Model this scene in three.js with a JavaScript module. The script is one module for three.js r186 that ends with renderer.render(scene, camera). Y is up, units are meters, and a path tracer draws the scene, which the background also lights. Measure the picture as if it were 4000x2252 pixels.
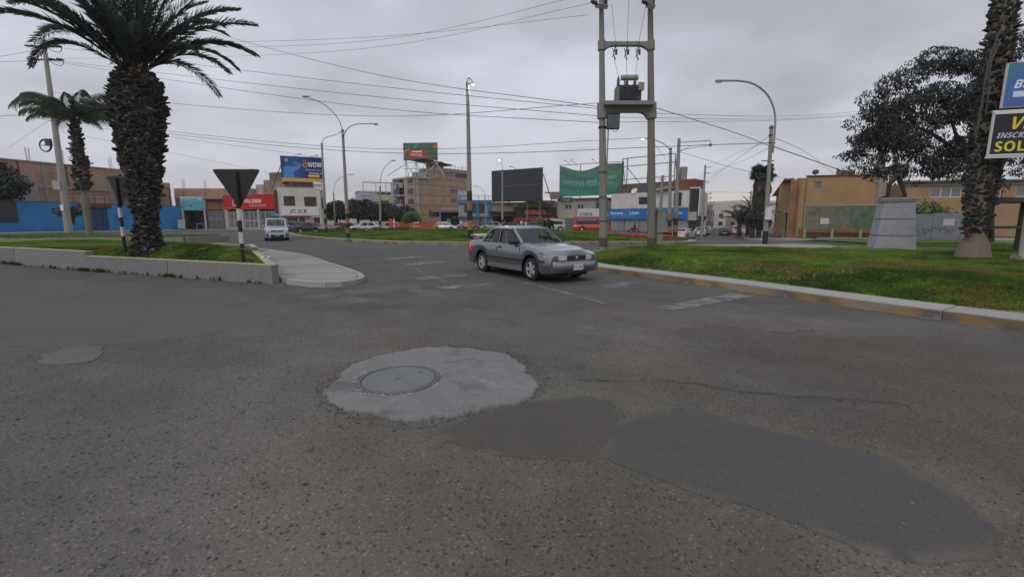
import * as THREE from 'three';
import { mergeGeometries, mergeVertices, toCreasedNormals } from 'three/addons/utils/BufferGeometryUtils.js';
import { MarchingCubes } from 'three/addons/objects/MarchingCubes.js';

// ---------- camera, sky, light ----------
const scene = new THREE.Scene();
const camera = new THREE.PerspectiveCamera(66.777, 1024 / 576, 0.05, 6000);
camera.position.set(0, 1.5, 0);
camera.rotation.set(THREE.MathUtils.degToRad(-8.684), 0, 0);
scene.add(camera);
const renderer = new THREE.WebGLRenderer({ antialias: true });
renderer.setSize(1024, 576);
renderer.toneMapping = THREE.LinearToneMapping;
renderer.toneMappingExposure = 1.0;
renderer.shadowMap.enabled = true;

// ---------- numbers ----------
let seedState = 12345;
const rnd = () => { seedState = (seedState + 0x6d2b79f5) | 0; let t = Math.imul(seedState ^ (seedState >>> 15), 1 | seedState); t = (t + Math.imul(t ^ (t >>> 7), 61 | t)) ^ t; return ((t ^ (t >>> 14)) >>> 0) / 4294967296; };
const R = (a, b) => a + (b - a) * rnd();
const clamp = (x, a = 0, b = 1) => Math.min(b, Math.max(a, x));
const S = (a, b, x) => { const t = clamp((x - a) / (b - a)); return t * t * (3 - 2 * t); };
const mix = (a, b, t) => a + (b - a) * t;
const mix3 = (a, b, t) => [mix(a[0], b[0], t), mix(a[1], b[1], t), mix(a[2], b[2], t)];
const hash = (i, j, k = 0) => { let h = Math.imul(i, 374761393) ^ Math.imul(j, 668265263) ^ Math.imul(k, 974711); h = Math.imul(h ^ (h >>> 13), 1274126177); return ((h ^ (h >>> 16)) >>> 0) / 4294967296; };
const noise = (x, y, k = 0, p = 0) => {           // value noise, period p when p > 0
  const i = Math.floor(x), j = Math.floor(y), u = x - i, v = y - j, w = (n) => (p ? ((n % p) + p) % p : n);
  const a = u * u * (3 - 2 * u), b = v * v * (3 - 2 * v);
  return mix(mix(hash(w(i), w(j), k), hash(w(i + 1), w(j), k), a), mix(hash(w(i), w(j + 1), k), hash(w(i + 1), w(j + 1), k), a), b);
};
const fbm = (x, y, oct = 4, k = 0, p = 0) => { let s = 0, a = 0.5, n = 0; for (let o = 0; o < oct; o++) { s += a * noise(x, y, k + o * 17, p); n += a; x *= 2; y *= 2; p *= 2; a *= 0.5; } return s / n; };
const V = (x, y, z) => new THREE.Vector3(x, y, z);

{ // an overcast evening sky: even grey cloud, a little darker in places, pale rose low down, a warm gap low over the street on the right
  const w = 1024, h = 512, d = new Float32Array(w * h * 4);
  for (let j = 0; j < h; j++) for (let i = 0; i < w; i++) {
    const phi = ((i + 0.5) / w - 0.5) * 2 * Math.PI, el = ((j + 0.5) / h - 0.5) * Math.PI;
    const y = Math.sin(el), x = Math.cos(el) * Math.cos(phi), z = Math.cos(el) * Math.sin(phi), o = (j * w + i) * 4;
    const s = Math.max(0, y), q = 1 / (s + 0.16);
    const n1 = fbm(x * q * 0.85 + 3.1, z * q * 0.85 + 7.7, 5, 3), n2 = fbm(x * q * 2.1 + 13.1, z * q * 2.1 + 1.7, 4, 9);
    const cloud = clamp((n1 - 0.5) * 2.6 + (n2 - 0.5) * 1.0 + 0.52);
    let c = mix3([0.385, 0.400, 0.450], [0.625, 0.655, 0.735], cloud);
    const low = Math.exp(-s * 7.5);
    c = mix3(c, [0.60, 0.575, 0.60], low * 0.8);
    const az = Math.atan2(x, -z), gl = Math.exp(-Math.pow((az - 0.47) / 0.30, 2)) * Math.exp(-Math.pow(s / 0.05, 2));
    c = mix3(c, [0.92, 0.72, 0.50], gl * 0.95);
    const up = 1 + 0.30 * s;
    for (let k = 0; k < 3; k++) d[o + k] = c[k] * up;
    d[o + 3] = 1;
  }
  const t = new THREE.DataTexture(d, w, h, THREE.RGBAFormat, THREE.FloatType);
  t.mapping = THREE.EquirectangularReflectionMapping; t.magFilter = t.minFilter = THREE.LinearFilter; t.wrapS = THREE.RepeatWrapping; t.needsUpdate = true;
  scene.background = t; scene.environment = t;
}
const sun = new THREE.DirectionalLight(0xfff6ea, 0.85);
sun.position.set(-35, 60, 42); sun.target.position.set(0, 0, -20);
sun.castShadow = true; sun.shadow.radius = 60; sun.shadow.mapSize.set(2048, 2048);
Object.assign(sun.shadow.camera, { left: -90, right: 90, top: 90, bottom: -90, near: 1, far: 300 });
scene.add(sun, sun.target);
scene.fog = new THREE.FogExp2(0xcfd0d6, 0.0003);

// ---------- scene graph helpers ----------
const taken = new Map();
const numbered = (n) => { const k = taken.get(n) ?? 0; taken.set(n, k + 1); return k ? n + '_' + String(k).padStart(3, '0') : n; };
function tag(o, label, category, group) { o.userData.label = label; o.userData.category = category; if (group) o.userData.group = group; return o; }
function thing(name, label, category, pos = [0, 0, 0], turn = 0, group) {
  const o = new THREE.Group(); o.name = numbered(name); scene.add(o); o.position.set(...pos); o.rotation.y = turn;
  return tag(o, label, category, group);
}
function part(name, geo, mat, parent, label) {
  const m = new THREE.Mesh(Array.isArray(geo) ? join(geo) : geo, mat); m.name = parent === scene ? numbered(name) : name;
  m.castShadow = m.receiveShadow = true; parent.add(m); if (label) m.userData.label = label; return m;
}
function struct(name, geo, mat, parent = scene) { const m = part(name, geo, mat, parent); if (parent === scene) m.userData.kind = 'structure'; return m; }
function structGroup(name) { const g = new THREE.Group(); g.name = numbered(name); g.userData.kind = 'structure'; scene.add(g); return g; }
const stuff = (o) => { o.userData.kind = 'stuff'; return o; };

// ---------- geometry helpers ----------
const strip = (g) => { const q = g.index ? g.toNonIndexed() : g; for (const k of Object.keys(q.attributes)) if (!['position', 'normal', 'uv'].includes(k)) q.deleteAttribute(k); if (!q.attributes.normal) q.computeVertexNormals(); if (!q.attributes.uv) q.setAttribute('uv', new THREE.BufferAttribute(new Float32Array(q.attributes.position.count * 2), 2)); return q; };
const join = (list) => mergeGeometries(list.map(strip));
function muv(g) {                                   // uv in metres, by the way each face points
  g = strip(g); const p = g.attributes.position, n = g.attributes.normal, uv = g.attributes.uv;
  for (let i = 0; i < p.count; i += 3) {
    let nx = 0, ny = 0, nz = 0; for (let k = 0; k < 3; k++) { nx += Math.abs(n.getX(i + k)); ny += Math.abs(n.getY(i + k)); nz += Math.abs(n.getZ(i + k)); }
    for (let k = 0; k < 3; k++) { const x = p.getX(i + k), y = p.getY(i + k), z = p.getZ(i + k); if (ny >= nx && ny >= nz) uv.setXY(i + k, x, z); else if (nx >= nz) uv.setXY(i + k, z, y); else uv.setXY(i + k, x, y); }
  }
  return g;
}
const box = (w, h, d, x = 0, y = 0, z = 0, ry = 0) => { const g = new THREE.BoxGeometry(w, h, d); if (ry) g.rotateY(ry); g.translate(x, y, z); return muv(g); };
const rod = (a, b, r0, r1 = r0, seg = 8) => { const A = V(...a), B = V(...b), d = B.clone().sub(A), g = new THREE.CylinderGeometry(r1, r0, d.length(), seg, 1); g.applyQuaternion(new THREE.Quaternion().setFromUnitVectors(V(0, 1, 0), d.clone().normalize())); g.translate((A.x + B.x) / 2, (A.y + B.y) / 2, (A.z + B.z) / 2); return strip(g); };
const bar = (a, b, t) => { const A = V(...a), B = V(...b), d = B.clone().sub(A), g = new THREE.BoxGeometry(t, d.length(), t); g.applyQuaternion(new THREE.Quaternion().setFromUnitVectors(V(0, 1, 0), d.clone().normalize())); g.translate((A.x + B.x) / 2, (A.y + B.y) / 2, (A.z + B.z) / 2); return strip(g); };
const tube = (pts, r, seg = 16, rs = 6) => strip(new THREE.TubeGeometry(new THREE.CatmullRomCurve3(pts.map((p) => V(...p))), seg, r, rs));
const lathe = (pts, seg = 16) => strip(new THREE.LatheGeometry(pts.map(([r, y]) => new THREE.Vector2(r, y)), seg));
const shapeOf = (pts) => new THREE.Shape(pts.map(([x, y]) => new THREE.Vector2(x, y)));
const slab = (pts, y0, y1) => { const g = new THREE.ExtrudeGeometry(shapeOf(pts.map(([x, z]) => [x, -z])), { depth: y1 - y0, bevelEnabled: false }); g.rotateX(-Math.PI / 2); g.translate(0, y0, 0); return muv(g); };
function surf(nu, nv, f, keep, close) {             // a sheet of quads; f(u, v) -> [x, y, z]; keep(i, j) leaves quads out
  const p = [], uv = [], ix = [];
  for (let j = 0; j <= nv; j++) for (let i = 0; i <= nu; i++) { p.push(...f(i / nu, j / nv)); uv.push(i / nu, j / nv); }
  for (let j = 0; j < nv; j++) for (let i = 0; i < nu; i++) { if (keep && !keep(i, j)) continue; const a = j * (nu + 1) + i; ix.push(a, a + 1, a + nu + 2, a, a + nu + 2, a + nu + 1); }
  const g = new THREE.BufferGeometry(); g.setAttribute('position', new THREE.Float32BufferAttribute(p, 3)); g.setAttribute('uv', new THREE.Float32BufferAttribute(uv, 2)); g.setIndex(ix); g.computeVertexNormals(); return g;
}
function wallWithHoles(w, h, holes, t) {            // a wall w x h, t thick, front at z = 0, openings [x0, y0, x1, y1]
  const s = shapeOf([[0, 0], [w, 0], [w, h], [0, h]]);
  for (const [a, b, c, d] of holes) { const p = new THREE.Path(); p.moveTo(a, b); p.lineTo(a, d); p.lineTo(c, d); p.lineTo(c, b); p.closePath(); s.holes.push(p); }
  const g = new THREE.ExtrudeGeometry(s, { depth: t, bevelEnabled: false }); g.translate(0, 0, -t); return muv(g);
}
function colored(g, f) { const p = g.attributes.position, c = new Float32Array(p.count * 3); for (let i = 0; i < p.count; i++) c.set(f(p.getX(i), p.getY(i), p.getZ(i)), i * 3); g.setAttribute('color', new THREE.BufferAttribute(c, 3)); return g; }

// ---------- textures and materials ----------
function pix(n, f, srgb = true, rep = 1) {          // n x n texture from f(u, v) -> linear or grey values
  const d = new Uint8Array(n * n * 4), enc = (x) => { x = clamp(x); return Math.round(255 * (srgb ? (x <= 0.0031308 ? 12.92 * x : 1.055 * Math.pow(x, 1 / 2.4) - 0.055) : x)); };
  for (let j = 0; j < n; j++) for (let i = 0; i < n; i++) { const c = f(i / n, j / n), o = (j * n + i) * 4; if (typeof c === 'number') d[o] = d[o + 1] = d[o + 2] = enc(c); else { d[o] = enc(c[0]); d[o + 1] = enc(c[1]); d[o + 2] = enc(c[2]); } d[o + 3] = 255; }
  const t = new THREE.DataTexture(d, n, n); t.wrapS = t.wrapT = THREE.RepeatWrapping; t.magFilter = THREE.LinearFilter; t.minFilter = THREE.LinearMipmapLinearFilter; t.generateMipmaps = true; if (srgb) t.colorSpace = THREE.SRGBColorSpace; t.repeat.set(rep, rep); t.needsUpdate = true; return t;
}
function paint(w, h, draw, srgb = true) { const c = document.createElement('canvas'); c.width = w; c.height = h; draw(c.getContext('2d'), w, h); const t = new THREE.CanvasTexture(c); if (srgb) t.colorSpace = THREE.SRGBColorSpace; t.magFilter = THREE.LinearFilter; return t; }
const std = (rgb, rough = 0.8, more = {}) => { const m = new THREE.MeshStandardMaterial({ roughness: rough, ...more }); if (Array.isArray(rgb)) m.color.setRGB(...rgb); else m.color.set(rgb); return m; };
const grain = (lo, hi, f, k = 0, oct = 5) => pix(256, (u, v) => mix(lo, hi, fbm(u * f, v * f, oct, k, f)), true);
const T_fine = grain(0.72, 1.0, 16, 1), T_plaster = pix(512, (u, v) => 0.72 + 0.28 * fbm(u * 4, v * 4, 6, 5, 4) - 0.16 * Math.pow(fbm(u * 24, v * 3, 4, 8, 0), 3)), B_fine = pix(256, (u, v) => fbm(u * 32, v * 32, 3, 4, 32), false);
T_plaster.repeat.set(0.22, 0.22); T_fine.repeat.set(0.8, 0.8); B_fine.repeat.set(0.9, 0.9);
const plaster = (rgb, rough = 0.9) => std(rgb, rough, { map: T_plaster });
const rough = (rgb, r = 0.9, b = 0.006) => std(rgb, r, { map: T_fine, bumpMap: B_fine, bumpScale: b });
// brickwork seen from afar: courses and blotches of the clay
const T_brick = pix(512, (u, v) => { const row = Math.floor(v * 40), x = u * 14 + (row % 2) * 0.5, fu = x - Math.floor(x), fv = v * 40 - row, j = fu < 0.05 || fv < 0.16; const t = 0.78 + 0.3 * (hash(Math.floor(x) % 14, row, 3) - 0.5) + 0.5 * (fbm(u * 5, v * 5, 4, 12, 5) - 0.5); return j ? [0.62 * t + 0.2, 0.62 * t + 0.2, 0.62 * t + 0.2] : [t, t, t]; });
T_brick.repeat.set(1 / 3.4, 1 / 3.4);
const brick = (rgb) => std(rgb, 0.95, { map: T_brick });
const M = {
  concrete: rough([0.36, 0.355, 0.335]), concreteDark: rough([0.22, 0.22, 0.21]), pole: rough([0.30, 0.29, 0.265]), steel: std([0.30, 0.31, 0.33], 0.45, { metalness: 0.5 }), darkSteel: std([0.05, 0.052, 0.058], 0.55),
  black: std([0.018, 0.018, 0.02], 0.6), blackPaint: rough([0.02, 0.02, 0.022], 0.7, 0.001), whitePaint: rough([0.62, 0.62, 0.60], 0.7, 0.001), yellowPaint: rough([0.30, 0.175, 0.055], 0.8, 0.002),
  glass: std([0.03, 0.034, 0.04], 0.08), glassPale: std([0.16, 0.17, 0.18], 0.12), shutter: std([0.11, 0.115, 0.125], 0.6), rubber: std([0.014, 0.014, 0.015], 0.85), white: std([0.66, 0.66, 0.64], 0.7),
  wire: std([0.02, 0.02, 0.024], 0.6), rust: rough([0.16, 0.075, 0.045]), insulator: std([0.02, 0.022, 0.035], 0.3), dirt: rough([0.20, 0.15, 0.11]),
  lampOn: new THREE.MeshStandardMaterial({ color: 0xffffff, emissive: 0xfff6e8, emissiveIntensity: 4 }), lens: std([0.5, 0.5, 0.5], 0.3),
};

// ---------- the lie of the land ----------
const terrain = (x, z) => { const D = Math.max(1, -z), a = x / D; return -0.8 * S(25, 62, D) * S(0.18, 0.4, a) * (1 - S(0.60, 0.74, a)) + 0.22 * S(34, 48, D) * S(0.4, 0.6, -a); };
const roadY = (x, z) => terrain(x, z) + (Math.abs(x) < 14 && z > -16 ? 0.022 * (fbm(x * 0.55 + 9, z * 0.55 + 4, 3, 21) - 0.5) * S(-16, -12, z) * S(14, 10, Math.abs(x)) : 0);
function lines(spec) { const out = []; for (const [a, b, n] of spec) for (let i = 0; i < n; i++) out.push(a + (b - a) * i / n); out.push(spec.at(-1)[1]); return out; }
function grid(xs, zs, yf, keep, cf) {
  const p = [], uv = [], c = [], ix = [], nx = xs.length;
  for (const z of zs) for (const x of xs) { p.push(x, yf(x, z), z); uv.push(x, z); if (cf) c.push(...cf(x, z)); }
  for (let j = 0; j < zs.length - 1; j++) for (let i = 0; i < nx - 1; i++) { if (keep && !keep((xs[i] + xs[i + 1]) / 2, (zs[j] + zs[j + 1]) / 2)) continue; const a = j * nx + i, b = a + nx; ix.push(a, a + 1, b + 1, a, b + 1, b); }
  const g = new THREE.BufferGeometry(); g.setAttribute('position', new THREE.Float32BufferAttribute(p, 3)); g.setAttribute('uv', new THREE.Float32BufferAttribute(uv, 2)); if (cf) g.setAttribute('color', new THREE.Float32BufferAttribute(c, 3)); g.setIndex(ix); g.computeVertexNormals();
  if (g.attributes.normal.getY(0) < 0) { const ii = g.index.array; for (let i = 0; i < ii.length; i += 3) [ii[i + 1], ii[i + 2]] = [ii[i + 2], ii[i + 1]]; g.computeVertexNormals(); }
  return g;
}
// asphalt: bitumen with stones of mixed size, some plucked out
function asphalt(n, metres, stones, pits, r0, r1, base, contrast) {
  const list = [];
  for (let i = 0; i < stones; i++) list.push([rnd() * n, rnd() * n, R(r0, r1), R(0.45, 1), rnd() * 3.14, rnd(), 0]);
  for (let i = 0; i < pits; i++) list.push([rnd() * n, rnd() * n, R(r0 * 0.8, r1 * 1.15), R(0.3, 0.7), rnd() * 3.14, rnd(), 1]);
  const each = (c, f) => { for (const s of list) for (const dx of s[0] < 12 ? [0, n] : s[0] > n - 12 ? [0, -n] : [0]) for (const dy of s[1] < 12 ? [0, n] : s[1] > n - 12 ? [0, -n] : [0]) { c.fillStyle = f(s); c.beginPath(); c.ellipse(s[0] + dx, s[1] + dy, s[2], s[2] * s[3], s[4], 0, 6.3); c.fill(); } };
  const col = paint(n, n, (c) => { c.fillStyle = `rgb(${base},${base},${base})`; c.fillRect(0, 0, n, n); each(c, (s) => { const q = s[6] ? base * (0.55 + 0.3 * s[5]) : base + contrast * (s[5] * s[5] * 1.5 - 0.42); return `rgba(${q + 4 * (s[5] - 0.3)},${q},${q - 6 * (s[5] - 0.3)},0.9)`; }); });
  const bump = paint(n, n, (c) => { c.fillStyle = 'rgb(120,120,120)'; c.fillRect(0, 0, n, n); each(c, (s) => { const q = s[6] ? 30 + 60 * s[5] : 130 + 110 * s[5]; return `rgba(${q},${q},${q},0.75)`; }); }, false);
  for (const t of [col, bump]) { t.wrapS = t.wrapT = THREE.RepeatWrapping; t.repeat.set(1 / metres, 1 / metres); }
  return [col, bump];
}
const [A1, A1b] = asphalt(2048, 6.3, 170000, 26000, 1.1, 3.2, 184, 58), [A2, A2b] = asphalt(1024, 2.7, 34000, 1600, 0.9, 2.4, 188, 40);
const M_coarse = std([0.90, 0.865, 0.82], 0.93, { map: A1, bumpMap: A1b, bumpScale: 0.012, vertexColors: true }), M_smooth = std([0.98, 0.945, 0.90], 0.9, { map: A2, bumpMap: A2b, bumpScale: 0.004, vertexColors: true });
const roadTone = (x, z) => {
  const a = fbm(x * 0.42 + 5, z * 0.42 + 2, 5, 31), b = fbm(x * 1.7 + 1, z * 1.7 + 8, 4, 41), w = fbm(x * 0.16 + 31, z * 0.16, 3, 47), d = fbm(x * 6, z * 6, 2, 59);
  let c = mix3([0.285, 0.248, 0.212], [0.245, 0.230, 0.222], S(0.36, 0.64, a));
  c = mix3(c, [0.215, 0.215, 0.190], 0.7 * S(0.55, 0.75, w));
  c = mix3(c, [0.192, 0.188, 0.186], S(-6.2, -8.2, z + 2.4 * (fbm(x * 0.5, z * 0.5, 3, 77) - 0.5)));   // the newer carriageway further on
  const q1 = x * 0.83 + z * 0.56, q2 = z * 0.83 - x * 0.56, tr = fbm(q1 * 0.22 + 3, q2 * 1.5, 4, 67);   // worn and stained along the way the wheels go
  const k = 0.66 + 0.40 * b + 0.16 * (a - 0.5) + 0.22 * (d - 0.5) + 0.30 * (tr - 0.5) + 0.14;
  c = mix3(c, c.map((v) => v * 0.74), S(1.6, 3.0, x + 0.8 * (fbm(x * 0.8, z * 0.8 + 5, 3, 79) - 0.5)) * S(-6.6, -5.2, z));   // darker surfacing near the right kerb, side vignette put into its tone
  c = mix3(c, [0.180, 0.172, 0.170], 0.75 * S(-1.9, -3.4, x + 1.2 * (fbm(x * 0.6, z * 0.6 + 9, 3, 81) - 0.5)) * S(-6.8, -5.0, z));   // left side darkened as well: vignette painted into the road colour
  // pale dust swept together off the tip of the pavement
  const dust = Math.exp(-(Math.pow((x + 3.0) / 1.5, 2) + Math.pow((z + 9.2) / 0.9, 2))) * S(0.38, 0.6, b);
  c = mix3(c, [0.36, 0.335, 0.30], dust * 0.8);
  return c.map((v) => v * k);
};
const XS = lines([[-2500, -400, 10], [-400, -80, 16], [-80, -12, 60], [-12, 12, 400], [12, 90, 70], [90, 400, 16], [400, 2500, 10]]), ZS = lines([[40, 2, 10], [2, -12, 230], [-12, -40, 90], [-40, -130, 60], [-130, -400, 20], [-400, -3000, 16]]);
struct('ground', grid(lines([[-2500, -400, 10], [-400, -80, 16], [-80, 90, 100], [90, 400, 16], [400, 2500, 10]]), lines([[60, -40, 50], [-40, -130, 60], [-130, -400, 20], [-400, -3000, 16]]), (x, z) => terrain(x, z) - 0.06), M.dirt);
struct('road', grid(XS.filter((x) => x >= -80 && x <= 130), ZS.filter((z) => z <= 12 && z >= -260), roadY, null, roadTone), M_coarse);
{ const hillX = lines([[-700, 1900, 130]]), top = (x) => 24 + 16 * fbm(x * 0.004 + 2, 1, 4, 71) + 14 * S(600, 0, Math.abs(x - 520));
  struct('hill', grid(hillX, lines([[-700, -1300, 14]]), (x, z) => -4 + top(x) * Math.sin(Math.PI * clamp((-z - 700) / 600)) + 3 * fbm(x * 0.02, z * 0.02, 3, 5), null), rough([0.30, 0.25, 0.21])); }

// sheets of newer or smoother asphalt laid over the old surface
function ragged(pts, n, amp, k) {                   // a closed outline with an uneven edge
  const c = new THREE.CatmullRomCurve3(pts.map(([x, z]) => V(x, 0, z)), true, 'centripetal').getSpacedPoints(n).slice(0, n);
  const m = c.reduce((s, p) => s.add(p), V(0, 0, 0)).divideScalar(n);
  return [c.map((p, i) => { const d = p.clone().sub(m), l = d.length(), q = 1 + amp * (fbm(i * 0.09, k, 3, k) - 0.5) * 2 / l + amp * 0.35 * (noise(i * 0.9, k + 5, k) - 0.5) / l; return [m.x + d.x * q, m.z + d.z * q]; }), [m.x, m.z]];
}
function sheet(name, pts, lift, mat, tone, amp = 0.05, n = 220, k = 1, blend = 0.9, parent = scene) {
  const [o, m] = ragged(pts, n, amp, k), p = [], uv = [], c = [], ix = [], rings = [0, 0.05, 0.1, 0.15, 0.2, 0.25, 0.3, 0.35, 0.4, 0.45, 0.5, 0.55, 0.6, 0.65, 0.7, 0.75, 0.8, 0.84, 0.88, 0.92, 0.955, 0.985, 1, 1.012];
  rings.forEach((s, j) => o.forEach(([x, z]) => { const X = m[0] + (x - m[0]) * s, Z = m[1] + (z - m[1]) * s; p.push(X, roadY(X, Z) + (j === 23 ? -0.02 : j === 22 ? lift * 0.7 : lift), Z); uv.push(X, Z); const e = blend * S(0.86, 1.0, s) * S(0.35, 0.6, fbm(X * 9, Z * 9, 3, 63)); c.push(...mix3(tone(X, Z), roadTone(X, Z).map((v) => v * 0.86), e)); }));
  for (let j = 0; j < rings.length - 1; j++) for (let i = 0; i < n; i++) { const a = j * n + i, b = j * n + (i + 1) % n; ix.push(a, b, b + n, a, b + n, a + n); }
  const g = new THREE.BufferGeometry(); g.setAttribute('position', new THREE.Float32BufferAttribute(p, 3)); g.setAttribute('uv', new THREE.Float32BufferAttribute(uv, 2)); g.setAttribute('color', new THREE.Float32BufferAttribute(c, 3)); g.setIndex(ix); g.computeVertexNormals();
  if (g.attributes.normal.getY(n * 8) < 0) { const ii = g.index.array; for (let i = 0; i < ii.length; i += 3) [ii[i + 1], ii[i + 2]] = [ii[i + 2], ii[i + 1]]; g.computeVertexNormals(); }
  return struct(name, g, mat, parent);
}
const toned = (rgb, v = 0.22, f = 1.4, k = 61) => (x, z) => { const q = 1 - v / 2 + v * fbm(x * f, z * f, 4, k) + 0.10 * (fbm(x * 7, z * 7, 2, k) - 0.5); return rgb.map((c) => c * q); };
sheet('road_patch', [[0.58, -2.62], [0.82, -3.13], [1.12, -3.3], [1.48, -3.34], [1.79, -3.03], [2.28, -2.72], [2.47, -2.36], [2.42, -2.07], [2.22, -1.82], [1.92, -1.73], [1.59, -1.82], [1.35, -2.04], [1.03, -2.24], [0.75, -2.46]], 0.009, M_smooth, toned([0.142, 0.142, 0.145], 0.35), 0.04, 260, 3);
sheet('road_patch', [[-0.6, -2.97], [-0.45, -3.13], [0.17, -3.5], [0.78, -3.55], [0.86, -3.13], [0.60, -2.62], [0.39, -2.58], [-0.1, -2.67]], 0.006, M_smooth, toned([0.150, 0.140, 0.124], 0.35), 0.04, 200, 7);
sheet('road_patch', [[-9.9, -8.3], [-8.6, -9.2], [-6.49, -8.2], [-4.65, -7.52], [-3.62, -6.87], [-3.94, -6.14], [-4.38, -5.45], [-4.9, -5.31], [-5.4, -5.25], [-6.6, -5.17], [-8.6, -5.6]], 0.007, M_smooth, toned([0.160, 0.158, 0.164], 0.4, 0.7), 0.16, 260, 13);
sheet('road_patch', [[-5.15, -4.6], [-5.32, -4.9], [-5.03, -5.12], [-4.8, -4.95], [-4.55, -4.55], [-4.9, -4.47]], 0.009, M_smooth, toned([0.235, 0.228, 0.218], 0.3), 0.05, 120, 17);
sheet('road_patch', [[-1.9, -13.6], [0.9, -13.9], [2.2, -12.8], [4.4, -9.2], [2.6, -8.6], [0, -9.4], [-2.6, -10.6], [-3.4, -12.4]], 0.005, M_smooth, (x, z) => roadTone(x, z).map((c) => c * 0.80), 0.3, 240, 19);

// concrete collar poured round the manhole
{ const conc = std([1, 1, 1], 0.85, { map: A2, bumpMap: A2b, bumpScale: 0.002 }); conc.color.setRGB(1.6, 1.58, 1.55); conc.vertexColors = true;
  const o = sheet('manhole_collar', [[-1.63, -3.67], [-1.69, -4.07], [-1.64, -4.53], [-1.39, -4.87], [-0.89, -5.03], [-0.41, -4.97], [-0.04, -4.69], [0.16, -4.12], [0.21, -3.72], [0.11, -3.5], [-0.22, -3.34], [-0.48, -3.18], [-0.89, -3.2], [-1.12, -3.27], [-1.4, -3.4]], 0.026, conc, (x, z) => {
    const a = fbm(x * 2 + 3, z * 2, 5, 83), b = fbm(x * 11, z * 13, 4, 87), st = S(0.56, 0.72, fbm(x * 3.1 + 7, z * 3.7, 4, 93)), sc = S(0.58, 0.70, b) * Math.exp(-(Math.pow((x + 0.1) / 0.45, 2) + Math.pow((z + 4.05) / 0.28, 2)));
    return mix3([0.190, 0.190, 0.194], [0.232, 0.227, 0.228], a).map((v) => v * (0.86 + 0.28 * fbm(x * 14, z * 14, 4, 5)) * (1 - 0.28 * st) + 0.09 * sc); }, 0.06, 420, 23, 0);
  o.name = 'manhole_collar';
  const y0 = roadY(-1.07, -3.96) + 0.026, t = thing('manhole_cover', 'round dark grey iron manhole cover set in the concrete collar', 'manhole', [-1.07, y0, -3.97], 0.3);
  part('frame_ring', lathe([[0.385, -0.03], [0.385, 0.006], [0.37, 0.010], [0.352, 0.009], [0.348, 0.002], [0.348, -0.03]], 72), rough([0.13, 0.132, 0.135], 0.8, 0.003), t);
  part('cover', lathe([[0.341, -0.03], [0.341, 0.004], [0.325, 0.009], [0.04, 0.010], [0.026, 0.010], [0.024, -0.002], [0, -0.002]], 72), rough([0.165, 0.172, 0.175], 0.8, 0.003), t);
  part('lifting_hole', lathe([[0.012, 0.012], [0.013, 0.0125], [0, 0.0125]], 12).translate(0.21, 0, -0.1), M.black, t);
  const crumbs = []; for (let i = 0; i < 90; i++) { const a = R(0, 6.28), r = R(0.388, 0.43), g = new THREE.IcosahedronGeometry(R(0.006, 0.018), 0); g.scale(1.4, 0.5, 1); g.rotateY(R(0, 3)); g.translate(Math.cos(a) * r, 0.003, Math.sin(a) * r); crumbs.push(g); }
  stuff(part('mortar_crumbs', crumbs, M.concrete, t));
}
// loose grit plucked out of the surface
{ const g = new THREE.IcosahedronGeometry(1, 0); g.scale(1.3, 0.6, 1); const n = 5200, im = new THREE.InstancedMesh(g, rough([1, 1, 1], 0.9), n), q = new THREE.Object3D(), c = new THREE.Color();
  for (let i = 0; i < n; i++) { let x, z; const r = rnd(); if (r < 0.5) { x = R(-5.5, 4.5); z = R(-6.5, -1.2); } else if (r < 0.68) { const a = R(0, 6.28); x = -0.75 + Math.cos(a) * R(0.9, 1.12); z = -4.1 + Math.sin(a) * R(0.9, 1.1); } else if (r < 0.86) { x = R(-4.6, -1.2); z = R(-10, -7.6); } else { x = R(-8, 0); z = -9.6 + 0.35 * x + R(-0.3, 0.5) - 2.6 * S(-4, -8, x) ; }
    q.position.set(x, roadY(x, z) + 0.003, z); q.rotation.set(0, R(0, 6), R(-0.3, 0.3)); q.scale.setScalar(R(0.003, 0.009) * (rnd() < 0.04 ? 1.8 : 1)); q.updateMatrix(); im.setMatrixAt(i, q.matrix); const v = R(0.09, 0.26); c.setRGB(v, v * 0.96, v * 0.9); im.setColorAt(i, c); }
  im.name = 'road_grit'; tag(im, 'loose stone grit scattered over the worn asphalt', 'grit'); scene.add(stuff(im)); }
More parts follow.
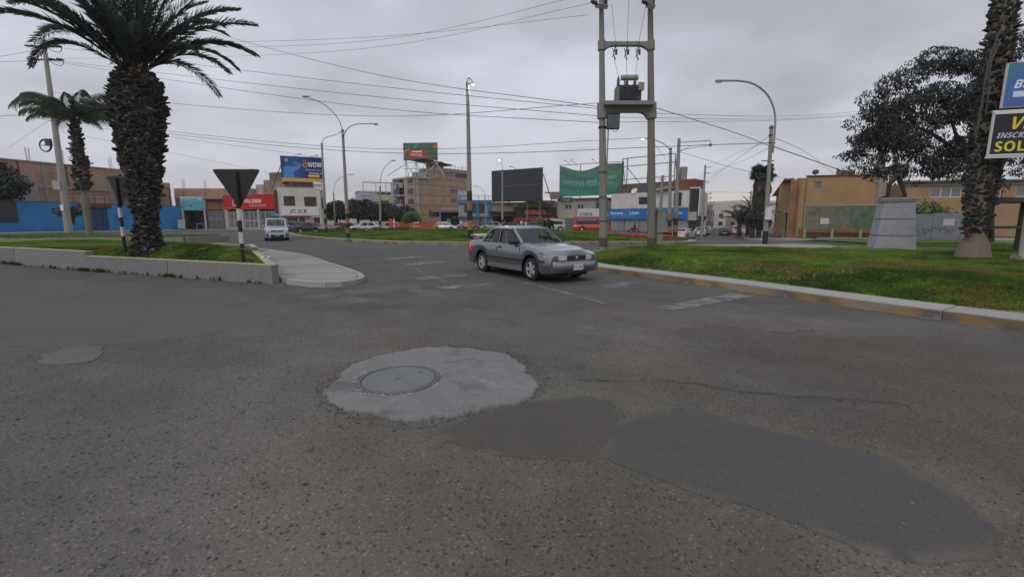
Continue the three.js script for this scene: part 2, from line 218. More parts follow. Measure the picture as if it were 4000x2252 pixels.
// worn paint on the road
{ const worn = pix(512, (u, v) => clamp(0.27 + 1.6 * (fbm(u * 9, v * 9, 5, 91, 9) - 0.42)), false), mk = new THREE.MeshStandardMaterial({ roughness: 0.9, transparent: true, alphaMap: worn }); mk.color.setRGB(0.27, 0.26, 0.245);
  const stripe = (q, lift = 0.012) => { const g = surf(14, 4, (u, v) => { const x = mix(mix(q[0][0], q[3][0], u), mix(q[1][0], q[2][0], u), v), z = mix(mix(q[0][1], q[3][1], u), mix(q[1][1], q[2][1], u), v); return [x, roadY(x, z) + lift, z]; }); const p = g.attributes.position, uv = g.attributes.uv; for (let i = 0; i < p.count; i++) uv.setXY(i, p.getX(i) * 0.5, p.getZ(i) * 0.5); struct('road_marking', g, mk); };
  for (const q of [[[2.52, -7.52], [2.78, -7.28], [4.98, -8.75], [4.63, -9.1]], [[1.86, -10.0], [2.07, -9.7], [3.33, -10.59], [2.95, -10.95]], [[-1.8, -9.88], [-1.56, -9.53], [-0.36, -10.46], [-0.7, -10.85]], [[-2.63, -11.58], [-2.34, -11.18], [-1.2, -12.1], [-1.55, -12.6]], [[-3.91, -15.41], [-3.45, -14.8], [-2.47, -16.16], [-3.1, -17.0]], [[-5.2, -17.6], [-4.7, -17.0], [-3.6, -18.6], [-4.2, -19.3]]]) stripe(q);
  const line = (pts, w) => { for (let i = 0; i < pts.length - 1; i++) { const [a, b] = [pts[i], pts[i + 1]], dx = b[0] - a[0], dz = b[1] - a[1], l = Math.hypot(dx, dz), nx = -dz / l * w, nz = dx / l * w; stripe([a, [a[0] + nx, a[1] + nz], [b[0] + nx, b[1] + nz], b], 0.011); } };
  line([[-1.89, -14.98], [-0.08, -11.58], [1.13, -9.26], [1.75, -7.9]], 0.09); line([[-3.2, -14.4], [-2.5, -12.4], [-1.6, -10.9]], 0.07);
  line([[2.42, -13.3], [3.75, -11.2], [5.06, -9.05], [6.95, -5.8]], -0.05);
  for (let i = 0; i < 7; i++) { const x = 21 + i * 2.1, z = -53 - i * 0.25; stripe([[x, z], [x, z - 2], [x + 0.9, z - 2], [x + 0.9, z]], 0.02); }
}
// open cracks: dark ribbons on the road, the groove shade put into their colour
{ const crackShade = std([0.030, 0.028, 0.027], 0.95), crack = (pts, w, k) => { const c = new THREE.CatmullRomCurve3(pts.map(([x, z]) => V(x, 0, z))).getSpacedPoints(90), p = [];
    const g = surf(90, 1, (u, v) => { const i = Math.round(u * 90), q = c[i], x = q.x + 0.06 * (fbm(i * 0.2, k, 3, k) - 0.5), z = q.z + 0.12 * (fbm(i * 0.25, k + 3, 3, k) - 0.5) + (v - 0.5) * w * (0.2 + 1.3 * noise(i * 0.35, k + 7, k)); return [x, roadY(x, z) + 0.013, z]; }); struct('road_crack', g, crackShade); };
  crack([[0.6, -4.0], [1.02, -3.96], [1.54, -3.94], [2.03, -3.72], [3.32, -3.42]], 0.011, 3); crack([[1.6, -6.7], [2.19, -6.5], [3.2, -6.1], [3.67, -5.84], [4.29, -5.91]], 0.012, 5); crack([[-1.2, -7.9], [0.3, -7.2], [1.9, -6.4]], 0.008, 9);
}

// ---------- kerbs, pavements, lawns ----------
function along(path, closed = false, n = 400) { const c = new THREE.CatmullRomCurve3(path.map(([x, z]) => V(x, 0, z)), closed, 'centripetal'), L = c.getLength(), P = c.getSpacedPoints(n).map((p) => [p.x, p.z]); return { P, L, n, at(s, off = 0) { const t = clamp(s / L) * n, i = Math.min(n - 1, Math.floor(t)), u = t - i, a = P[i], b = P[i + 1], dx = b[0] - a[0], dz = b[1] - a[1], l = Math.hypot(dx, dz) || 1; return [mix(a[0], b[0], u) - dz / l * off, mix(a[1], b[1], u) + dx / l * off]; },
  d(x, z) { let best = 1e9, sg = 1; for (let i = 0; i < n; i += 2) { const a = P[i], b = P[Math.min(n, i + 2)], dx = b[0] - a[0], dz = b[1] - a[1], l2 = dx * dx + dz * dz || 1e-9, t = clamp(((x - a[0]) * dx + (z - a[1]) * dz) / l2), ex = x - a[0] - t * dx, ez = z - a[1] - t * dz, q = ex * ex + ez * ez; if (q < best) { best = q; sg = -dz * (x - a[0]) + dx * (z - a[1]) >= 0 ? 1 : -1; } } return sg * Math.sqrt(best); } }; }
function blocks(name, parent, path, o0, o1, y0, y1, len, gap, mats, s0 = 0, s1 = path.L) {
  const n = Math.max(1, Math.round((s1 - s0) / len));
  for (let i = 0; i < n; i++) { const a = mix(s0, s1, i / n) + gap / 2, b = mix(s0, s1, (i + 1) / n) - gap / 2, l = [], r = [];
    for (let k = 0; k <= 4; k++) { l.push(path.at(mix(a, b, k / 4), o0)); r.unshift(path.at(mix(a, b, k / 4), o1)); }
    const m = path.at((a + b) / 2, (o0 + o1) / 2), g = slab([...l, ...r], y0, y1 + R(-0.004, 0.004)); g.translate(0, terrain(...m), 0); part(name, g, mats[Math.floor(rnd() * mats.length)], parent); }
}
const slabMats = [rough([0.37, 0.365, 0.34]), rough([0.34, 0.335, 0.315]), rough([0.39, 0.38, 0.355])];
const T_kerb = pix(256, (u, v) => { const a = fbm(u * 6, v * 6, 5, 7, 6), b = fbm(u * 3 + 5, v * 3, 4, 17, 3); return mix3(mix3(mix3([0.29, 0.20, 0.09], [0.25, 0.235, 0.21], S(0.50, 0.62, a)), [0.12, 0.105, 0.09], 0.75 * S(0.54, 0.72, b)), [0.30, 0.29, 0.27], 0.5 * S(0.62, 0.72, fbm(u * 12, v * 12, 3, 27, 12))); }); T_kerb.repeat.set(0.5, 0.5);
const kerbMats = [std([1, 1, 1], 0.9, { map: T_kerb }), std([0.92, 0.9, 0.9], 0.9, { map: T_kerb }), std([0.82, 0.8, 0.8], 0.9, { map: T_kerb })];
const K = along([[13, 0.5], [9.0, -3.5], [7.1, -5.91], [6.01, -7.66], [5.22, -9.15], [3.9, -11.3], [2.56, -13.39], [1.95, -15.2], [1.95, -17.2], [2.7, -19.2], [4.4, -20.9], [7, -22.3], [10.5, -23.2], [14, -23.6], [20, -24.6], [30, -27.5], [48, -34]]);
{ const g = structGroup('pavement'); blocks('paving_slab', g, K, 0, 0.72, -0.05, 0.15, 2.4, 0.018, slabMats); blocks('kerb_face', g, K, -0.007, -0.0005, -0.05, 0.135, 2.4, 0.03, kerbMats); }
const RI = along([[-24.2, -47.5], [-22.88, -45.0], [-17.31, -38.15], [-8.88, -30.47], [-2.3, -27.91], [5.17, -28.9], [9.05, -29.5], [12.3, -30.6], [14.13, -33.88], [15.4, -42], [12, -54], [2, -63], [-10, -66], [-19, -61], [-24, -53]].reverse(), true);
const inRI = (x, z) => RI.d(x, z) * RIs; const RIs = RI.d(-3, -46) > 0 ? 1 : -1;
{ const g = structGroup('roundabout_kerb'); blocks('paving_slab', g, RI, 0, RIs * 0.5, -0.1, 0.2, 2.5, 0.02, slabMats); blocks('kerb_face', g, RI, RIs * -0.012, RIs * -0.001, -0.1, 0.17, 2.5, 0.04, kerbMats.slice(0, 2)); }
const lawnY = (x, z) => { const e = K.d(x, z) - 0.72; return terrain(x, z) + 0.10 + 0.07 * S(-0.02, 0.16, e) + 0.24 * S(0.1, 1.8, e) + 0.10 * S(0.3, 2, e) * (fbm(x * 0.9, z * 0.9, 3, 51) - 0.5) + 0.05 * S(0.1, 0.5, e) * (fbm(x * 3, z * 3, 2, 55) - 0.5); };
const roundY = (x, z) => { const e = inRI(x, z) - 0.5; return terrain(x, z) * 0.8 + 0.15 + 0.07 * S(-0.02, 0.2, e) + 0.12 * S(0.2, 4, e) + 0.36 * S(3, 17, e) + 0.12 * S(0.5, 3, e) * (fbm(x * 0.5, z * 0.5, 3, 53) - 0.5); };
const turf = (x, z) => { const a = fbm(x * 0.55, z * 0.55, 4, 101), b = fbm(x * 2.3, z * 2.3, 3, 103), d = fbm(x * 0.9 + 40, z * 0.9, 4, 107); let c = mix3([0.045, 0.095, 0.018], [0.132, 0.248, 0.038], S(0.3, 0.68, a * 0.6 + b * 0.4)); c = mix3(c, [0.17, 0.17, 0.045], 0.8 * S(0.56, 0.74, d)); return c; };
const M_turf = rough([1, 1, 1], 0.95, 0.02); M_turf.vertexColors = true;
const LX = lines([[1, 14, 130], [14, 60, 80]]), LZ = lines([[2, -24, 200], [-24, -40, 16]]);
struct('lawn', grid(LX, LZ, lawnY, (x, z) => K.d(x, z) > 0.3, turf), M_turf);
struct('roundabout_lawn', grid(lines([[-26, 17, 130]]), lines([[-27, -67, 120]]), roundY, (x, z) => inRI(x, z) > 0.15, turf), M_turf);
// left island: raised behind low concrete walls
const isl = [[-28, -20.2], [-13.1, -13.5], [-5.78, -10.62], [-11.1, -18.6], [-16, -21.4], [-28, -26]];
const inPoly = (p, x, z) => { let c = false; for (let i = 0, j = p.length - 1; i < p.length; j = i++) if ((p[i][1] > z) !== (p[j][1] > z) && x < (p[j][0] - p[i][0]) * (z - p[i][1]) / (p[j][1] - p[i][1]) + p[i][0]) c = !c; return c; };
const dPoly = (p, x, z) => { let b = 1e9; for (let i = 0; i < p.length; i++) { const a = p[i], q = p[(i + 1) % p.length], dx = q[0] - a[0], dz = q[1] - a[1], t = clamp(((x - a[0]) * dx + (z - a[1]) * dz) / (dx * dx + dz * dz)); b = Math.min(b, Math.hypot(x - a[0] - t * dx, z - a[1] - t * dz)); } return inPoly(p, x, z) ? b : -b; };
const segD = (x, z) => { const t = clamp(((x + 6.9) * -4.4 + (z + 11.2) * -2.4) / 25.12); return Math.hypot(x + 6.9 + 4.4 * t, z + 11.2 + 2.4 * t); };
const islY = (x, z) => { const d = dPoly(isl, x, z); return 0.36 + 0.06 * S(0.1, 0.5, d) + 0.40 * S(0.15, 1.3, d) * Math.exp(-Math.pow(segD(x, z) / 2.4, 2)) + 0.08 * S(0.3, 1.4, d) * (fbm(x * 1.1, z * 1.1, 3, 57) - 0.5) + 0.10 * S(-12, -14, x); };
struct('island_lawn', grid(lines([[-28, -5.4, 150]]), lines([[-10.3, -26, 120]]), islY, (x, z) => dPoly(isl, x, z) > 0.06, turf), M_turf);
{ const g = thing('retaining_wall', 'low grey concrete wall in panels holding up the left grass island', 'wall', [0, 0, 0]);
  const mw = [rough([0.225, 0.225, 0.215]), rough([0.245, 0.24, 0.23]), rough([0.215, 0.212, 0.205])], mt = rough([0.44, 0.40, 0.27]);
  const panel = (a, b, h, k, mat) => { const dx = b[0] - a[0], dz = b[1] - a[1], l = Math.hypot(dx, dz), q = new THREE.BoxGeometry(l - 0.03, h + 0.1, 0.2, Math.ceil(l * 3), 3, 1), p = q.attributes.position; for (let i = 0; i < p.count; i++) p.setXYZ(i, p.getX(i), p.getY(i), p.getZ(i) + 0.02 * (fbm(p.getX(i) * 1.3 + k, p.getY(i) * 3, 3, k) - 0.5)); q.computeVertexNormals(); q.rotateY(-Math.atan2(dz, dx)); q.translate((a[0] + b[0]) / 2, h / 2 - 0.05, (a[1] + b[1]) / 2); part('wall_panel', muv(q), mat, g);
    const cp = box(l - 0.02, 0.014, 0.215, 0, 0, 0); cp.rotateY(-Math.atan2(dz, dx)); cp.translate((a[0] + b[0]) / 2, h + 0.0075, (a[1] + b[1]) / 2); part('coping', cp, mt, g); };
  const P = (t) => [mix(-13.1, -5.78, t), mix(-13.5, -10.62, t)], Q = (t) => [mix(-13.1, -28, t), mix(-13.55, -20.25, t)];
  panel(P(0), P(0.5), 0.45, 1, mw[0]); panel(P(0.5), P(1), 0.45, 2, mw[1]); panel(Q(0.3), Q(0), 0.58, 3, mw[1]); panel(Q(0.65), Q(0.3), 0.57, 4, mw[2]); panel(Q(1), Q(0.65), 0.56, 5, mw[0]);
  const E = (t) => [mix(-5.86, -11.1, t), mix(-10.7, -18.6, t)]; panel(E(0.02), E(0.36), 0.4, 6, mw[2]); panel(E(0.36), E(0.7), 0.42, 7, mw[0]); panel(E(0.7), E(1), 0.55, 8, mw[1]); panel([-11.1, -18.6], [-16, -21.4], 0.5, 9, mw[0]); }
{ // the paved tip beside the island, slab by slab, with its kerb
  const out = along([[-5.45, -10.45], [-4.61, -10.0], [-3.98, -10.05], [-3.72, -10.7], [-3.98, -11.6], [-6.2, -14.9], [-9.1, -19], [-12.1, -22.0], [-13.2, -23]]), g = structGroup('island_pavement'), inner = (t) => [mix(-5.70, -10.95, t), mix(-10.72, -18.65, t)];
  blocks('kerb_stone', g, out, 0, out.at(3, 1)[0] < out.at(3, 0)[0] ? 0.14 : -0.14, -0.03, 0.12, 1.3, 0.012, slabMats);
  const sgn = out.at(3, 1)[0] < out.at(3, 0)[0] ? 0.15 : -0.15, Ls = 2.15, L1 = out.L - 1.6, n = 9, mats = [rough([0.32, 0.31, 0.29]), rough([0.335, 0.325, 0.305]), rough([0.305, 0.295, 0.28])];
  const base = [out.at(0.1, sgn), out.at(0.9, sgn), out.at(1.5, sgn), out.at(2.0, sgn), out.at(Ls - 0.02, sgn), inner(0.005)];
  part('paving_slab', slab(base, -0.03, 0.113), mats[0], g);
  for (let i = 0; i < n; i++) { const a = i / n + 0.002, b = (i + 1) / n - 0.002; part('paving_slab', slab([out.at(mix(Ls, L1, a), sgn), out.at(mix(Ls, L1, (a + b) / 2), sgn), out.at(mix(Ls, L1, b), sgn), inner(b * 0.98 + 0.01), inner(a * 0.98 + 0.01)], -0.03, 0.112 + R(-0.004, 0.004)), mats[i % 3], g); } }
{ // second planter further left
  const g = thing('planter_wall', 'weathered grey planter wall under the small palm, beyond the island', 'wall', [0, 0, 0]), mw = [rough([0.27, 0.26, 0.245]), rough([0.30, 0.29, 0.275])];
  for (let i = 0; i < 6; i++) { const a = [mix(-22.3, -42, i / 6), mix(-29.9, -26.4, i / 6)], b = [mix(-22.3, -42, (i + 1) / 6), mix(-29.9, -26.4, (i + 1) / 6)], q = box(Math.hypot(b[0] - a[0], b[1] - a[1]) - 0.06, 0.5, 0.22); q.rotateY(-Math.atan2(b[1] - a[1], b[0] - a[0])); q.translate((a[0] + b[0]) / 2, 0.2, (a[1] + b[1]) / 2); part('wall_panel', q, mw[i % 2], g); }
  part('wall_panel', box(0.22, 0.5, 4.4, -22.25, 0.2, -32.2), mw[0], g); part('wall_panel', box(20, 0.5, 0.22, -32.4, 0.2, -34.4), mw[1], g);
  struct('planter_lawn', grid(lines([[-42, -22.3, 50]]), lines([[-26.5, -34.3, 30]]), (x, z) => 0.40 + 0.10 * fbm(x, z, 3, 3), (x, z) => z < -26.5 + (x + 42) * -0.1776 - 0.0, turf), M_turf);
  // raised pavement along the blue wall
  const fp = structGroup('far_pavement'), path = along([[-66, -20], [-50.5, -46], [-46.5, -58], [-44.5, -63.2], [-40, -63.6], [-34, -60.4], [-28.9, -57.6], [-26.6, -66], [-24, -76]]);
  blocks('paving_slab', fp, path, 0, path.at(30, 1)[0] < path.at(30, 0)[0] ? 4.2 : -4.2, -0.2, 0.15, 3, 0.03, [rough([0.31, 0.30, 0.275]), rough([0.28, 0.27, 0.25])], 0, path.L);
  blocks('paving_slab', fp, along([[27, -66], [30, -73], [48, -110], [90, -200]]), 0, -2.2, -0.2, 0.13, 4, 0.03, [rough([0.30, 0.29, 0.27])]);
  blocks('paving_slab', fp, along([[44, -36], [31.0, -38.2], [28.5, -42], [30.5, -50], [48, -84], [75, -140]]), 0, -3.2, -0.2, 0.13, 4, 0.03, [rough([0.30, 0.29, 0.27])]); }
struct('corner_lawn', grid(lines([[24, 60, 40]]), lines([[-30.5, -37.4, 14]]), (x, z) => terrain(x, z) + 0.05 + 0.05 * fbm(x, z, 2, 8), (x, z) => z < -30.2 - (x - 24) * 0.1, turf), M_turf);
// footpath and bare earth on the right lawn
{ const drape = (name, pts, lift, mat, cf) => { const cx = pts.reduce((s, p) => s + p[0], 0) / pts.length, cz = pts.reduce((s, p) => s + p[1], 0) / pts.length, n = pts.length; const o = along([...pts], true, 120).P.slice(0, 120); const g = surf(120, 8, (u, v) => { const q = o[Math.round(u * 120) % 120], x = mix(cx, q[0], v), z = mix(cz, q[1], v); return [x, Math.max(lawnY(x, z), 0.17) + (v > 0.99 ? -0.03 : lift), z]; }); const p = g.attributes.position, uv = g.attributes.uv; for (let i = 0; i < p.count; i++) uv.setXY(i, p.getX(i), p.getZ(i)); struct(name, g, mat); };
  drape('footpath', [[6.9, -20.9], [9, -19.9], [11.5, -18.8], [13.9, -18.1], [15.2, -18.9], [14.8, -21], [13.8, -22.6], [10, -22.4], [7.6, -21.8]], 0.03, rough([0.36, 0.30, 0.275]));
  drape('bare_earth', [[13.2, -18.3], [14.6, -17.1], [17.6, -16.6], [18.2, -17.6], [16, -19.4], [14.2, -19.4]], 0.045, rough([0.20, 0.155, 0.11])); }
// grass blades
function blades(name, label, count, pick, yf, hgt, tone) {
  const g = []; for (let i = 0; i < 5; i++) { const a = i * 1.3, w = 0.10, l = 0.75 + 0.25 * ((i * 7) % 3) / 2, bx = Math.cos(a) * 0.35, bz = Math.sin(a) * 0.35, b = new THREE.BufferGeometry(), px = -Math.sin(a * 2) * w, pz = Math.cos(a * 2) * w, o = [Math.cos(a * 3) * 0.2, Math.sin(a * 3) * 0.2];
    b.setAttribute('position', new THREE.Float32BufferAttribute([o[0] - px, -0.1, o[1] - pz, o[0] + px, -0.1, o[1] + pz, o[0] + bx * 0.5 + px * 0.8, l * 0.6, o[1] + bz * 0.5 + pz * 0.8, o[0] - px, -0.1, o[1] - pz, o[0] + bx * 0.5 + px * 0.8, l * 0.6, o[1] + bz * 0.5 + pz * 0.8, o[0] + bx * 0.5 - px * 0.8, l * 0.6, o[1] + bz * 0.5 - pz * 0.8, o[0] + bx * 0.5 - px * 0.8, l * 0.6, o[1] + bz * 0.5 - pz * 0.8, o[0] + bx * 0.5 + px * 0.8, l * 0.6, o[1] + bz * 0.5 + pz * 0.8, o[0] + bx * 1.3, l, o[1] + bz * 1.3], 3)); b.computeVertexNormals(); g.push(b); }
  const m = new THREE.MeshPhysicalMaterial({ roughness: 0.9, specularIntensity: 0.25, side: THREE.DoubleSide, transmission: 0.3, thickness: 0 }), im = new THREE.InstancedMesh(join(g), m, count), q = new THREE.Object3D(), c = new THREE.Color(); let n = 0;
  for (let tries = 0; n < count && tries < count * 6; tries++) { const p = pick(); if (!p) continue; const [x, z] = p, s = R(hgt * 0.6, hgt * 1.3); q.position.set(x, yf(x, z), z); q.rotation.set(R(-0.2, 0.2), R(0, 6.28), R(-0.2, 0.2)); q.scale.set(s, s, s); q.updateMatrix(); im.setMatrixAt(n, q.matrix); const k = R(0.85, 1.5), t = tone(x, z); c.setRGB(t[0] * k * 1.15, t[1] * k, t[2] * k); im.setColorAt(n++, c); }
  im.count = n; im.name = name; im.castShadow = im.receiveShadow = true; tag(im, label, 'grass'); scene.add(stuff(im));
}
blades('lawn_grass', 'short tufted grass on the right lawn beside the kerb', 150000, () => { const s = Math.pow(rnd(), 1.5), z = mix(-2, -22, s), x = R(2.4, z > -9 ? 16 : 24); const d = K.d(x, z); if (d < 0.68 || (x > 6.5 && z < -17.2 - 0 && x < 15 && z < -18.2 - (x > 11 ? 0 : (11 - x) * 0.5))) return null; return [x, z]; }, lawnY, 0.062, turf);
blades('island_grass', 'short green grass on the left walled island', 60000, () => { const x = R(-24, -5.6), z = R(-10.6, -23); return dPoly(isl, x, z) > 0.12 ? [x, z] : null; }, islY, 0.06, turf);
blades('roundabout_grass', 'mown grass covering the roundabout mound', 70000, () => { const x = R(-24, 15), z = mix(-27.5, -55, Math.pow(rnd(), 1.4)); return inRI(x, z) > 0.55 ? [x, z] : null; }, roundY, 0.10, turf);
blades('planter_grass', 'rough grass in the far left planter', 9000, () => { const x = R(-38, -22.5), z = R(-27, -34); return z < -26.7 + (x + 42) * -0.1776 ? [x, z] : null; }, (x, z) => 0.43, 0.11, turf);
blades('wall_weeds', 'straggly weeds growing along the foot of the island wall', 300, () => { const t = rnd(), x = mix(-19, -5.8, t), z = x < -13.1 ? mix(-13.5, -16.2, (x + 13.1) / -6) : mix(-13.5, -10.62, (x + 13.1) / 7.32); const hot = Math.min(Math.abs(x + 13.05), Math.abs(x + 17.6) * 0.8, Math.abs(x + 9.4) * 1.4, Math.abs(x + 12.3)); return rnd() < Math.exp(-hot * 6) * 0.9 + 0.03 ? [x - 0.03, z + R(0.12, 0.2)] : null; }, (x, z) => 0.0, 0.11, (x, z) => [0.06, 0.075, 0.02]);

// ---------- palms ----------
function frondGeo({ len = 4.2, a0 = 0.9, droop = 1.1, leaf = 0.55, n = 85, wid = 0.022, open = 0.95, vee = 0.35, hang = 0, r = 0.035, start = 0.14 }) {
  const P = [], A = []; let x = 0, y = 0; const N = 28;
  for (let i = 0; i <= N; i++) { const s = i / N, a = a0 - droop * Math.pow(s, 1.5); P.push([x, y]); A.push(a); x += Math.cos(a) * len / N; y += Math.sin(a) * len / N; }
  const pos = [], tri = (a, b, c) => pos.push(...a, ...b, ...c), at = (s) => { const t = clamp(s) * N, i = Math.min(N - 1, Math.floor(t)), u = t - i; return [mix(P[i][0], P[i + 1][0], u), mix(P[i][1], P[i + 1][1], u), mix(A[i], A[i + 1], u)]; };
  for (let i = 0; i < N; i++) { const w = (s) => r * (1 - 0.85 * s), s0 = i / N, s1 = (i + 1) / N, a = P[i], b = P[i + 1]; for (const [dy, dz, ey, ez] of [[1, 0, -0.5, 0.9], [-0.5, 0.9, -0.5, -0.9], [-0.5, -0.9, 1, 0]]) { const q0 = [a[0], a[1] + dy * w(s0), dz * w(s0)], q1 = [a[0], a[1] + ey * w(s0), ez * w(s0)], q2 = [b[0], b[1] + ey * w(s1), ez * w(s1)], q3 = [b[0], b[1] + dy * w(s1), dz * w(s1)]; tri(q0, q1, q2); tri(q0, q2, q3); } }
  for (let i = 0; i < n; i++) for (const sd of [-1, 1]) {
    const s = start + (1 - start) * (i + R(0.2, 0.8)) / n, [bx, by, a] = at(s), l = leaf * Math.pow(Math.sin(Math.PI * (0.12 + 0.83 * s)), 0.5) * R(0.75, 1.12), op = open * (1 - 0.4 * s) * R(0.75, 1.25), up = vee * R(0.3, 1.6) - hang * R(0.7, 1.2);
    let d = [Math.cos(op), Math.sin(up) * Math.sin(op), Math.cos(up) * Math.sin(op) * sd]; d = [d[0] * Math.cos(a) - d[1] * Math.sin(a), d[0] * Math.sin(a) + d[1] * Math.cos(a), d[2]];
    if (hang) { d[1] -= hang * 0.9; const q = Math.hypot(...d); d = d.map((v) => v / q); }
    const t = [bx + d[0] * l, by + d[1] * l - l * 0.12, d[2] * l], m = [bx + d[0] * l * 0.45, by + d[1] * l * 0.45, d[2] * l * 0.45], w = wid, nx = -Math.sin(a) * w, ny = Math.cos(a) * w;
    tri([bx, by, 0], [m[0] + nx + Math.cos(a) * w * 0.5, m[1] + ny, m[2]], t); tri([bx, by, 0], t, [m[0] - nx - Math.cos(a) * w * 0.5, m[1] - ny, m[2]]);
  }
  const g = new THREE.BufferGeometry(); g.setAttribute('position', new THREE.Float32BufferAttribute(pos, 3)); g.computeVertexNormals(); return strip(g);
}
const leafMat = (rgb, tr = 0.15) => { const m = new THREE.MeshPhysicalMaterial({ roughness: 0.7, side: THREE.DoubleSide, transmission: tr, thickness: 0 }); m.color.setRGB(...rgb); return m; };
const frondMats = [leafMat([0.030, 0.045, 0.028]), leafMat([0.038, 0.052, 0.030]), leafMat([0.028, 0.042, 0.034])];
const bootMats = [rough([0.055, 0.044, 0.038]), rough([0.075, 0.060, 0.050]), rough([0.13, 0.115, 0.10]), rough([0.10, 0.06, 0.042])];
function profileAt(pr, y) { for (let i = 0; i < pr.length - 1; i++) if (y <= pr[i + 1][0]) { const t = (y - pr[i][0]) / (pr[i + 1][0] - pr[i][0]); return mix(pr[i][1], pr[i + 1][1], t); } return pr.at(-1)[1]; }
const bootGeos = [0.035, 0.06, 0.17].map((tip) => { const g = new THREE.BoxGeometry(0.17, 0.075, 0.20, 1, 1, 1), p = g.attributes.position, n = g.attributes.normal, c = new Float32Array(p.count * 3); for (let i = 0; i < p.count; i++) { const o = p.getZ(i) > 0, end = n.getZ(i) > 0.9 ? tip : 0.5 * tip + 0.02; c.set([end, end * 0.93, end * 0.88], i * 3); if (o) { p.setX(i, p.getX(i) * 0.62); p.setY(i, p.getY(i) * 0.6 + 0.07); } } g.setAttribute('color', new THREE.BufferAttribute(c, 3)); g.translate(0, 0, 0.09); const q = g.toNonIndexed(); q.computeVertexNormals(); return q; });
const bootSkin = new THREE.MeshStandardMaterial({ vertexColors: true, roughness: 0.95 }), bootSkinBrown = bootSkin.clone(); bootSkinBrown.color.setRGB(2.2, 1.35, 1.0);
const bootGeo = (() => { const g = new THREE.BoxGeometry(0.16, 0.22, 0.055, 1, 2, 1), p = g.attributes.position; for (let i = 0; i < p.count; i++) { const t = (p.getY(i) + 0.11) / 0.22; p.setX(i, p.getX(i) * (1 - 0.55 * t)); p.setZ(i, p.getZ(i) + 0.10 * t * t); } g.translate(0, 0.09, 0.0); g.computeVertexNormals(); return muv(g); })();
function bootedTrunk(t, pr, lean, n, y0, size, bare) {   // core and the stubs of old leaves in a spiral
  const top = pr.at(-1)[0], cx = (y) => lean[0] * y / top, cz = (y) => lean[1] * y / top, core = new THREE.LatheGeometry(lines([[-0.4, top, 32]]).map((y) => new THREE.Vector2(Math.max(0.05, profileAt(pr, Math.max(0, y)) - (y > y0 - 0.3 ? 0.13 : 0)), y)), 28), p = core.attributes.position;
  for (let i = 0; i < p.count; i++) { const y = p.getY(i), a = Math.atan2(p.getZ(i), p.getX(i)), q = 1 + 0.12 * (fbm(a * 2 + 9, y * 3, 3, 4) - 0.5); p.setXYZ(i, p.getX(i) * q + cx(y), y, p.getZ(i) * q + cz(y)); } core.computeVertexNormals();
  part('trunk', core, bare, t);
  const list = []; let cum = 0; for (let i = 0; i < n; i++) { const y = mix(y0, top - 0.05, (i + 0.5) / n), a = i * 2.39996 + R(-0.2, 0.2); list.push([y + R(-0.05, 0.05), a]); }
  const facing = list.map((b, i) => [Math.cos(b[1]) * Math.sign(-t.position.x) * 0.75 + Math.sin(b[1]) * 0.65, i]).sort((a, b) => b[0] - a[0]).map((q) => q[1]);
  const rest = [], o = new THREE.Object3D();
  facing.forEach((i, k) => { const [y, a] = list[i], r = profileAt(pr, Math.max(0, y)) - 0.13, s = size * R(0.75, 1.3);
    o.position.set(cx(y) + Math.cos(a) * r, y, cz(y) + Math.sin(a) * r); o.rotation.set(0, Math.PI / 2 - a, 0); o.rotateX(-R(-0.3, 0.9)); o.rotateZ(R(-0.7, 0.7)); o.scale.set(s * R(0.5, 1.4), s * R(0.5, 1.5), s * R(0.45, 1.35)); o.updateMatrix();
    const up = y / top, mat = up > 0.93 ? bootSkinBrown : bootSkin, bg = bootGeos[rnd() < 0.14 ? 2 : rnd() < 0.5 ? 1 : 0];
    if (k < 300) { const m = part('leaf_base', bg, mat, t); m.position.copy(o.position); m.quaternion.copy(o.quaternion); m.scale.copy(o.scale); } else rest.push(bg.clone().applyMatrix4(o.matrix)); });
  if (rest.length) stuff(part('leaf_bases', mergeGeometries(rest.map((g) => { g.deleteAttribute('uv'); return g; })), bootSkin, t));
}
function crownOf(t, at, fr, list, mats) { for (const [v, az, roll, s] of list) { const m = part('frond', fr[v], mats[Math.floor(rnd() * mats.length)], t); m.position.set(at[0] + Math.cos(az) * 0.22, at[1], at[2] - Math.sin(az) * 0.22); m.rotation.set(0, az, 0); m.rotateX(roll); m.scale.setScalar(s); } }
const bigFr = [[1.42, 0.5], [1.25, 0.75], [1.08, 0.9], [0.92, 1.05], [0.80, 1.3], [0.68, 1.6]].map(([a0, droop]) => frondGeo({ len: 3.9, a0, droop, leaf: 0.5, n: 92, wid: 0.025, start: 0.14, vee: 0.45 }));
{ const t = thing('canary_palm', 'massive palm with a bulging scaly trunk on the left grass island', 'palm tree', [-11.3, 0.56, -13.6]);
  bootedTrunk(t, [[0, 0.50], [0.22, 0.44], [0.42, 0.37], [0.84, 0.32], [1.32, 0.37], [1.82, 0.44], [2.82, 0.58], [3.62, 0.68], [4.32, 0.73], [4.77, 0.70], [5.12, 0.52], [5.42, 0.38]], [0.28, 0], 2200, -0.15, 0.66, rough([0.060, 0.045, 0.036]));
  const list = []; for (let i = 0; i < 54; i++) { const q = i / 54, v = q < 0.22 ? 0 : q < 0.42 ? 1 : q < 0.60 ? 2 : q < 0.78 ? 3 : q < 0.93 ? 4 : 5; list.push([v, i * 2.39996 + R(-0.2, 0.2), R(-0.25, 0.25), R(0.74, 0.96)]); }
  list.push([4, Math.PI - 0.2, 0.1, 1.05], [3, Math.PI + 0.15, -0.1, 1.12], [5, 0.15, 0.2, 0.74], [4, -0.1, 0.1, 0.8], [5, -0.3, 0, 0.66], [4, 0.4, 0, 0.82], [3, Math.PI - 0.1, 0, 1.08]);
  crownOf(t, [0.28, 5.27, 0], bigFr, list, frondMats); }
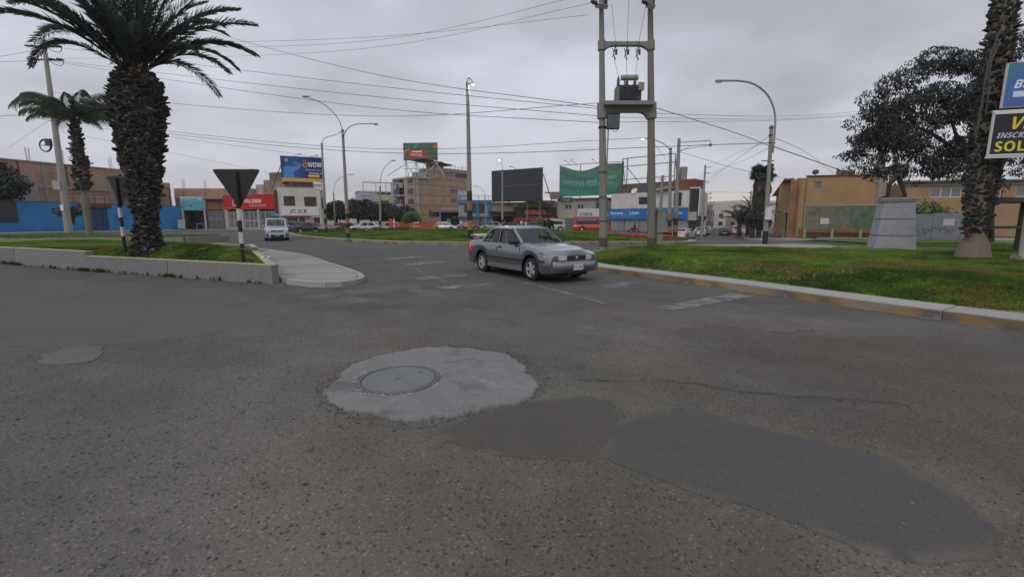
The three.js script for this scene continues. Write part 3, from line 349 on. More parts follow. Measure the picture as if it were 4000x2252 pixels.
{ const t = thing('canary_palm', 'thick palm trunk cut by the top edge, right of the statue', 'palm tree', [14.02, 0.30, -13.3]);
  bootedTrunk(t, [[0, 0.50], [0.25, 0.38], [0.7, 0.31], [1.0, 0.35], [2.0, 0.41], [4.0, 0.42], [6.0, 0.38], [8, 0.36], [9.6, 0.42]], [-0.3, 0], 1300, 0.85, 0.62, rough([0.20, 0.165, 0.125]));
  const list = []; for (let i = 0; i < 34; i++) list.push([Math.min(5, Math.floor(i / 34 * 4)), i * 2.39996, R(-0.2, 0.2), R(0.9, 1.05)]);
  crownOf(t, [-0.3, 9.6, 0], bigFr, list, frondMats);
  const hang = []; for (let i = 0; i < 5; i++) { const a = R(2.4, 3.4), x = Math.cos(a) * 0.6 - 0.1, z = Math.sin(a) * 0.3 + 0.3, y = R(5.6, 6.6), l = R(1.6, 2.9); hang.push(tube([[x * 0.75, y, z], [x, y - l * 0.3, z], [x + R(-0.1, 0.1), y - l * 0.7, z], [x + R(-0.15, 0.1), y - l, z]], 0.018, 8, 5)); }
  part('dead_stalk', hang, rough([0.115, 0.105, 0.095]), t);
  part('trunk_rags', [tube([[-0.36, 1.05, 0.16], [-0.42, 0.9, 0.12], [-0.38, 0.75, 0.2]], 0.06, 6, 5), tube([[0.35, 0.95, 0.1], [0.38, 0.7, 0.1]], 0.06, 4, 5)], rough([0.07, 0.028, 0.026]), t); }
{ const t = thing('queen_palm', 'slender palm with a ragged trunk in the far left planter', 'palm tree', [-30.7, 0.45, -32]);
  bootedTrunk(t, [[0, 0.28], [0.3, 0.21], [2.2, 0.21], [3.2, 0.25], [3.4, 0.44], [5, 0.46], [5.8, 0.38], [6.6, 0.28], [7.6, 0.25], [8.1, 0.23]], [0.05, 0], 190, 3.3, 1.4, rough([0.20, 0.175, 0.15]));
  const fr = [[1.0, 1.9], [1.35, 2.0], [0.6, 1.6]].map(([a0, droop]) => frondGeo({ len: 4.3, a0, droop, leaf: 1.1, n: 70, wid: 0.03, hang: 0.55, vee: 0.1, open: 1.0, r: 0.05 })), list = [];
  for (let i = 0; i < 26; i++) list.push([i % 3, i * 2.39996 + 0.4, R(-0.3, 0.3), R(0.5, 0.8)]); list.push([0, Math.PI - 0.05, 0, 1.2], [1, 0.2, 0, 0.85], [0, 0.1, 0.1, 0.8], [1, -0.5, 0, 0.8], [0, 2.3, 0.3, 1.0]);
  crownOf(t, [0.05, 8.0, 0], fr, list, [leafMat([0.055, 0.085, 0.045]), leafMat([0.07, 0.095, 0.05])]); }
{ const fan = (rad) => { const g = []; for (let i = 0; i < 22; i++) { const a = (i / 21 - 0.5) * 3.7, l = rad * (1 - 0.18 * Math.abs(a)), b = new THREE.BufferGeometry(), w = 0.075; b.setAttribute('position', new THREE.Float32BufferAttribute([0.5, 0, 0, 0.5 + Math.cos(a + w) * l * 0.6, 0, Math.sin(a + w) * l * 0.6, 0.5 + Math.cos(a) * l, -0.2 * l, Math.sin(a) * l, 0.5, 0, 0, 0.5 + Math.cos(a) * l, -0.2 * l, Math.sin(a) * l, 0.5 + Math.cos(a - w) * l * 0.6, 0, Math.sin(a - w) * l * 0.6], 3)); b.computeVertexNormals(); g.push(b); } g.push(bar([0, 0, 0], [0.6, 0, 0], 0.04)); return join(g); };
  const fg = fan(1.25), t = thing('fan_palm', 'tall fan palm with a shaggy brown skirt on the right street', 'palm tree', [34.7, -0.7, -62]);
  part('trunk', rod([0, 0, 0], [-0.1, 8.6, 0], 0.34, 0.24, 12), rough([0.10, 0.08, 0.065]), t);
  const o = new THREE.Object3D(), sk = []; for (let i = 0; i < 150; i++) { const y = R(4.9, 8.6), rr = 0.2 + 1.0 * S(4.0, 7.6, y); o.position.set(-0.1, y, 0); o.rotation.set(0, R(0, 6.28), 0); o.translateX(rr * R(0.2, 0.75)); o.rotateZ(-R(1.25, 1.6)); o.rotateX(R(-0.4, 0.4)); o.scale.setScalar(R(0.8, 1.1)); o.updateMatrix(); sk.push(fg.clone().applyMatrix4(o.matrix)); }
  stuff(part('dead_skirt', sk, leafMat([0.20, 0.155, 0.125], 0.2), t));
  for (let i = 0; i < 34; i++) { const m = part('fan_leaf', fg, frondMats[i % 3], t); m.position.set(-0.1, 8.3 + R(0, 0.4), 0); m.rotation.set(0, i * 2.4, 0); m.rotateZ(R(-0.5, 1.2)); m.rotateX(R(-1.2, 1.2)); m.scale.setScalar(R(0.9, 1.2)); } }
{ const fr = [[1.3, 0.8], [0.9, 1.0], [0.5, 1.0]].map(([a0, droop]) => frondGeo({ len: 2.9, a0, droop, leaf: 0.5, n: 50, wid: 0.035 }));
  [[31.6, -58, 3.0, 'young feathery palm just left of the tall fan palm'], [34.0, -66, 2.4, 'low feathery palm farthest left of the street palms']].forEach(([x, z, h, l], q) => { const t = thing('feather_palm', l, 'palm tree', [x, -0.75, z]); part('trunk', rod([0, 0, 0], [0, h, 0], 0.35, 0.3, 10), bootMats[0], t); const list = []; for (let i = 0; i < 26; i++) list.push([i % 3, i * 2.4, 0, R(0.85, 1.1)]); crownOf(t, [0, h, 0], fr, list, [leafMat([0.05, 0.075, 0.045]), leafMat([0.062, 0.085, 0.05])]); }); }

// ---------- broadleaf trees and shrubs ----------
function crownGeo(clumps, per, size, long = 1.6, droop = 0) {   // many leaf-sized faces spread through each clump
  const pos = [], nor = [], v = V(0, 0, 0), u = V(0, 0, 0), w = V(0, 0, 0), q = V(0, 0, 0);
  for (const [cx, cy, cz, rx, ry = rx, rz = rx, den = 1] of clumps) { const n = Math.round(per * rx * ry * den); for (let i = 0; i < n; i++) {
    v.set(R(-1, 1), R(-1, 1), R(-1, 1)); const l = v.length(); if (l > 1 || l < 0.05) { i--; continue; } v.multiplyScalar(Math.pow(l, -0.45) * (0.82 + 0.36 * noise(v.x * 4 + cx, v.y * 4 + v.z * 3, 3)));
    const c = [cx + v.x * rx, cy + v.y * ry, cz + v.z * rz], s = size * R(0.6, 1.3);
    u.set(R(-1, 1), R(-1, 0.5) - droop, R(-1, 1)).normalize(); q.set(R(-1, 1), R(-1, 1), R(-1, 1)); w.crossVectors(u, q).normalize().multiplyScalar(s * 0.5); u.multiplyScalar(s * long);
    const a = [c[0], c[1], c[2]], b = [c[0] + u.x * 0.5 + w.x, c[1] + u.y * 0.5 + w.y, c[2] + u.z * 0.5 + w.z], d = [c[0] + u.x, c[1] + u.y, c[2] + u.z], e = [c[0] + u.x * 0.5 - w.x, c[1] + u.y * 0.5 - w.y, c[2] + u.z * 0.5 - w.z];
    pos.push(...a, ...b, ...d, ...a, ...d, ...e); } }
  const g = new THREE.BufferGeometry(); g.setAttribute('position', new THREE.Float32BufferAttribute(pos, 3)); g.computeVertexNormals(); return strip(g);
}
function tree(name, label, cat, pos, trunk, clumps, per, size, mat, group, bark = bootMats[1], long, droop) {
  const t = thing(name, label, cat, pos, 0, group); if (trunk.length) part('trunk', trunk, bark, t); part('crown', crownGeo(clumps, per, size, long, droop), mat, t); return t;
}
const ficus = leafMat([0.032, 0.046, 0.028], 0.12), ficus2 = leafMat([0.040, 0.058, 0.030], 0.12), limeLeaf = leafMat([0.085, 0.135, 0.035], 0.2), greyLeaf = leafMat([0.026, 0.032, 0.026], 0.1);
tree('ficus_tree', 'dark rounded tree behind the blue wall at the left edge', 'tree', [-57.6, 0.3, -49.6], [rod([0, 0, 0], [0.4, 5, 0], 0.3, 0.2, 8)], [[-0.4, 7.0, 0.6, 2.0, 1.5, 1.2], [1.8, 6.2, 0.8, 1.8, 1.4, 1.2], [3.2, 5.2, 0.8, 1.5, 1.2, 1.2], [-2.2, 5.6, 0.6, 2.2, 1.8, 1.2], [1.0, 4.8, 0.9, 2.2, 1.1, 1.2], [-3.6, 6.6, 0.6, 2.0, 2.0, 1.2], [-1.6, 8.3, 0.6, 1.2, 0.9, 1.2], [2.6, 4.3, 1.0, 1.6, 0.7, 1]], 330, 0.26, ficus);
{ const c = [['dark ficus nearest the bank building', -30.2, -76, 4.9, 2.3], ['dark ficus second from the bank building', -27.2, -78, 5.2, 2.5], ['dark ficus in the middle of the street row', -24.3, -76, 5.0, 2.4], ['dark ficus with a drooping right side', -21.4, -78, 4.6, 2.2], ['smaller dark ficus at the hotel end of the row', -18.9, -80, 4.2, 1.8]];
  for (const [l, x, z, h, r] of c) tree('ficus_tree', l, 'tree', [x, 0, z], [rod([0, 0, 0], [0.1, 2.6, 0], 0.25, 0.18, 8), rod([0.1, 2.2, 0], [1, 3.6, 0.3], 0.12, 0.06, 6), rod([0.1, 2.2, 0], [-0.9, 3.7, -0.2], 0.12, 0.06, 6)], [[0, h - 1.1, 0, r * 0.8, 1.2], [-r * 0.55, h - 1.8, 0.4, r * 0.7, 1.2], [r * 0.6, h - 1.9, 0.3, r * 0.7, 1.1], [0.2, h - 2.2, 1.0, r * 0.8, 1.0], [R(-1, 1), h - 0.5, 0, r * 0.45, 0.8]], 420, 0.24, rnd() < 0.5 ? ficus : ficus2, 'ficus trees along the far street'); }
tree('topiary_tree', 'small clipped tree with a flat crown against the blue wall', 'tree', [-48.6, 0.36, -48.6], [rod([0, 0, 0], [0.1, 1.2, 0], 0.12, 0.1, 6), rod([0.1, 1.1, 0], [0.6, 2.0, 0], 0.1, 0.06, 6), rod([0.1, 1.1, 0], [-0.5, 1.9, 0], 0.1, 0.06, 6)], [[-0.2, 2.2, 0, 1.1, 0.55], [0.6, 2.3, 0, 0.8, 0.45], [0, 1.4, 0, 0.5, 0.5]], 700, 0.16, ficus2);
for (const [x, z, h, r, l] of [[28.9, -52, 2.3, 1.35, 'round clipped street tree nearest the tall right lamp post'], [31.9, -60, 2.7, 1.3, 'clipped street tree second along the right pavement'], [36.4, -68, 3.0, 1.4, 'clipped street tree third along the right pavement']]) tree('street_tree', l, 'tree', [x, terrain(x, z) + 0.1, z], [rod([0, 0, 0], [0, h - 0.6, 0], 0.12, 0.09, 8)], [[0, h, 0, r, r * 0.75], [0.4, h - 0.3, 0.3, r * 0.7, r * 0.6], [-0.5, h + 0.1, 0.2, r * 0.7, r * 0.6]], 650, 0.17, ficus, 'clipped trees on the right street');
{ // big loose tree behind the right palm, limbs reaching left over the statue
  const L = (a, b, r0, r1) => tube([a, [(a[0] + b[0]) / 2, (a[1] + b[1]) / 2 + 0.25, (a[2] + b[2]) / 2], b], (r0 + r1) / 2, 8, 6);
  const clumps = [[-6.3, 6.0, -0.4, 0.9, 0.8], [-5.5, 7.2, -0.6, 1.05, 0.9], [-5.1, 5.4, 0, 1.15, 0.8], [-4.0, 8.3, -0.5, 1.1, 0.8], [-3.9, 6.6, 0, 1.3, 1.0], [-4.2, 4.8, -0.6, 1.0, 0.6, 1, 0.4], [-3.0, 5.1, -0.6, 1.1, 0.8, 1, 0.5], [-2.4, 8.9, 0, 1.1, 0.8], [-2.1, 7.0, 0.2, 1.4, 1.1], [-2.3, 3.9, 0.5, 0.9, 0.8, 0.9, 0.6], [-0.6, 7.9, 0, 1.4, 1.1], [-0.6, 5.6, 0.2, 1.3, 1.0], [-1.6, 2.9, 0.8, 0.7, 0.7, 0.7, 0.7], [1.0, 6.2, 0, 1.5, 1.2], [1.6, 4.6, 0, 1.3, 1.0], [2.6, 7.4, 0, 1.5, 1.3], [0.6, 9.2, 0, 1.2, 0.9], [-6.9, 5.1, 0.2, 0.6, 0.4, 0.6, 0.7], [-5.9, 4.7, 0.3, 0.7, 0.45, 0.7, 0.6], [-6.4, 4.3, -0.8, 0.8, 0.5, 0.7, 0.5], [-5.2, 3.9, -0.9, 0.9, 0.5, 0.7, 0.5], [-3.6, 3.6, -0.6, 0.9, 0.6, 0.7, 0.45], [-2.6, 4.4, 0, 1.1, 0.8, 0.8, 0.7]];
  tree('shade_tree', 'broad loose-leaved tree spreading over the statue at the right', 'tree', [24.6, 0.3, -22.8], [rod([0, 0, 0], [-0.3, 2.4, 0], 0.34, 0.26, 10), L([-0.3, 2.2, 0], [-2.3, 5.4, 0], 0.2, 0.1), L([-0.3, 2.2, 0], [0.6, 5.6, 0], 0.22, 0.1), L([-2.0, 4.6, 0], [-5.2, 6.2, -0.3], 0.12, 0.05), L([-2.2, 5.2, 0], [-3.6, 8.0, -0.3], 0.1, 0.04), L([-0.2, 4, 0], [-0.6, 7.4, 0], 0.12, 0.05), L([0.4, 4.6, 0], [2.4, 6.8, 0], 0.12, 0.05)], clumps.flatMap(([x, y, z, rx, ry = rx, rz = rx, d = 1]) => Array.from({ length: 6 }, () => [x + R(-0.9, 0.9) * rx, y + R(-0.9, 0.9) * ry, z + R(-0.8, 0.8) * rz, rx * R(0.4, 0.85), ry * R(0.35, 0.8), rz * R(0.5, 0.8), d * R(0.35, 1)])), 2300, 0.060, greyLeaf, undefined, bootMats[0], 2.6, 0.9); }
tree('shrub', 'bright green bush showing above the graffitied grey wall', 'shrub', [33.2, 0, -36.2], [rod([0, 0, 0], [0, 1.6, 0], 0.12, 0.08, 6)], [[-0.8, 2.0, 0, 1.1, 0.9], [0.6, 2.3, 0, 1.1, 0.9], [1.6, 1.9, 0, 1.0, 0.8], [-1.8, 1.8, 0, 0.8, 0.7]], 700, 0.14, limeLeaf);
{ // planting on the far side of the roundabout
  const brownish = leafMat([0.075, 0.075, 0.03], 0.15); const bed = [['low straggly hedge behind the double lamp post', -21, -51, 2.2], ['low hedge by the parked white car', -18.2, -51.5, 1.8], ['low hedge left of the orange netting', -15.4, -51, 2.0], ['low dry hedge at the foot of the orange banner', -12.4, -50, 2.1]];
  for (const [l, x, z, w] of bed) tree('low_hedge', l, 'hedge', [x, roundY(x, z), z], [], [[-w * 0.45, 0.16, 0, w * 0.5, 0.24, 0.5], [0, 0.2, 0.1, w * 0.5, 0.28, 0.5], [w * 0.5, 0.15, 0, w * 0.5, 0.25, 0.5]], 900, 0.10, brownish, 'low hedges on the roundabout');
  tree('topiary_bush', 'pale green egg-shaped topiary beside the person in black', 'topiary', [2.95, roundY(2.95, -45), -45], [rod([0, 0, 0], [0, 0.5, 0], 0.06, 0.05, 6)], [[0, 0.85, 0, 0.46, 0.62, 0.46]], 7000, 0.07, leafMat([0.17, 0.23, 0.06], 0.3));
  const ar = thing('topiary_arch', 'arched green topiary sculpture on the roundabout by the orange netting', 'topiary', [-12.4, roundY(-12.4, -55), -55]), cl = []; for (let i = 0; i <= 9; i++) { const a = mix(0.15, Math.PI - 0.05, i / 9); cl.push([-Math.cos(a) * 1.15, 0.3 + Math.sin(a) * 1.75, 0, i > 6 ? 0.24 : 0.36, 0.34, 0.34]); } cl.push([-1.25, 0.3, 0, 0.35, 0.5, 0.35]);
  part('foliage', crownGeo(cl, 5200, 0.075), leafMat([0.20, 0.25, 0.075], 0.3), ar); part('wire_frame', [tube([[-1.2, 0, 0], [-1.1, 1.0, 0], [-0.5, 1.8, 0], [0.4, 1.95, 0], [1.1, 1.2, 0], [1.2, 0, 0]], 0.05, 16, 6)], M.darkSteel, ar);
  const im = [], fm = [std([0.45, 0.05, 0.08], 0.7)]; for (let i = 0; i < 900; i++) { const x = R(8.4, 12.9), z = -34.2 - (x - 8) * 0.1 + R(-0.5, 0.5), g = new THREE.IcosahedronGeometry(R(0.03, 0.07), 0); g.translate(x, roundY(x, z) + R(0.08, 0.26), z); im.push(g); }
  const fb = part('flower_bed', im, fm[0], scene); tag(fb, 'strip of pink and red flowers on the roundabout before the red minibus', 'flowers'); stuff(fb); }

// ---------- lamp posts and utility poles ----------
function shaft(a, b, r0, r1, seg = 14) { return rod(a, b, r0, r1, seg); }
function bandsOn(t, base, top, r0, r1, y0, list) {       // painted bands low on a tapered pole
  let y = y0; const H = top[1] - base[1], P = (q) => { const k = (q - base[1]) / H; return [mix(base[0], top[0], k), q, mix(base[2], top[2], k)]; };
  for (const [h, mat] of list) { const k0 = (y - base[1]) / H, k1 = (y + h - base[1]) / H; part('paint_band', rod(P(y), P(y + h), mix(r0, r1, k0) + 0.004, mix(r0, r1, k1) + 0.004, 14), mat, t); y += h + 0.001; }
}
function head(t, p, dir, lit, len = 0.55) {                 // LED street light head pointing along dir
  const g = new THREE.Group(); g.name = 'luminaire'; t.add(g); g.position.set(...p); g.rotation.y = -Math.atan2(dir[1], dir[0]);
  const s = lathe([[0, 0.055], [0.10, 0.05], [0.15, 0.02], [0.155, -0.02], [0.14, -0.035], [0, -0.035]], 14); s.scale(len * 2, 1, 0.75); part('housing', s, M.steel, g); part('bracket', box(0.22, 0.07, 0.08, -len * 0.5, 0.01, 0), M.steel, g);
  const l = lathe([[0, -0.065], [0.09, -0.055], [0.12, -0.036], [0, -0.036]], 14); l.scale(len * 1.8, 1.5, 0.8); part('lens', l, lit ? M.lampOn : M.lens, g);
  if (lit) { const L = new THREE.PointLight(0xfff1de, 2.5, 40); L.position.set(0, -0.25, 0); L.castShadow = true; L.shadow.radius = 5; g.add(L); }
}
const YB = (n, h) => Array.from({ length: n }, (_, i) => [h, i % 2 ? M.yellowPaint : M.blackPaint]);
function lamp(label, base, top, r0, r1, arms, bands, group = 'street lamps round the junction') {
  const t = thing('street_lamp', label, 'street lamp', base, 0, group), q = (p) => [p[0] - base[0], p[1] - base[1], p[2] - base[2]], tp = q(top);
  part('pole', shaft([0, -0.1, 0], tp, r0, r1), M.pole, t); if (bands) bandsOn(t, [0, 0, 0], tp, r0, r1, 0.02, YB(bands[0], bands[1]));
  part('clamp', [rod([tp[0], tp[1] - 0.5, tp[2]], [tp[0], tp[1] - 0.42, tp[2]], r1 + 0.02, r1 + 0.02, 12), rod([tp[0], tp[1] - 0.15, tp[2]], [tp[0], tp[1] - 0.08, tp[2]], r1 + 0.02, r1 + 0.02, 12)], M.darkSteel, t);
  for (const { pts, lit, len, r } of arms) { const p = pts.map(q), a = p.at(-2), b = p.at(-1), d = [b[0] - a[0], b[2] - a[2]]; part('arm', tube(p, r ?? 0.035, 24, 7), M.steel, t); head(t, b, Math.hypot(...d) > 0.02 ? d : [1, 0], lit, len); }
  return t;
}
lamp('tall concrete lamp post with a small lit gooseneck, middle of the roundabout', [-2.75, 0.33, -29], [-2.79, 10.1, -29], 0.19, 0.09, [{ pts: [[-2.79, 9.9, -29], [-2.79, 10.25, -29], [-2.70, 10.38, -29], [-2.58, 10.28, -29], [-2.44, 10.03, -28.95]], lit: true, len: 0.5 }], [5, 0.62]);
lamp('grey double-armed lamp post with two long curved arms on the roundabout', [-12.29, 0.27, -33], [-12.26, 8.1, -33], 0.15, 0.085, [{ pts: [[-12.32, 7.3, -33], [-12.36, 8.4, -33], [-12.66, 9.0, -33], [-13.4, 9.75, -33], [-14.1, 10.1, -33], [-14.85, 10.35, -33]], len: 0.6 }, { pts: [[-12.2, 7.3, -33], [-12.18, 7.7, -33], [-11.9, 8.15, -33], [-11.4, 8.42, -33], [-10.8, 8.48, -33], [-9.85, 8.47, -33]], len: 0.6 }], [6, 0.36]);
lamp('lamp post with a lit head before the bank building', [-20.25, 0.3, -48], [-20.12, 9.7, -48], 0.17, 0.09, [{ pts: [[-20.05, 9.2, -48], [-20.02, 9.9, -48], [-19.7, 10.25, -48], [-18.8, 10.5, -48], [-17.8, 10.8, -48]], lit: true, len: 0.7 }], [5, 0.5]);
lamp('slim lamp post with a curved unlit arm left of the hotel', [-14.95, 0.4, -50], [-14.74, 5.4, -50], 0.14, 0.09, [{ pts: [[-14.74, 5.2, -50], [-14.66, 6.2, -50], [-14.3, 7.2, -50], [-13.7, 7.9, -50], [-13.05, 8.2, -50]], len: 0.6 }], [3, 0.4]);
lamp('distant lamp post rising from the ficus trees', [-28.1, 0.1, -70], [-27.97, 6.0, -70], 0.15, 0.09, [{ pts: [[-27.97, 5.8, -70], [-27.8, 7.0, -70], [-27.0, 8.1, -70], [-25.8, 8.6, -70], [-24.7, 8.8, -70]], len: 0.7 }]);
lamp('lit lamp post in front of the black billboard', [-1.3, 0.55, -60], [-1.29, 8.4, -60], 0.16, 0.09, [{ pts: [[-1.29, 8.3, -60], [-1.3, 8.9, -60], [-1.45, 9.35, -59.9], [-1.69, 9.65, -59.8]], lit: true, len: 0.75 }]);
lamp('thin lamp post before the blue two-storey building', [-5.05, 0.1, -85], [-5.15, 6.4, -85], 0.13, 0.09, [{ pts: [[-5.15, 6.2, -85], [-5.3, 7.0, -85], [-6.1, 7.9, -85], [-7.15, 8.2, -85]], len: 0.7 }]);
{ const t = lamp('tall right-hand lamp post with a great curved arm at the end of the lawn', [13.04, 0.16, -22.6], [12.85, 6.2, -22.6], 0.125, 0.08, [{ pts: [[13.03, 4.9, -22.6], [13.03, 6.0, -22.6], [12.95, 6.8, -22.6], [12.55, 7.6, -22.6], [11.85, 8.12, -22.6], [11.1, 8.28, -22.6], [10.1, 8.28, -22.6]], len: 0.65, r: 0.045 }]);
  bandsOn(t, [0, 0, 0], [-0.19, 6.04, 0], 0.125, 0.08, 0.01, [[0.85, M.blackPaint]]);
  part('meter_box', box(0.24, 0.62, 0.16, -0.06, 1.75, 0.17), M.white, t); part('crossarm', [bar([-0.75, 3.55, 0], [0.15, 3.55, 0], 0.05), bar([-0.75, 3.55, 0], [-0.2, 3.2, 0], 0.03), bar([-0.55, 4.35, 0], [0.1, 4.35, 0], 0.04)], M.darkSteel, t);
  for (const x of [-0.75, -0.55, -0.35, 0.2]) part('insulator', lathe([[0.03, -0.06], [0.06, -0.02], [0.035, 0], [0.06, 0.03], [0.03, 0.08]], 8).translate(x, 3.64, 0), M.insulator, t); }
lamp('lamp post with a lit arm reaching left, behind the transformer poles', [12.89, 0.1, -36], [12.6, 7.3, -36], 0.16, 0.10, [{ pts: [[12.75, 5.6, -36], [12.72, 6.5, -36], [12.4, 7.3, -36], [11.6, 7.8, -36], [10.35, 8.0, -36]], lit: true, len: 0.6 }], [4, 0.5]);
{ const t = thing('camera_pole', 'concrete pole with a surveillance camera arm and a grey cabinet', 'pole', [13.35, 0.1, -36]); part('pole', shaft([0, 0, 0], [-0.12, 7.9, 0], 0.19, 0.12), M.pole, t); bandsOn(t, [0, 0, 0], [-0.12, 7.9, 0], 0.19, 0.12, 0.02, YB(4, 0.55));
  part('arm', [rod([-0.1, 7.6, 0], [2.35, 7.75, 0], 0.035), rod([0, 6.9, 0], [0.9, 7.4, 0], 0.025), rod([-0.05, 7.0, 0], [2.35, 7.4, 0], 0.02)], M.steel, t); part('camera', [lathe([[0, -0.18], [0.09, -0.14], [0.12, 0], [0.06, 0.12], [0, 0.12]], 12).translate(2.4, 7.45, 0), rod([2.4, 7.5, 0], [2.4, 7.75, 0], 0.03)], M.steel, t); part('cabinet', box(0.48, 1.0, 0.35, 0.35, 5.2, 0.1), M.pole, t); }
{ const t = thing('utility_pole', 'short dark pole with painted bands left of the camera pole', 'pole', [12.5, 0.1, -37.4]); part('pole', shaft([0, 0, 0], [0.05, 5.2, 0], 0.15, 0.11), M.pole, t); bandsOn(t, [0, 0, 0], [0.05, 5.2, 0], 0.15, 0.11, 0.02, YB(4, 0.5)); part('crossarm', [bar([-0.25, 4.9, 0], [0.35, 4.9, 0], 0.05), bar([-0.2, 4.6, 0], [0.3, 4.6, 0], 0.05)], M.darkSteel, t); }
{ const t = thing('utility_pole', 'tall tapered pole on the left corner of the right street', 'pole', [26.7, -0.7, -62]); part('pole', shaft([0, 0, 0], [-0.1, 9.9, 0], 0.2, 0.11), M.pole, t); for (const y of [7.6, 8.8, 9.6]) part('crossarm', bar([0, y, 0], [0.7, y, 0], 0.07), M.darkSteel, t); }
for (const [x, z, h, l, lit] of [[34.5, -82, 7.6, 'distant street pole with double crossarms and a lit lamp', true], [47, -108, 7.2, 'faint far pole half way down the right street', false], [37.5, -70, 7.0, 'slim pole beside the tall fan palm', false]]) { const t = thing('utility_pole', l, 'pole', [x, -0.75, z]); part('pole', shaft([0, 0, 0], [0, h, 0], 0.17, 0.1, 10), M.pole, t); for (const y of [h - 0.3, h - 1.1]) { part('crossarm', bar([-0.4, y, 0], [2.2, y, 0], 0.09), M.darkSteel, t); for (const q of [0.4, 1.2, 2.0]) part('insulator', lathe([[0.05, 0], [0.09, 0.1], [0.05, 0.22]], 6).translate(q, y + 0.05, 0), M.insulator, t); } if (lit) head(t, [-0.5, h - 0.2, 0.3], [-1, 0.4], true, 0.8); }
{ const t = thing('utility_pole', 'leaning concrete power pole behind the statue, top lost in the tree', 'pole', [31.5, 0, -38]); part('pole', shaft([0, 0, 0], [-0.75, 12.3, 0], 0.30, 0.16), M.pole, t); part('crossarm', [bar([-1.9, 10.6, 0], [0.6, 10.75, 0], 0.1), bar([-0.7, 10.1, 0], [-1.6, 10.6, 0], 0.05)], M.darkSteel, t); for (const x of [-1.8, -1.0, 0.4]) part('insulator', lathe([[0.05, 0], [0.1, 0.1], [0.05, 0.25]], 8).translate(x, 10.7, 0), M.insulator, t); }
{ const t = thing('utility_pole', 'tall leaning concrete power pole at the left by the blue wall', 'pole', [-47.28, 0.35, -47]); part('pole', shaft([0, 0, 0], [0.37, 19.2, 0], 0.34, 0.16, 16), rough([0.36, 0.34, 0.30]), t);
  for (const y of [18.5, 17.25]) { part('crossarm', bar([-1.3, y, 0.1], [2.0, y, -0.1], 0.13), M.darkSteel, t); for (const x of [-1.2, -0.6, 1.0, 1.8]) part('insulator', rod([x - 0.25, y + 0.08, 0.1], [x + 0.25, y + 0.02, 0.1], 0.09, 0.07, 8), M.insulator, t); part('jumper', tube([[0.6, y, 0], [1.2, y - 0.45, 0], [1.9, y - 0.5, 0], [2.1, y - 0.1, 0]], 0.03, 12, 5), M.wire, t); }
  part('cable_coil', new THREE.TorusGeometry(0.62, 0.05, 8, 28).translate(-0.75, 8.9, 0.3), M.wire, t); part('cable_coil', new THREE.TorusGeometry(0.55, 0.05, 8, 28).translate(-0.7, 8.85, 0.4), M.wire, t); part('coil_bracket', [bar([-1.3, 8.9, 0.3], [-0.1, 8.9, 0.3], 0.06), box(0.5, 0.7, 0.3, -0.4, 9.2, 0.3)], M.darkSteel, t); part('notice', box(0.8, 0.9, 0.05, -0.2, 4.9, 0.36), plaster([0.45, 0.42, 0.44]), t); part('poster_scrap', box(0.35, 0.6, 0.03, 0.02, 2.6, 0.37), M.white, t); }

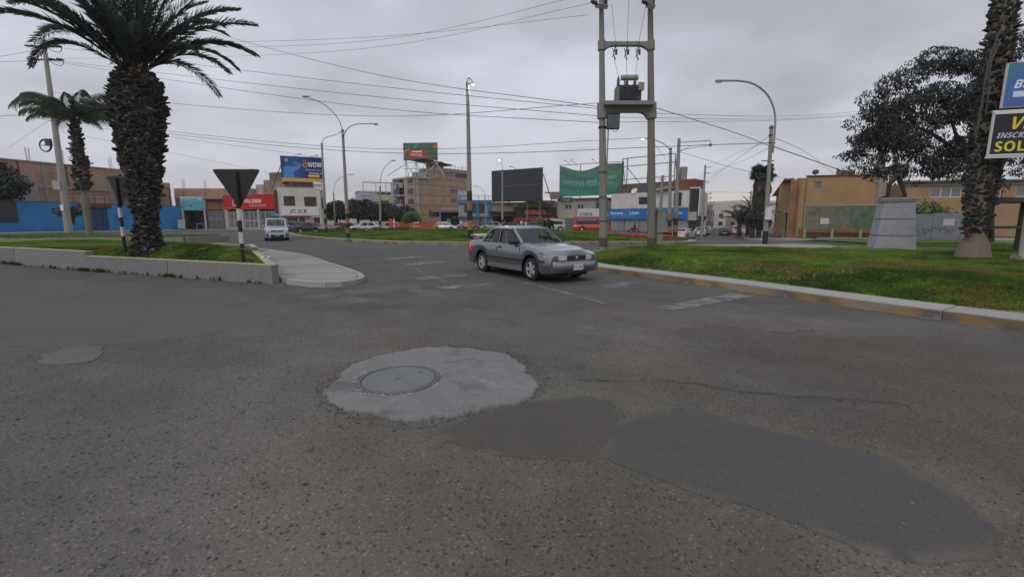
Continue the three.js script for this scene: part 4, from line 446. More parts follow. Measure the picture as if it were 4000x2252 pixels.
// ---------- transformer station on two poles ----------
{ const B = [5.27, 0.37, -20], t = thing('transformer_station', 'two tall concrete poles carrying a transformer on a platform between them', 'transformer', B), grey = rough([0.255, 0.248, 0.225]);
  const pl = (y) => -1.10 - 0.41 * (y / 10.33), pr = (y) => 1.11 - 0.56 * (y / 10.33);
  part('pole', shaft([pl(-0.3), -0.3, 0], [pl(11.6), 11.6, 0], 0.190, 0.088, 18), grey, t); part('pole', shaft([pr(-0.3), -0.3, 0], [pr(11.6), 11.6, 0], 0.205, 0.098, 18), rough([0.22, 0.205, 0.175]), t);
  for (const [f, m] of [[pl, 1], [pr, 1]]) part('base_stain', rod([f(0.005), 0.005, 0], [f(0.42), 0.42, 0], f === pl ? 0.194 : 0.209, f === pl ? 0.190 : 0.205, 18), rough([0.10, 0.095, 0.082]), t);
  const beam = (y, h, d) => { const x0 = pl(y), x1 = pr(y), s = new THREE.Shape(); s.moveTo(x0, -h * 0.55); s.lineTo(x0 + 0.2, -h * 0.5); s.quadraticCurveTo(x0 + 0.3, -h * 0.1, x0 + 0.55, -h * 0.05); s.lineTo(x1 - 0.55, -h * 0.05); s.quadraticCurveTo(x1 - 0.3, -h * 0.1, x1 - 0.2, -h * 0.5); s.lineTo(x1, -h * 0.55); s.lineTo(x1, h * 0.5); s.lineTo(x0, h * 0.5); const g = new THREE.ExtrudeGeometry(s, { depth: d, bevelEnabled: true, bevelSize: 0.015, bevelThickness: 0.015, bevelSegments: 1 }); g.translate(0, y, -d / 2); return muv(g); };
  part('upper_beam', [beam(8.55, 0.26, 0.16), rod([pl(8.35), 8.36, 0], [pl(8.75), 8.74, 0], 0.17, 0.165, 14), rod([pr(8.35), 8.36, 0], [pr(8.75), 8.74, 0], 0.175, 0.17, 14)], grey, t);
  part('platform', [box(pr(5.95) - pl(5.95), 0.16, 0.30, (pr(5.95) + pl(5.95)) / 2, 6.12, 0.36), box(pr(5.95) - pl(5.95), 0.16, 0.30, (pr(5.95) + pl(5.95)) / 2, 6.12, -0.36), box(0.5, 0.12, 1.0, -0.55, 6.12, 0), box(0.5, 0.12, 1.0, 0.35, 6.12, 0), beam(5.86, 0.42, 0.22), rod([pl(5.6), 5.58, 0], [pl(6.2), 6.22, 0], 0.225, 0.22, 14), rod([pr(5.6), 5.58, 0], [pr(6.2), 6.22, 0], 0.235, 0.23, 14)], grey, t);
  for (const f of [pl, pr]) { const x = f(10.05), A = [x - 0.30, 9.78, 0.75], C = [x + 0.34, 10.42, -0.75], ins = () => lathe([[0.04, -0.1], [0.11, -0.05], [0.06, 0], [0.11, 0.05], [0.06, 0.1], [0.09, 0.15], [0, 0.18]], 10); part('crossarm', (() => { const b = bar(A, C, 0.17); return b; })(), grey, t); part('insulator', ins().translate(C[0] - 0.03, C[1] + 0.18, C[2]), M.insulator, t); part('insulator', ins().rotateZ(1.2).translate(A[0] - 0.12, A[1] + 0.12, A[2]), M.insulator, t); }
  const drk = std([0.055, 0.058, 0.066], 0.6), tank = new THREE.Group(); tank.name = 'transformer'; t.add(tank); tank.position.set(-0.26, 6.2, 0);
  part('tank', box(0.82, 0.68, 0.5, 0, 0.36, 0), drk, tank); for (let i = 0; i < 11; i++) part('cooling_fin', box(0.03, 0.56, 0.12, -0.34 + i * 0.068, 0.36, 0.31), drk, tank); for (const s of [-1, 1]) part('side_radiator', box(0.12, 0.58, 0.44, s * 0.475, 0.36, 0.02), s < 0 ? rough([0.23, 0.235, 0.22]) : drk, tank);
  part('conservator', [rod([-0.30, 1.06, 0], [0.42, 1.06, 0], 0.115, 0.115, 16), bar([-0.15, 0.7, 0], [-0.15, 1.0, 0], 0.05), bar([0.3, 0.7, 0], [0.3, 1.0, 0], 0.05)], rough([0.38, 0.385, 0.30]), tank);
  for (const [x, z, h] of [[-0.44, 0.1, 0.42], [-0.1, 0.2, 0.26], [0.24, 0.2, 0.26]]) part('bushing', lathe([[0.05, 0], [0.085, 0.05], [0.045, 0.09], [0.08, 0.14], [0.04, 0.18], [0.07, 0.22], [0.02, h]], 10).translate(x, 0.68, z), M.insulator, tank);
  part('terminal_box', box(0.24, 0.32, 0.12, 0.50, 0.62, 0.28), rough([0.30, 0.30, 0.28]), tank);
  for (const x of [-0.92, -0.42, 0.06]) { const g = new THREE.Group(); g.name = 'fuse_cutout'; t.add(g); g.position.set(x + 0.02, 8.42, 0.18); part('fuse_tube', [rod([0.0, 0, 0], [-0.1, -0.42, 0.05], 0.022), rod([-0.12, -0.05, 0.04], [0.0, -0.45, 0], 0.015)], M.insulator, g); part('porcelain', lathe([[0.03, -0.25], [0.065, -0.2], [0.035, -0.16], [0.065, -0.1], [0.03, -0.02]], 8).translate(0.05, -0.05, 0), M.insulator, g); part('bracket', [bar([0.05, 0.0, -0.1], [0.05, 0.22, -0.1], 0.03), bar([0, -0.42, 0], [0, -0.5, 0], 0.05)], M.darkSteel, g); }
  for (const [a, b] of [[[-0.94, 8.0, 0.2], [-0.70, 7.28, 0.1]], [[-0.42, 8.0, 0.2], [-0.36, 7.14, 0.2]], [[0.06, 8.0, 0.2], [-0.02, 7.14, 0.2]], [[-1.1, 10.15, 0.1], [-0.9, 8.6, 0.2]], [[-0.36, 11.2, 0], [-0.4, 8.6, 0.2]], [[0.5, 10.9, 0], [0.08, 8.6, 0.2]]]) part('jumper_wire', rod(a, b, 0.008, 0.008, 5), M.wire, t);
  const cb = part('control_box', box(0.52, 0.60, 0.32, -0.88, 5.42, 0.14), rough([0.115, 0.135, 0.15]), t); part('hood', box(0.54, 0.03, 0.36, -0.88, 5.74, 0.16), drk, cb); part('strap', [rod([pl(5.65), 5.62, 0], [pl(5.65), 5.69, 0], 0.175, 0.175, 14), rod([pl(5.2), 5.17, 0], [pl(5.2), 5.24, 0], 0.18, 0.18, 14)], M.black, t);
  part('conduit', [rod([pl(5) + 0.20, 0.2, 0.05], [pl(5) + 0.24, 5.1, 0.05], 0.03)], M.pole, t); part('loose_cable', tube([[-0.95, 5.1, 0.2], [-0.8, 4.98, 0.2], [-0.62, 5.12, 0.2]], 0.012, 10, 5), M.wire, t);
  const cab = part('meter_cabinet', box(0.36, 0.95, 0.3, 1.42, 1.12, 0.08), rough([0.24, 0.245, 0.22]), t); part('cabinet_roof', box(0.4, 0.05, 0.36, 1.42, 1.62, 0.08), grey, cab); part('cabinet_stand', box(0.26, 0.66, 0.24, 1.39, 0.3, 0.06), grey, t);
  for (const y of [1.15, 2.2, 3.3]) part('steel_band', rod([pl(y), y, 0], [pl(y), y + 0.025, 0], 0.205, 0.205, 16), M.darkSteel, t); }

// ---------- road signs seen from behind ----------
function giveWay(label, pos, turn, s = 1) { const t = thing('road_sign', label, 'road sign', pos, turn, 'triangular signs on the left island'), H = 2.13 * s, W = 0.59 * s, c = 0.07;
  const sh = new THREE.Shape(); sh.moveTo(-W + c, H); sh.lineTo(W - c, H); sh.quadraticCurveTo(W, H, W - c * 0.5, H - c * 0.9); sh.lineTo(c * 0.5, H - 0.97 * s + c); sh.quadraticCurveTo(0, H - 0.97 * s, -c * 0.5, H - 0.97 * s + c); sh.lineTo(-W + c * 0.5, H - c * 0.9); sh.quadraticCurveTo(-W, H, -W + c, H);
  const g = new THREE.ExtrudeGeometry(sh, { depth: 0.008, bevelEnabled: true, bevelSize: 0.006, bevelThickness: 0.004, bevelSegments: 2 }); g.translate(0, 0, -0.055); part('plate', muv(g), M.blackPaint, t); const f = new THREE.ShapeGeometry(sh); f.rotateY(Math.PI); f.translate(0, 0, -0.064); part('sign_face', f, std([0.62, 0.62, 0.6], 0.5), t); const sh2 = shapeOf([[-W * 0.62, H - 0.17], [W * 0.62, H - 0.17], [0, H - 0.74]]); 
  part('post', rod([0, -0.2, 0], [0, H - 0.08, 0], 0.048, 0.048, 14), M.blackPaint, t); const n = 4, bh = (H - 0.97 * s) / n; for (let i = 0; i < n; i++) part('paint_band', rod([0, i * bh, 0], [0, (i + 1) * bh - 0.002, 0], 0.0505, 0.0505, 14), i % 2 ? M.whitePaint : M.blackPaint, t);
  part('mounting_bracket', [box(0.16, 0.05, 0.03, 0, H - 0.2, -0.048), box(0.14, 0.05, 0.03, 0, H - 0.55, -0.048)], M.darkSteel, t); return t; }
giveWay('large dark triangular sign seen from behind at the island tip', [-6.9, 0.66, -11.2], 0.02);
giveWay('dark triangular sign turned edge-on beside the big palm trunk', [-12.15, 0.76, -13.75], -0.42);
giveWay('small dark triangular sign by the left corner of the right street', [28.4, -0.7, -66], 0.3, 1.4);
tag(part('fallen_stick', [tube([[-7.1, 0.80, -10.9], [-6.8, 0.84, -10.85], [-6.5, 0.80, -10.95]], 0.012, 10, 5), tube([[-7.9, 0.8, -11], [-7.6, 0.86, -10.95]], 0.01, 6, 5)], rough([0.2, 0.22, 0.1]), scene), 'dry bent stalk lying in the grass below the big triangular sign', 'stick');
tag(part('paper_litter', (() => { const g = surf(6, 4, (u, v) => [-6.35 + u * 0.22, 0.60 + 0.05 * fbm(u * 4, v * 4, 2, 3), -10.98 - v * 0.12]); return g; })(), M.white, scene), 'crumpled white paper lying in the island grass near the corner', 'litter');

// ---------- hoardings and walls on the right ----------
{ const t = thing('mural_hoarding', 'long faded mural hoarding raised on pale green posts', 'hoarding', [25.75, 0, -38.9], -0.42), L = 4.95, green = rough([0.30, 0.38, 0.22]);
  const mural = paint(1024, 420, (c, w, h) => { c.fillStyle = '#7d8574'; c.fillRect(0, 0, w, h); for (let i = 0; i < 420; i++) { const q = rnd(), x = R(0, w), y = R(0, h); c.fillStyle = x > w * 0.66 ? `rgba(${R(50, 110)},${R(85, 130)},${R(70, 95)},0.35)` : y < h * 0.4 ? `rgba(${R(95, 140)},${R(95, 120)},${R(75, 100)},0.35)` : q < 0.15 ? 'rgba(150,150,70,0.3)' : `rgba(${R(90, 140)},${R(100, 140)},${R(100, 130)},0.35)`; c.beginPath(); c.ellipse(x, y, R(8, 60), R(6, 40), R(0, 3), 0, 6.3); c.fill(); } c.fillStyle = 'rgba(150,145,60,0.55)'; c.fillRect(20, 190, 180, 40); c.strokeStyle = 'rgba(70,75,65,0.8)'; c.lineWidth = 6; for (let i = 0; i < 8; i++) { c.beginPath(); c.moveTo(420 + i * 40, 370 + R(-10, 10)); c.lineTo(450 + i * 40, 385 + R(-12, 12)); c.stroke(); } });
  for (let i = 0; i < 4; i++) { const g = box(L / 4 - 0.015, 1.98, 0.06, L * (i + 0.5) / 4, 1.86, 0), p = part('board', g, rough([0.25, 0.26, 0.22]), t); const f = new THREE.PlaneGeometry(L / 4 - 0.02, 1.96), uv = f.attributes.uv; for (let k = 0; k < uv.count; k++) uv.setX(k, (i + uv.getX(k)) / 4); f.translate(L * (i + 0.5) / 4, 1.86, 0.034); part('mural', f, std([0.8, 0.8, 0.8], 0.95, { map: mural }), p); }
  for (const x of [0, 2.0, 4.0]) part('post', box(0.16, 1.0, 0.16, x + 0.1, 0.45, -0.06), green, t); part('top_rail', box(L, 0.07, 0.1, L / 2, 2.88, 0), M.concrete, t); part('low_wall', box(L, 0.55, 0.15, L / 2, 0.3, -0.9), brick([0.26, 0.15, 0.085]), t);
  part('notice', box(0.62, 0.5, 0.02, 1.45, 1.55, 0.055), std([1, 1, 1], 0.8, { map: paint(128, 100, (c) => { c.fillStyle = '#c9b9b6'; c.fillRect(0, 0, 128, 100); c.fillStyle = '#b24a52'; for (const y of [14, 42, 70]) c.fillRect(10, y, 108, 16); }) }), t); }
{ const t = thing('street_hoarding', 'grey board on pale green posts along the orange building', 'hoarding', [35.4, -0.5, -58.0], -2.06); part('board', box(4.2, 2.1, 0.08, 2, 2.1, 0), rough([0.26, 0.27, 0.29]), t); for (const x of [0, 2, 4]) part('post', box(0.2, 2.8, 0.2, x, 1.3, -0.05), rough([0.32, 0.38, 0.24]), t); part('frame', [box(4.3, 0.08, 0.1, 2, 3.16, 0), box(4.3, 0.08, 0.1, 2, 1.06, 0)], M.concrete, t); }
{ const t = thing('graffiti_wall', 'grey graffitied wall panels behind the statue plinth', 'wall', [29.7, 0, -33.4], -0.08), gm = paint(1024, 400, (c, w, h) => { c.fillStyle = '#8a8d93'; c.fillRect(0, 0, w, h); for (let i = 0; i < 300; i++) { c.fillStyle = `rgba(${R(100, 150)},${R(105, 150)},${R(115, 160)},0.25)`; c.beginPath(); c.ellipse(R(0, w), R(0, h), R(8, 60), R(4, 30), 0, 0, 6.3); c.fill(); } c.strokeStyle = 'rgba(60,64,82,0.75)'; c.lineWidth = 9; for (let i = 0; i < 26; i++) { const x = 30 + i * 37, y = 250 + R(-45, 30); c.beginPath(); c.moveTo(x, y); c.bezierCurveTo(x + R(-30, 40), y + R(-70, 70), x + R(0, 60), y + R(-70, 80), x + R(10, 40), y + R(-20, 60)); c.stroke(); } });
  for (let i = 0; i < 3; i++) { const h = [1.95, 2.0, 2.1][i], p = part('wall_panel', box(2.0, h, 0.14, 0.9 + i * 2.03, h / 2 + 0.12, 0), rough([0.25, 0.255, 0.27]), t), f = new THREE.PlaneGeometry(1.98, h - 0.02), uv = f.attributes.uv; for (let k = 0; k < uv.count; k++) uv.setX(k, (i + uv.getX(k)) / 3); f.translate(0.9 + i * 2.03, h / 2 + 0.12, 0.073); part('graffiti', f, std([0.85, 0.85, 0.85], 0.9, { map: gm }), p); }
  for (let i = 0; i < 4; i++) part('footing', box(0.3, 0.3, 0.3, i * 2.0, 0.08, 0), M.concreteDark, t); part('notice', box(0.78, 0.5, 0.02, 3.0, 1.45, 0.09), std([1, 1, 1], 0.8, { map: paint(128, 80, (c) => { c.fillStyle = '#c2b4b6'; c.fillRect(0, 0, 128, 80); c.fillStyle = '#a8505c'; for (const y of [14, 36, 58]) c.fillRect(8, y, 112, 11); }) }), t); }
{ // statue plinth: three tapering blocks and a cap
  const t = thing('statue_plinth', 'tapered pale grey three-tier plinth under the bronze statue', 'plinth', [15.45, 0.26, -17.9], -0.48), st = [rough([0.36, 0.37, 0.395], 0.85, 0.002), rough([0.345, 0.355, 0.38], 0.85, 0.002)];
  const fr = (y0, y1, w0, w1) => { const g = new THREE.CylinderGeometry(w1 * Math.SQRT2, w0 * Math.SQRT2, y1 - y0, 4, 1); g.rotateY(Math.PI / 4); g.translate(0, (y0 + y1) / 2, 0); const q = g.toNonIndexed(); q.computeVertexNormals(); return muv(q); }, W = (y) => mix(0.66, 0.48, y / 1.98);
  const lean = (g) => { const p = g.attributes.position; for (let i = 0; i < p.count; i++) p.setX(i, p.getX(i) + 0.0 * p.getY(i)); return g; };
  part('footing', box(2.1, 0.08, 2.0, 0.1, 0.0, 0.1), M.concrete, t); part('joint_core', fr(0.02, 2.0, 0.61, 0.44), rough([0.06, 0.062, 0.068]), t);
  for (let i = 0; i < 3; i++) part('plinth_block', fr(0.05 + i * 0.65, 0.05 + i * 0.65 + 0.622, W(0.05 + i * 0.65), W(0.67 + i * 0.65)), st[i % 2], t);
  part('cap', [fr(2.0, 2.13, 0.49, 0.55), fr(2.1305, 2.17, 0.55, 0.54)], st[0], t); }
{ // advertising board cut by the right edge
  const t = thing('advert_board', 'pair of advertising panels on a pale post at the right edge', 'signboard', [14.55, 0.3, -12.4], -0.30);
  part('post', rod([0.0, 0, 0], [-0.12, 5.9, 0], 0.13, 0.11, 14), rough([0.42, 0.41, 0.38]), t); part('footing', box(0.4, 0.3, 0.4, 0, 0.1, 0), M.concrete, t);
  const face = (w, h, draw) => std([1, 1, 1], 0.6, { map: paint(512, Math.round(512 * h / w), draw) });
  const up = part('upper_panel', box(1.9, 1.15, 0.09, -0.20, 4.85, 0.14), M.white, t); part('print', new THREE.PlaneGeometry(1.88, 1.13).translate(-0.20, 4.85, 0.188), face(1.9, 1.15, (c, w, h) => { const g = c.createLinearGradient(0, 0, w, h); g.addColorStop(0, '#3b7d92'); g.addColorStop(0.3, '#4a63a8'); g.addColorStop(1, '#4a4f95'); c.fillStyle = g; c.fillRect(0, 0, w, h); c.fillStyle = '#dfe6f2'; c.font = 'italic bold 84px sans-serif'; c.fillText('P', 170, 90); c.fillText('Baile', 40, 180); c.fillStyle = '#c9d6ea'; c.fillRect(50, 200, 300, 42); c.fillStyle = '#3d5596'; c.font = 'bold 30px sans-serif'; c.fillStyle = '#c0506a'; c.fillRect(140, 262, 130, 18); }), up);
  const lo = part('lower_panel', box(2.1, 1.16, 0.09, -0.23, 3.58, 0.14), M.white, t); part('print', new THREE.PlaneGeometry(2.06, 1.06).translate(-0.23, 3.58, 0.188), face(2.06, 1.06, (c, w, h) => { c.fillStyle = '#241f2c'; c.fillRect(0, 0, w, h); c.fillStyle = '#d9cf2e'; c.font = 'italic bold 112px sans-serif'; c.fillText('VE', 78, 102); c.font = 'bold 92px sans-serif'; c.fillText('SOLA', 20, 246); c.fillStyle = '#c6c8d2'; c.font = 'italic bold 48px sans-serif'; c.fillText('INSCRIPC', 22, 158); }), lo);
  part('panel_rail', [box(2.15, 0.05, 0.06, -0.23, 2.97, 0.14), box(2.15, 0.05, 0.06, -0.23, 4.19, 0.14)], M.white, t); }
{ const t = thing('timber_shelter', 'dark timber shelter posts and rail behind the right palm', 'shelter', [17.2, 0.3, -15.6], 0.25); for (const x of [-0.6, 1.2]) part('post', box(0.18, 1.9, 0.18, x, 0.95, 0), rough([0.055, 0.04, 0.03]), t); part('rail', [box(2.6, 0.1, 0.08, 0.3, 1.0, 0), box(2.6, 0.16, 0.9, 0.4, 1.95, -0.2)], rough([0.07, 0.055, 0.045]), t); }
{ const net = pix(64, (u, v) => ((u * 16) % 1 < 0.42 || (v * 16) % 1 < 0.42 ? 1 : 0), false), nm = new THREE.MeshStandardMaterial({ color: 0xc2452a, roughness: 0.8, alphaMap: net, transparent: true, side: THREE.DoubleSide }); net.repeat.set(6, 1.2);
  const y = roundY(-12, -53), t = thing('safety_netting', 'orange safety netting strung on stakes round the topiary arch', 'netting', [-12.1, y, -53]), P = [[-2.6, 0], [-1.2, 0.5], [0.2, 0.2], [1.6, 0.4], [3.0, -0.6]]; for (let i = 0; i < 4; i++) part('net', surf(6, 2, (u, v) => [mix(P[i][0], P[i + 1][0], u), 0.08 + v * (0.9 - 0.25 * Math.sin(Math.PI * u)), mix(P[i][1], P[i + 1][1], u)]), nm, t); for (const [x, z] of P) part('stake', rod([x, -0.1, z], [x, 1.05, z], 0.03), M.rust, t);
  const b = thing('barrier_banner', 'upright orange-red plastic barrier standing left of the netting', 'barrier', [-14.0, roundY(-14, -51), -51]); part('panel', box(0.36, 1.25, 0.12, 0, 0.72, 0), std([0.55, 0.08, 0.03], 0.6), b); part('foot', box(0.5, 0.12, 0.4, 0, 0.06, 0), M.rubber, b); part('white_strip', box(0.1, 1.1, 0.06, 0.36, 0.8, -0.1), M.white, b); }

// ---------- overhead cables ----------
const cable = (label, a, m, b, r = 0.016, group) => { const g = tube([a, m, b], r * 0.78, 48, 5), o = part('overhead_cable', g, M.wire, scene); tag(o, label, 'cable', group); };
for (const [l, a, m, b, r] of [
  ['steep black cable dropping from above the palm crown to the transformer', [-45.45, 27.25, -60], [-8.12, 10.63, -29.46], [3.75, 6.44, -20], 0.019],
  ['cable from the left power pole top arm to the transformer platform', [-46.63, 18.87, -47], [-7.15, 8.94, -25.85], [3.77, 6.38, -20.1]],
  ['cable from the left pole lower arm passing just under the platform', [-46.83, 17.6, -47], [-7.21, 8.41, -25.98], [3.85, 6.1, -20.2]],
  ['lowest cable from the left pole arms to the transformer control box', [-46.84, 17.5, -47], [-7.24, 7.81, -25.98], [3.88, 5.82, -20.2]],
  ['sagging cable from mid height of the left pole to the transformer', [-46.8, 14.5, -47], [-7.21, 7.37, -25.82], [3.75, 6.59, -20]],
  ['upper of two parallel thick cables crossing before the billboards', [-46.77, 11.87, -47], [-10.93, 7.64, -38.7], [9.63, 7.67, -34], 0.022],
  ['thick low cable crossing the whole view to the right lamp post', [-46.79, 11.75, -47], [-8.76, 6.16, -30.98], [12.78, 5.27, -22], 0.021],
  ['cable ending at the lamp post before the bank building', [-46.7, 11.56, -47], [-27.9, 9.12, -46.29], [-20.3, 8.25, -48]],
  ['cable running from the left pole to the blue billboard frame', [-46.63, 10.69, -47], [-39.56, 9.4, -57], [-33.5, 8.2, -62.5]],
  ['thin high wire from the left pole to the transformer left insulator', [-47.6, 19.4, -48], [-7.04, 11.58, -25.88], [3.3, 10.3, -20.4], 0.009],
  ['thin high wire rising out of the top of the picture', [-47.61, 19.3, -48], [-7.09, 11.49, -26.02], [3.76, 11.1, -20.1], 0.009],
  ['third thin high wire, lowest of the high ones', [-47.82, 18.0, -48], [-7.11, 11.12, -26.02], [3.76, 10.72, -20.1], 0.009],
  ['cable sloping from the transformer platform to the right lamp post', [6.32, 6.38, -20], [10.42, 5.61, -21.3], [12.83, 5.23, -22.6], 0.018],
  ['top of three wires from the transformer into the right tree', [6.17, 6.16, -20], [16.02, 7.68, -27.2], [30.72, 10.64, -38], 0.012],
  ['middle of three wires from the transformer into the right tree', [4.1, 6.01, -20], [16.86, 7.84, -28.6], [30.75, 10.45, -38], 0.012],
  ['bottom of three wires from the transformer into the right tree', [4.1, 5.8, -20], [16.87, 7.76, -28.6], [30.76, 10.32, -38], 0.012],
  ['heavy cable sagging from the right lamp post over the orange building', [12.98, 5.21, -22.6], [19.2, 4.9, -27.5], [31.16, 4.6, -38], 0.03],
  ['cable steeply falling from the right lamp post to the orange roof', [13.02, 5.62, -22.6], [17.73, 5.79, -27.6], [34.96, 6.1, -48], 0.014],
  ['cable from the camera pole towards the tall fan palm', [13.3, 7.0, -36], [22, 6.6, -44], [31.93, 6.41, -52], 0.02],
  ['slack cable between the right lamp post and the street corner pole', [26.6, 6.9, -62], [18.2, 5.7, -40], [12.78, 5.69, -22.6], 0.014],
  ['upper wire from the corner pole crossarm to the right lamp post', [27.15, 8.9, -62], [16.44, 6.5, -32.2], [12.77, 5.4, -22.6], 0.012],
  ['lower wire from the corner pole crossarm to the right lamp post', [27.07, 8.0, -62], [16.37, 5.75, -31.94], [12.8, 5.14, -22.6], 0.012],
  ['wire leaving the left pole top arm for the left edge', [-34.44, 11.78, -30], [-40.3, 14.97, -37.99], [-46.88, 18.8, -47]],
  ['wire leaving the left pole lower arm for the left edge', [-34.48, 11.59, -30], [-40.4, 14.4, -37.99], [-47.07, 17.6, -47]],
  ['thick cable leaving the left pole behind the small palm fronds', [-35.12, 8.12, -30], [-39.86, 9.93, -36.83], [-47.09, 11.67, -47], 0.025],
  ['stay wire from the left pole to the roof behind the dark tree', [-73.37, 12.08, -66], [-57.4, 12.16, -54.5], [-47.03, 12.02, -47]],
  ['thin wire from the transformer pole down towards the white corner building', [6.15, 5.08, -20], [12.61, 5.86, -36.45], [25, 7.4, -79], 0.009],
  ['far wire down the right street from the fan palm', [37.5, 6.0, -70], [34, 6.6, -78], [34.5, 6.6, -82], 0.02],
]) cable(l, a, m, b, r);

// ---------- buildings ----------
const front = (name, label, cat, p0, p1, y = 0) => { const dx = p1[0] - p0[0], dz = p1[1] - p0[1], t = thing(name, label, cat, [p0[0], y, p0[1]], -Math.atan2(dz, dx)); t.userData.w = Math.hypot(dx, dz); return t; };
const wide = (t) => { const w = t.userData.w; delete t.userData.w; return w; };
function win(t, [x0, y0, x1, y1], mat = M.glass, frame = M.darkSteel, nb = 2, z = -0.16) { const w = x1 - x0, h = y1 - y0, p = part('window', box(w - 0.01, h - 0.01, 0.02, (x0 + x1) / 2, (y0 + y1) / 2, z), mat, t), b = [box(w - 0.02, 0.07, 0.06, (x0 + x1) / 2, y0 + 0.045, z + 0.03), box(w - 0.02, 0.07, 0.06, (x0 + x1) / 2, y1 - 0.045, z + 0.03)]; for (let i = 0; i <= nb; i++) b.push(box(0.06, h - 0.16, 0.06, mix(x0 + 0.05, x1 - 0.05, i / nb), (y0 + y1) / 2, z + 0.03)); part('frame', b, frame, p); return p; }
function sign(t, x0, y0, x1, y1, z, draw, label, px = 60, back = M.white, emis) { const w = x1 - x0, h = y1 - y0, W = Math.min(1024, Math.max(64, Math.round(w * px))), H = Math.max(32, Math.round(W * h / w)), tx = paint(W, H, (c) => draw(c, W, H)), p = part('sign', box(w, h, 0.08, (x0 + x1) / 2, (y0 + y1) / 2, z), back, t, label), m = std([0.92, 0.92, 0.92], 0.7, { map: tx }); if (emis) { m.emissive.setRGB(1, 1, 1); m.emissiveMap = tx; m.emissiveIntensity = emis; } part('print', new THREE.PlaneGeometry(w - 0.02, h - 0.02).translate((x0 + x1) / 2, (y0 + y1) / 2, z + 0.045), m, p); return p; }
const text = (c, s, x, y, size, col, style = 'bold', maxw) => { c.fillStyle = col; c.font = `${style} ${size}px sans-serif`; c.textBaseline = 'middle'; c.fillText(s, x, y, maxw); };
const smear = (c, x, y, w, n, h, col) => { c.fillStyle = col; for (let i = 0; i < n; i++) { let q = x; while (q < x + w * (0.7 + 0.3 * hash(i, 3))) { const l = 3 + 9 * rnd(); c.fillRect(q, y + i * h * 1.6, l, h); q += l + 3; } } };
const rebar = (t, list, h = 1.1) => { for (const [x, y, z] of list) { const b = []; for (const [i, k] of [[-0.1, -0.1], [0.1, -0.1], [0.1, 0.1], [-0.1, 0.1]]) b.push(rod([x + i, y, z + k], [x + i * 1.5, y + h * R(0.8, 1.2), z + k], 0.02, 0.02, 4)); part('starter_bars', b, M.rust, t); } };

{ // blue street wall with its gate
  const t = front('blue_wall', 'bright blue painted street wall with a dark blue metal gate', 'wall', [-57.4, -40.6], [-48.5, -65.2], 0.34), w = wide(t), blue = plaster([0.045, 0.25, 0.56]), o = 10, g0 = o + 4.4, g1 = o + 7.0;
  part('wall', wallWithHoles(w, 3.35, [[g0, 0.001, g1, 2.95]], 0.25), blue, t); part('lintel', box(g1 - g0 + 0.7, 0.42, 0.34, (g0 + g1) / 2 + 0.05, 3.12, 0.02), rough([0.13, 0.075, 0.06]), t);
  const gm = std([0.022, 0.055, 0.115], 0.55); for (let i = 0; i < 4; i++) { const q = part('gate_leaf', box((g1 - g0) / 4 - 0.03, 2.88, 0.06, mix(g0, g1, (i + 0.5) / 4), 1.47, -0.1), gm, t); part('rail', [box((g1 - g0) / 4 - 0.06, 0.08, 0.05, mix(g0, g1, (i + 0.5) / 4), 0.8, -0.055), box((g1 - g0) / 4 - 0.06, 0.08, 0.05, mix(g0, g1, (i + 0.5) / 4), 2.2, -0.055)], gm, q); }
  part('grey_panel', box(7.2, 2.3, 0.06, o - 4.9, 2.2, 0.035), plaster([0.055, 0.062, 0.075]), t); part('coping', box(w, 0.06, 0.3, w / 2, 3.385, -0.125), M.rust, t);
  sign(t, g1 + 0.7, 1.55, g1 + 2.0, 2.0, 0.045, (c, W, H) => { c.fillStyle = '#3c77b4'; c.fillRect(0, 0, W, H); text(c, 'F247-B', 6, H / 2, H * 0.7, '#1b2f48', 'bold', W - 12); }, 'dark painted number on the blue wall', 60, blue);
  part('rail_fence', [box(4.2, 0.06, 0.06, o + 5, 4.0, -0.4), box(4.2, 0.06, 0.06, o + 5, 4.5, -0.4), ...[0, 1, 2, 3, 4].map((i) => box(0.06, 1.2, 0.06, o + 2.9 + i * 1.05, 4.0, -0.4))], M.rust, t); }
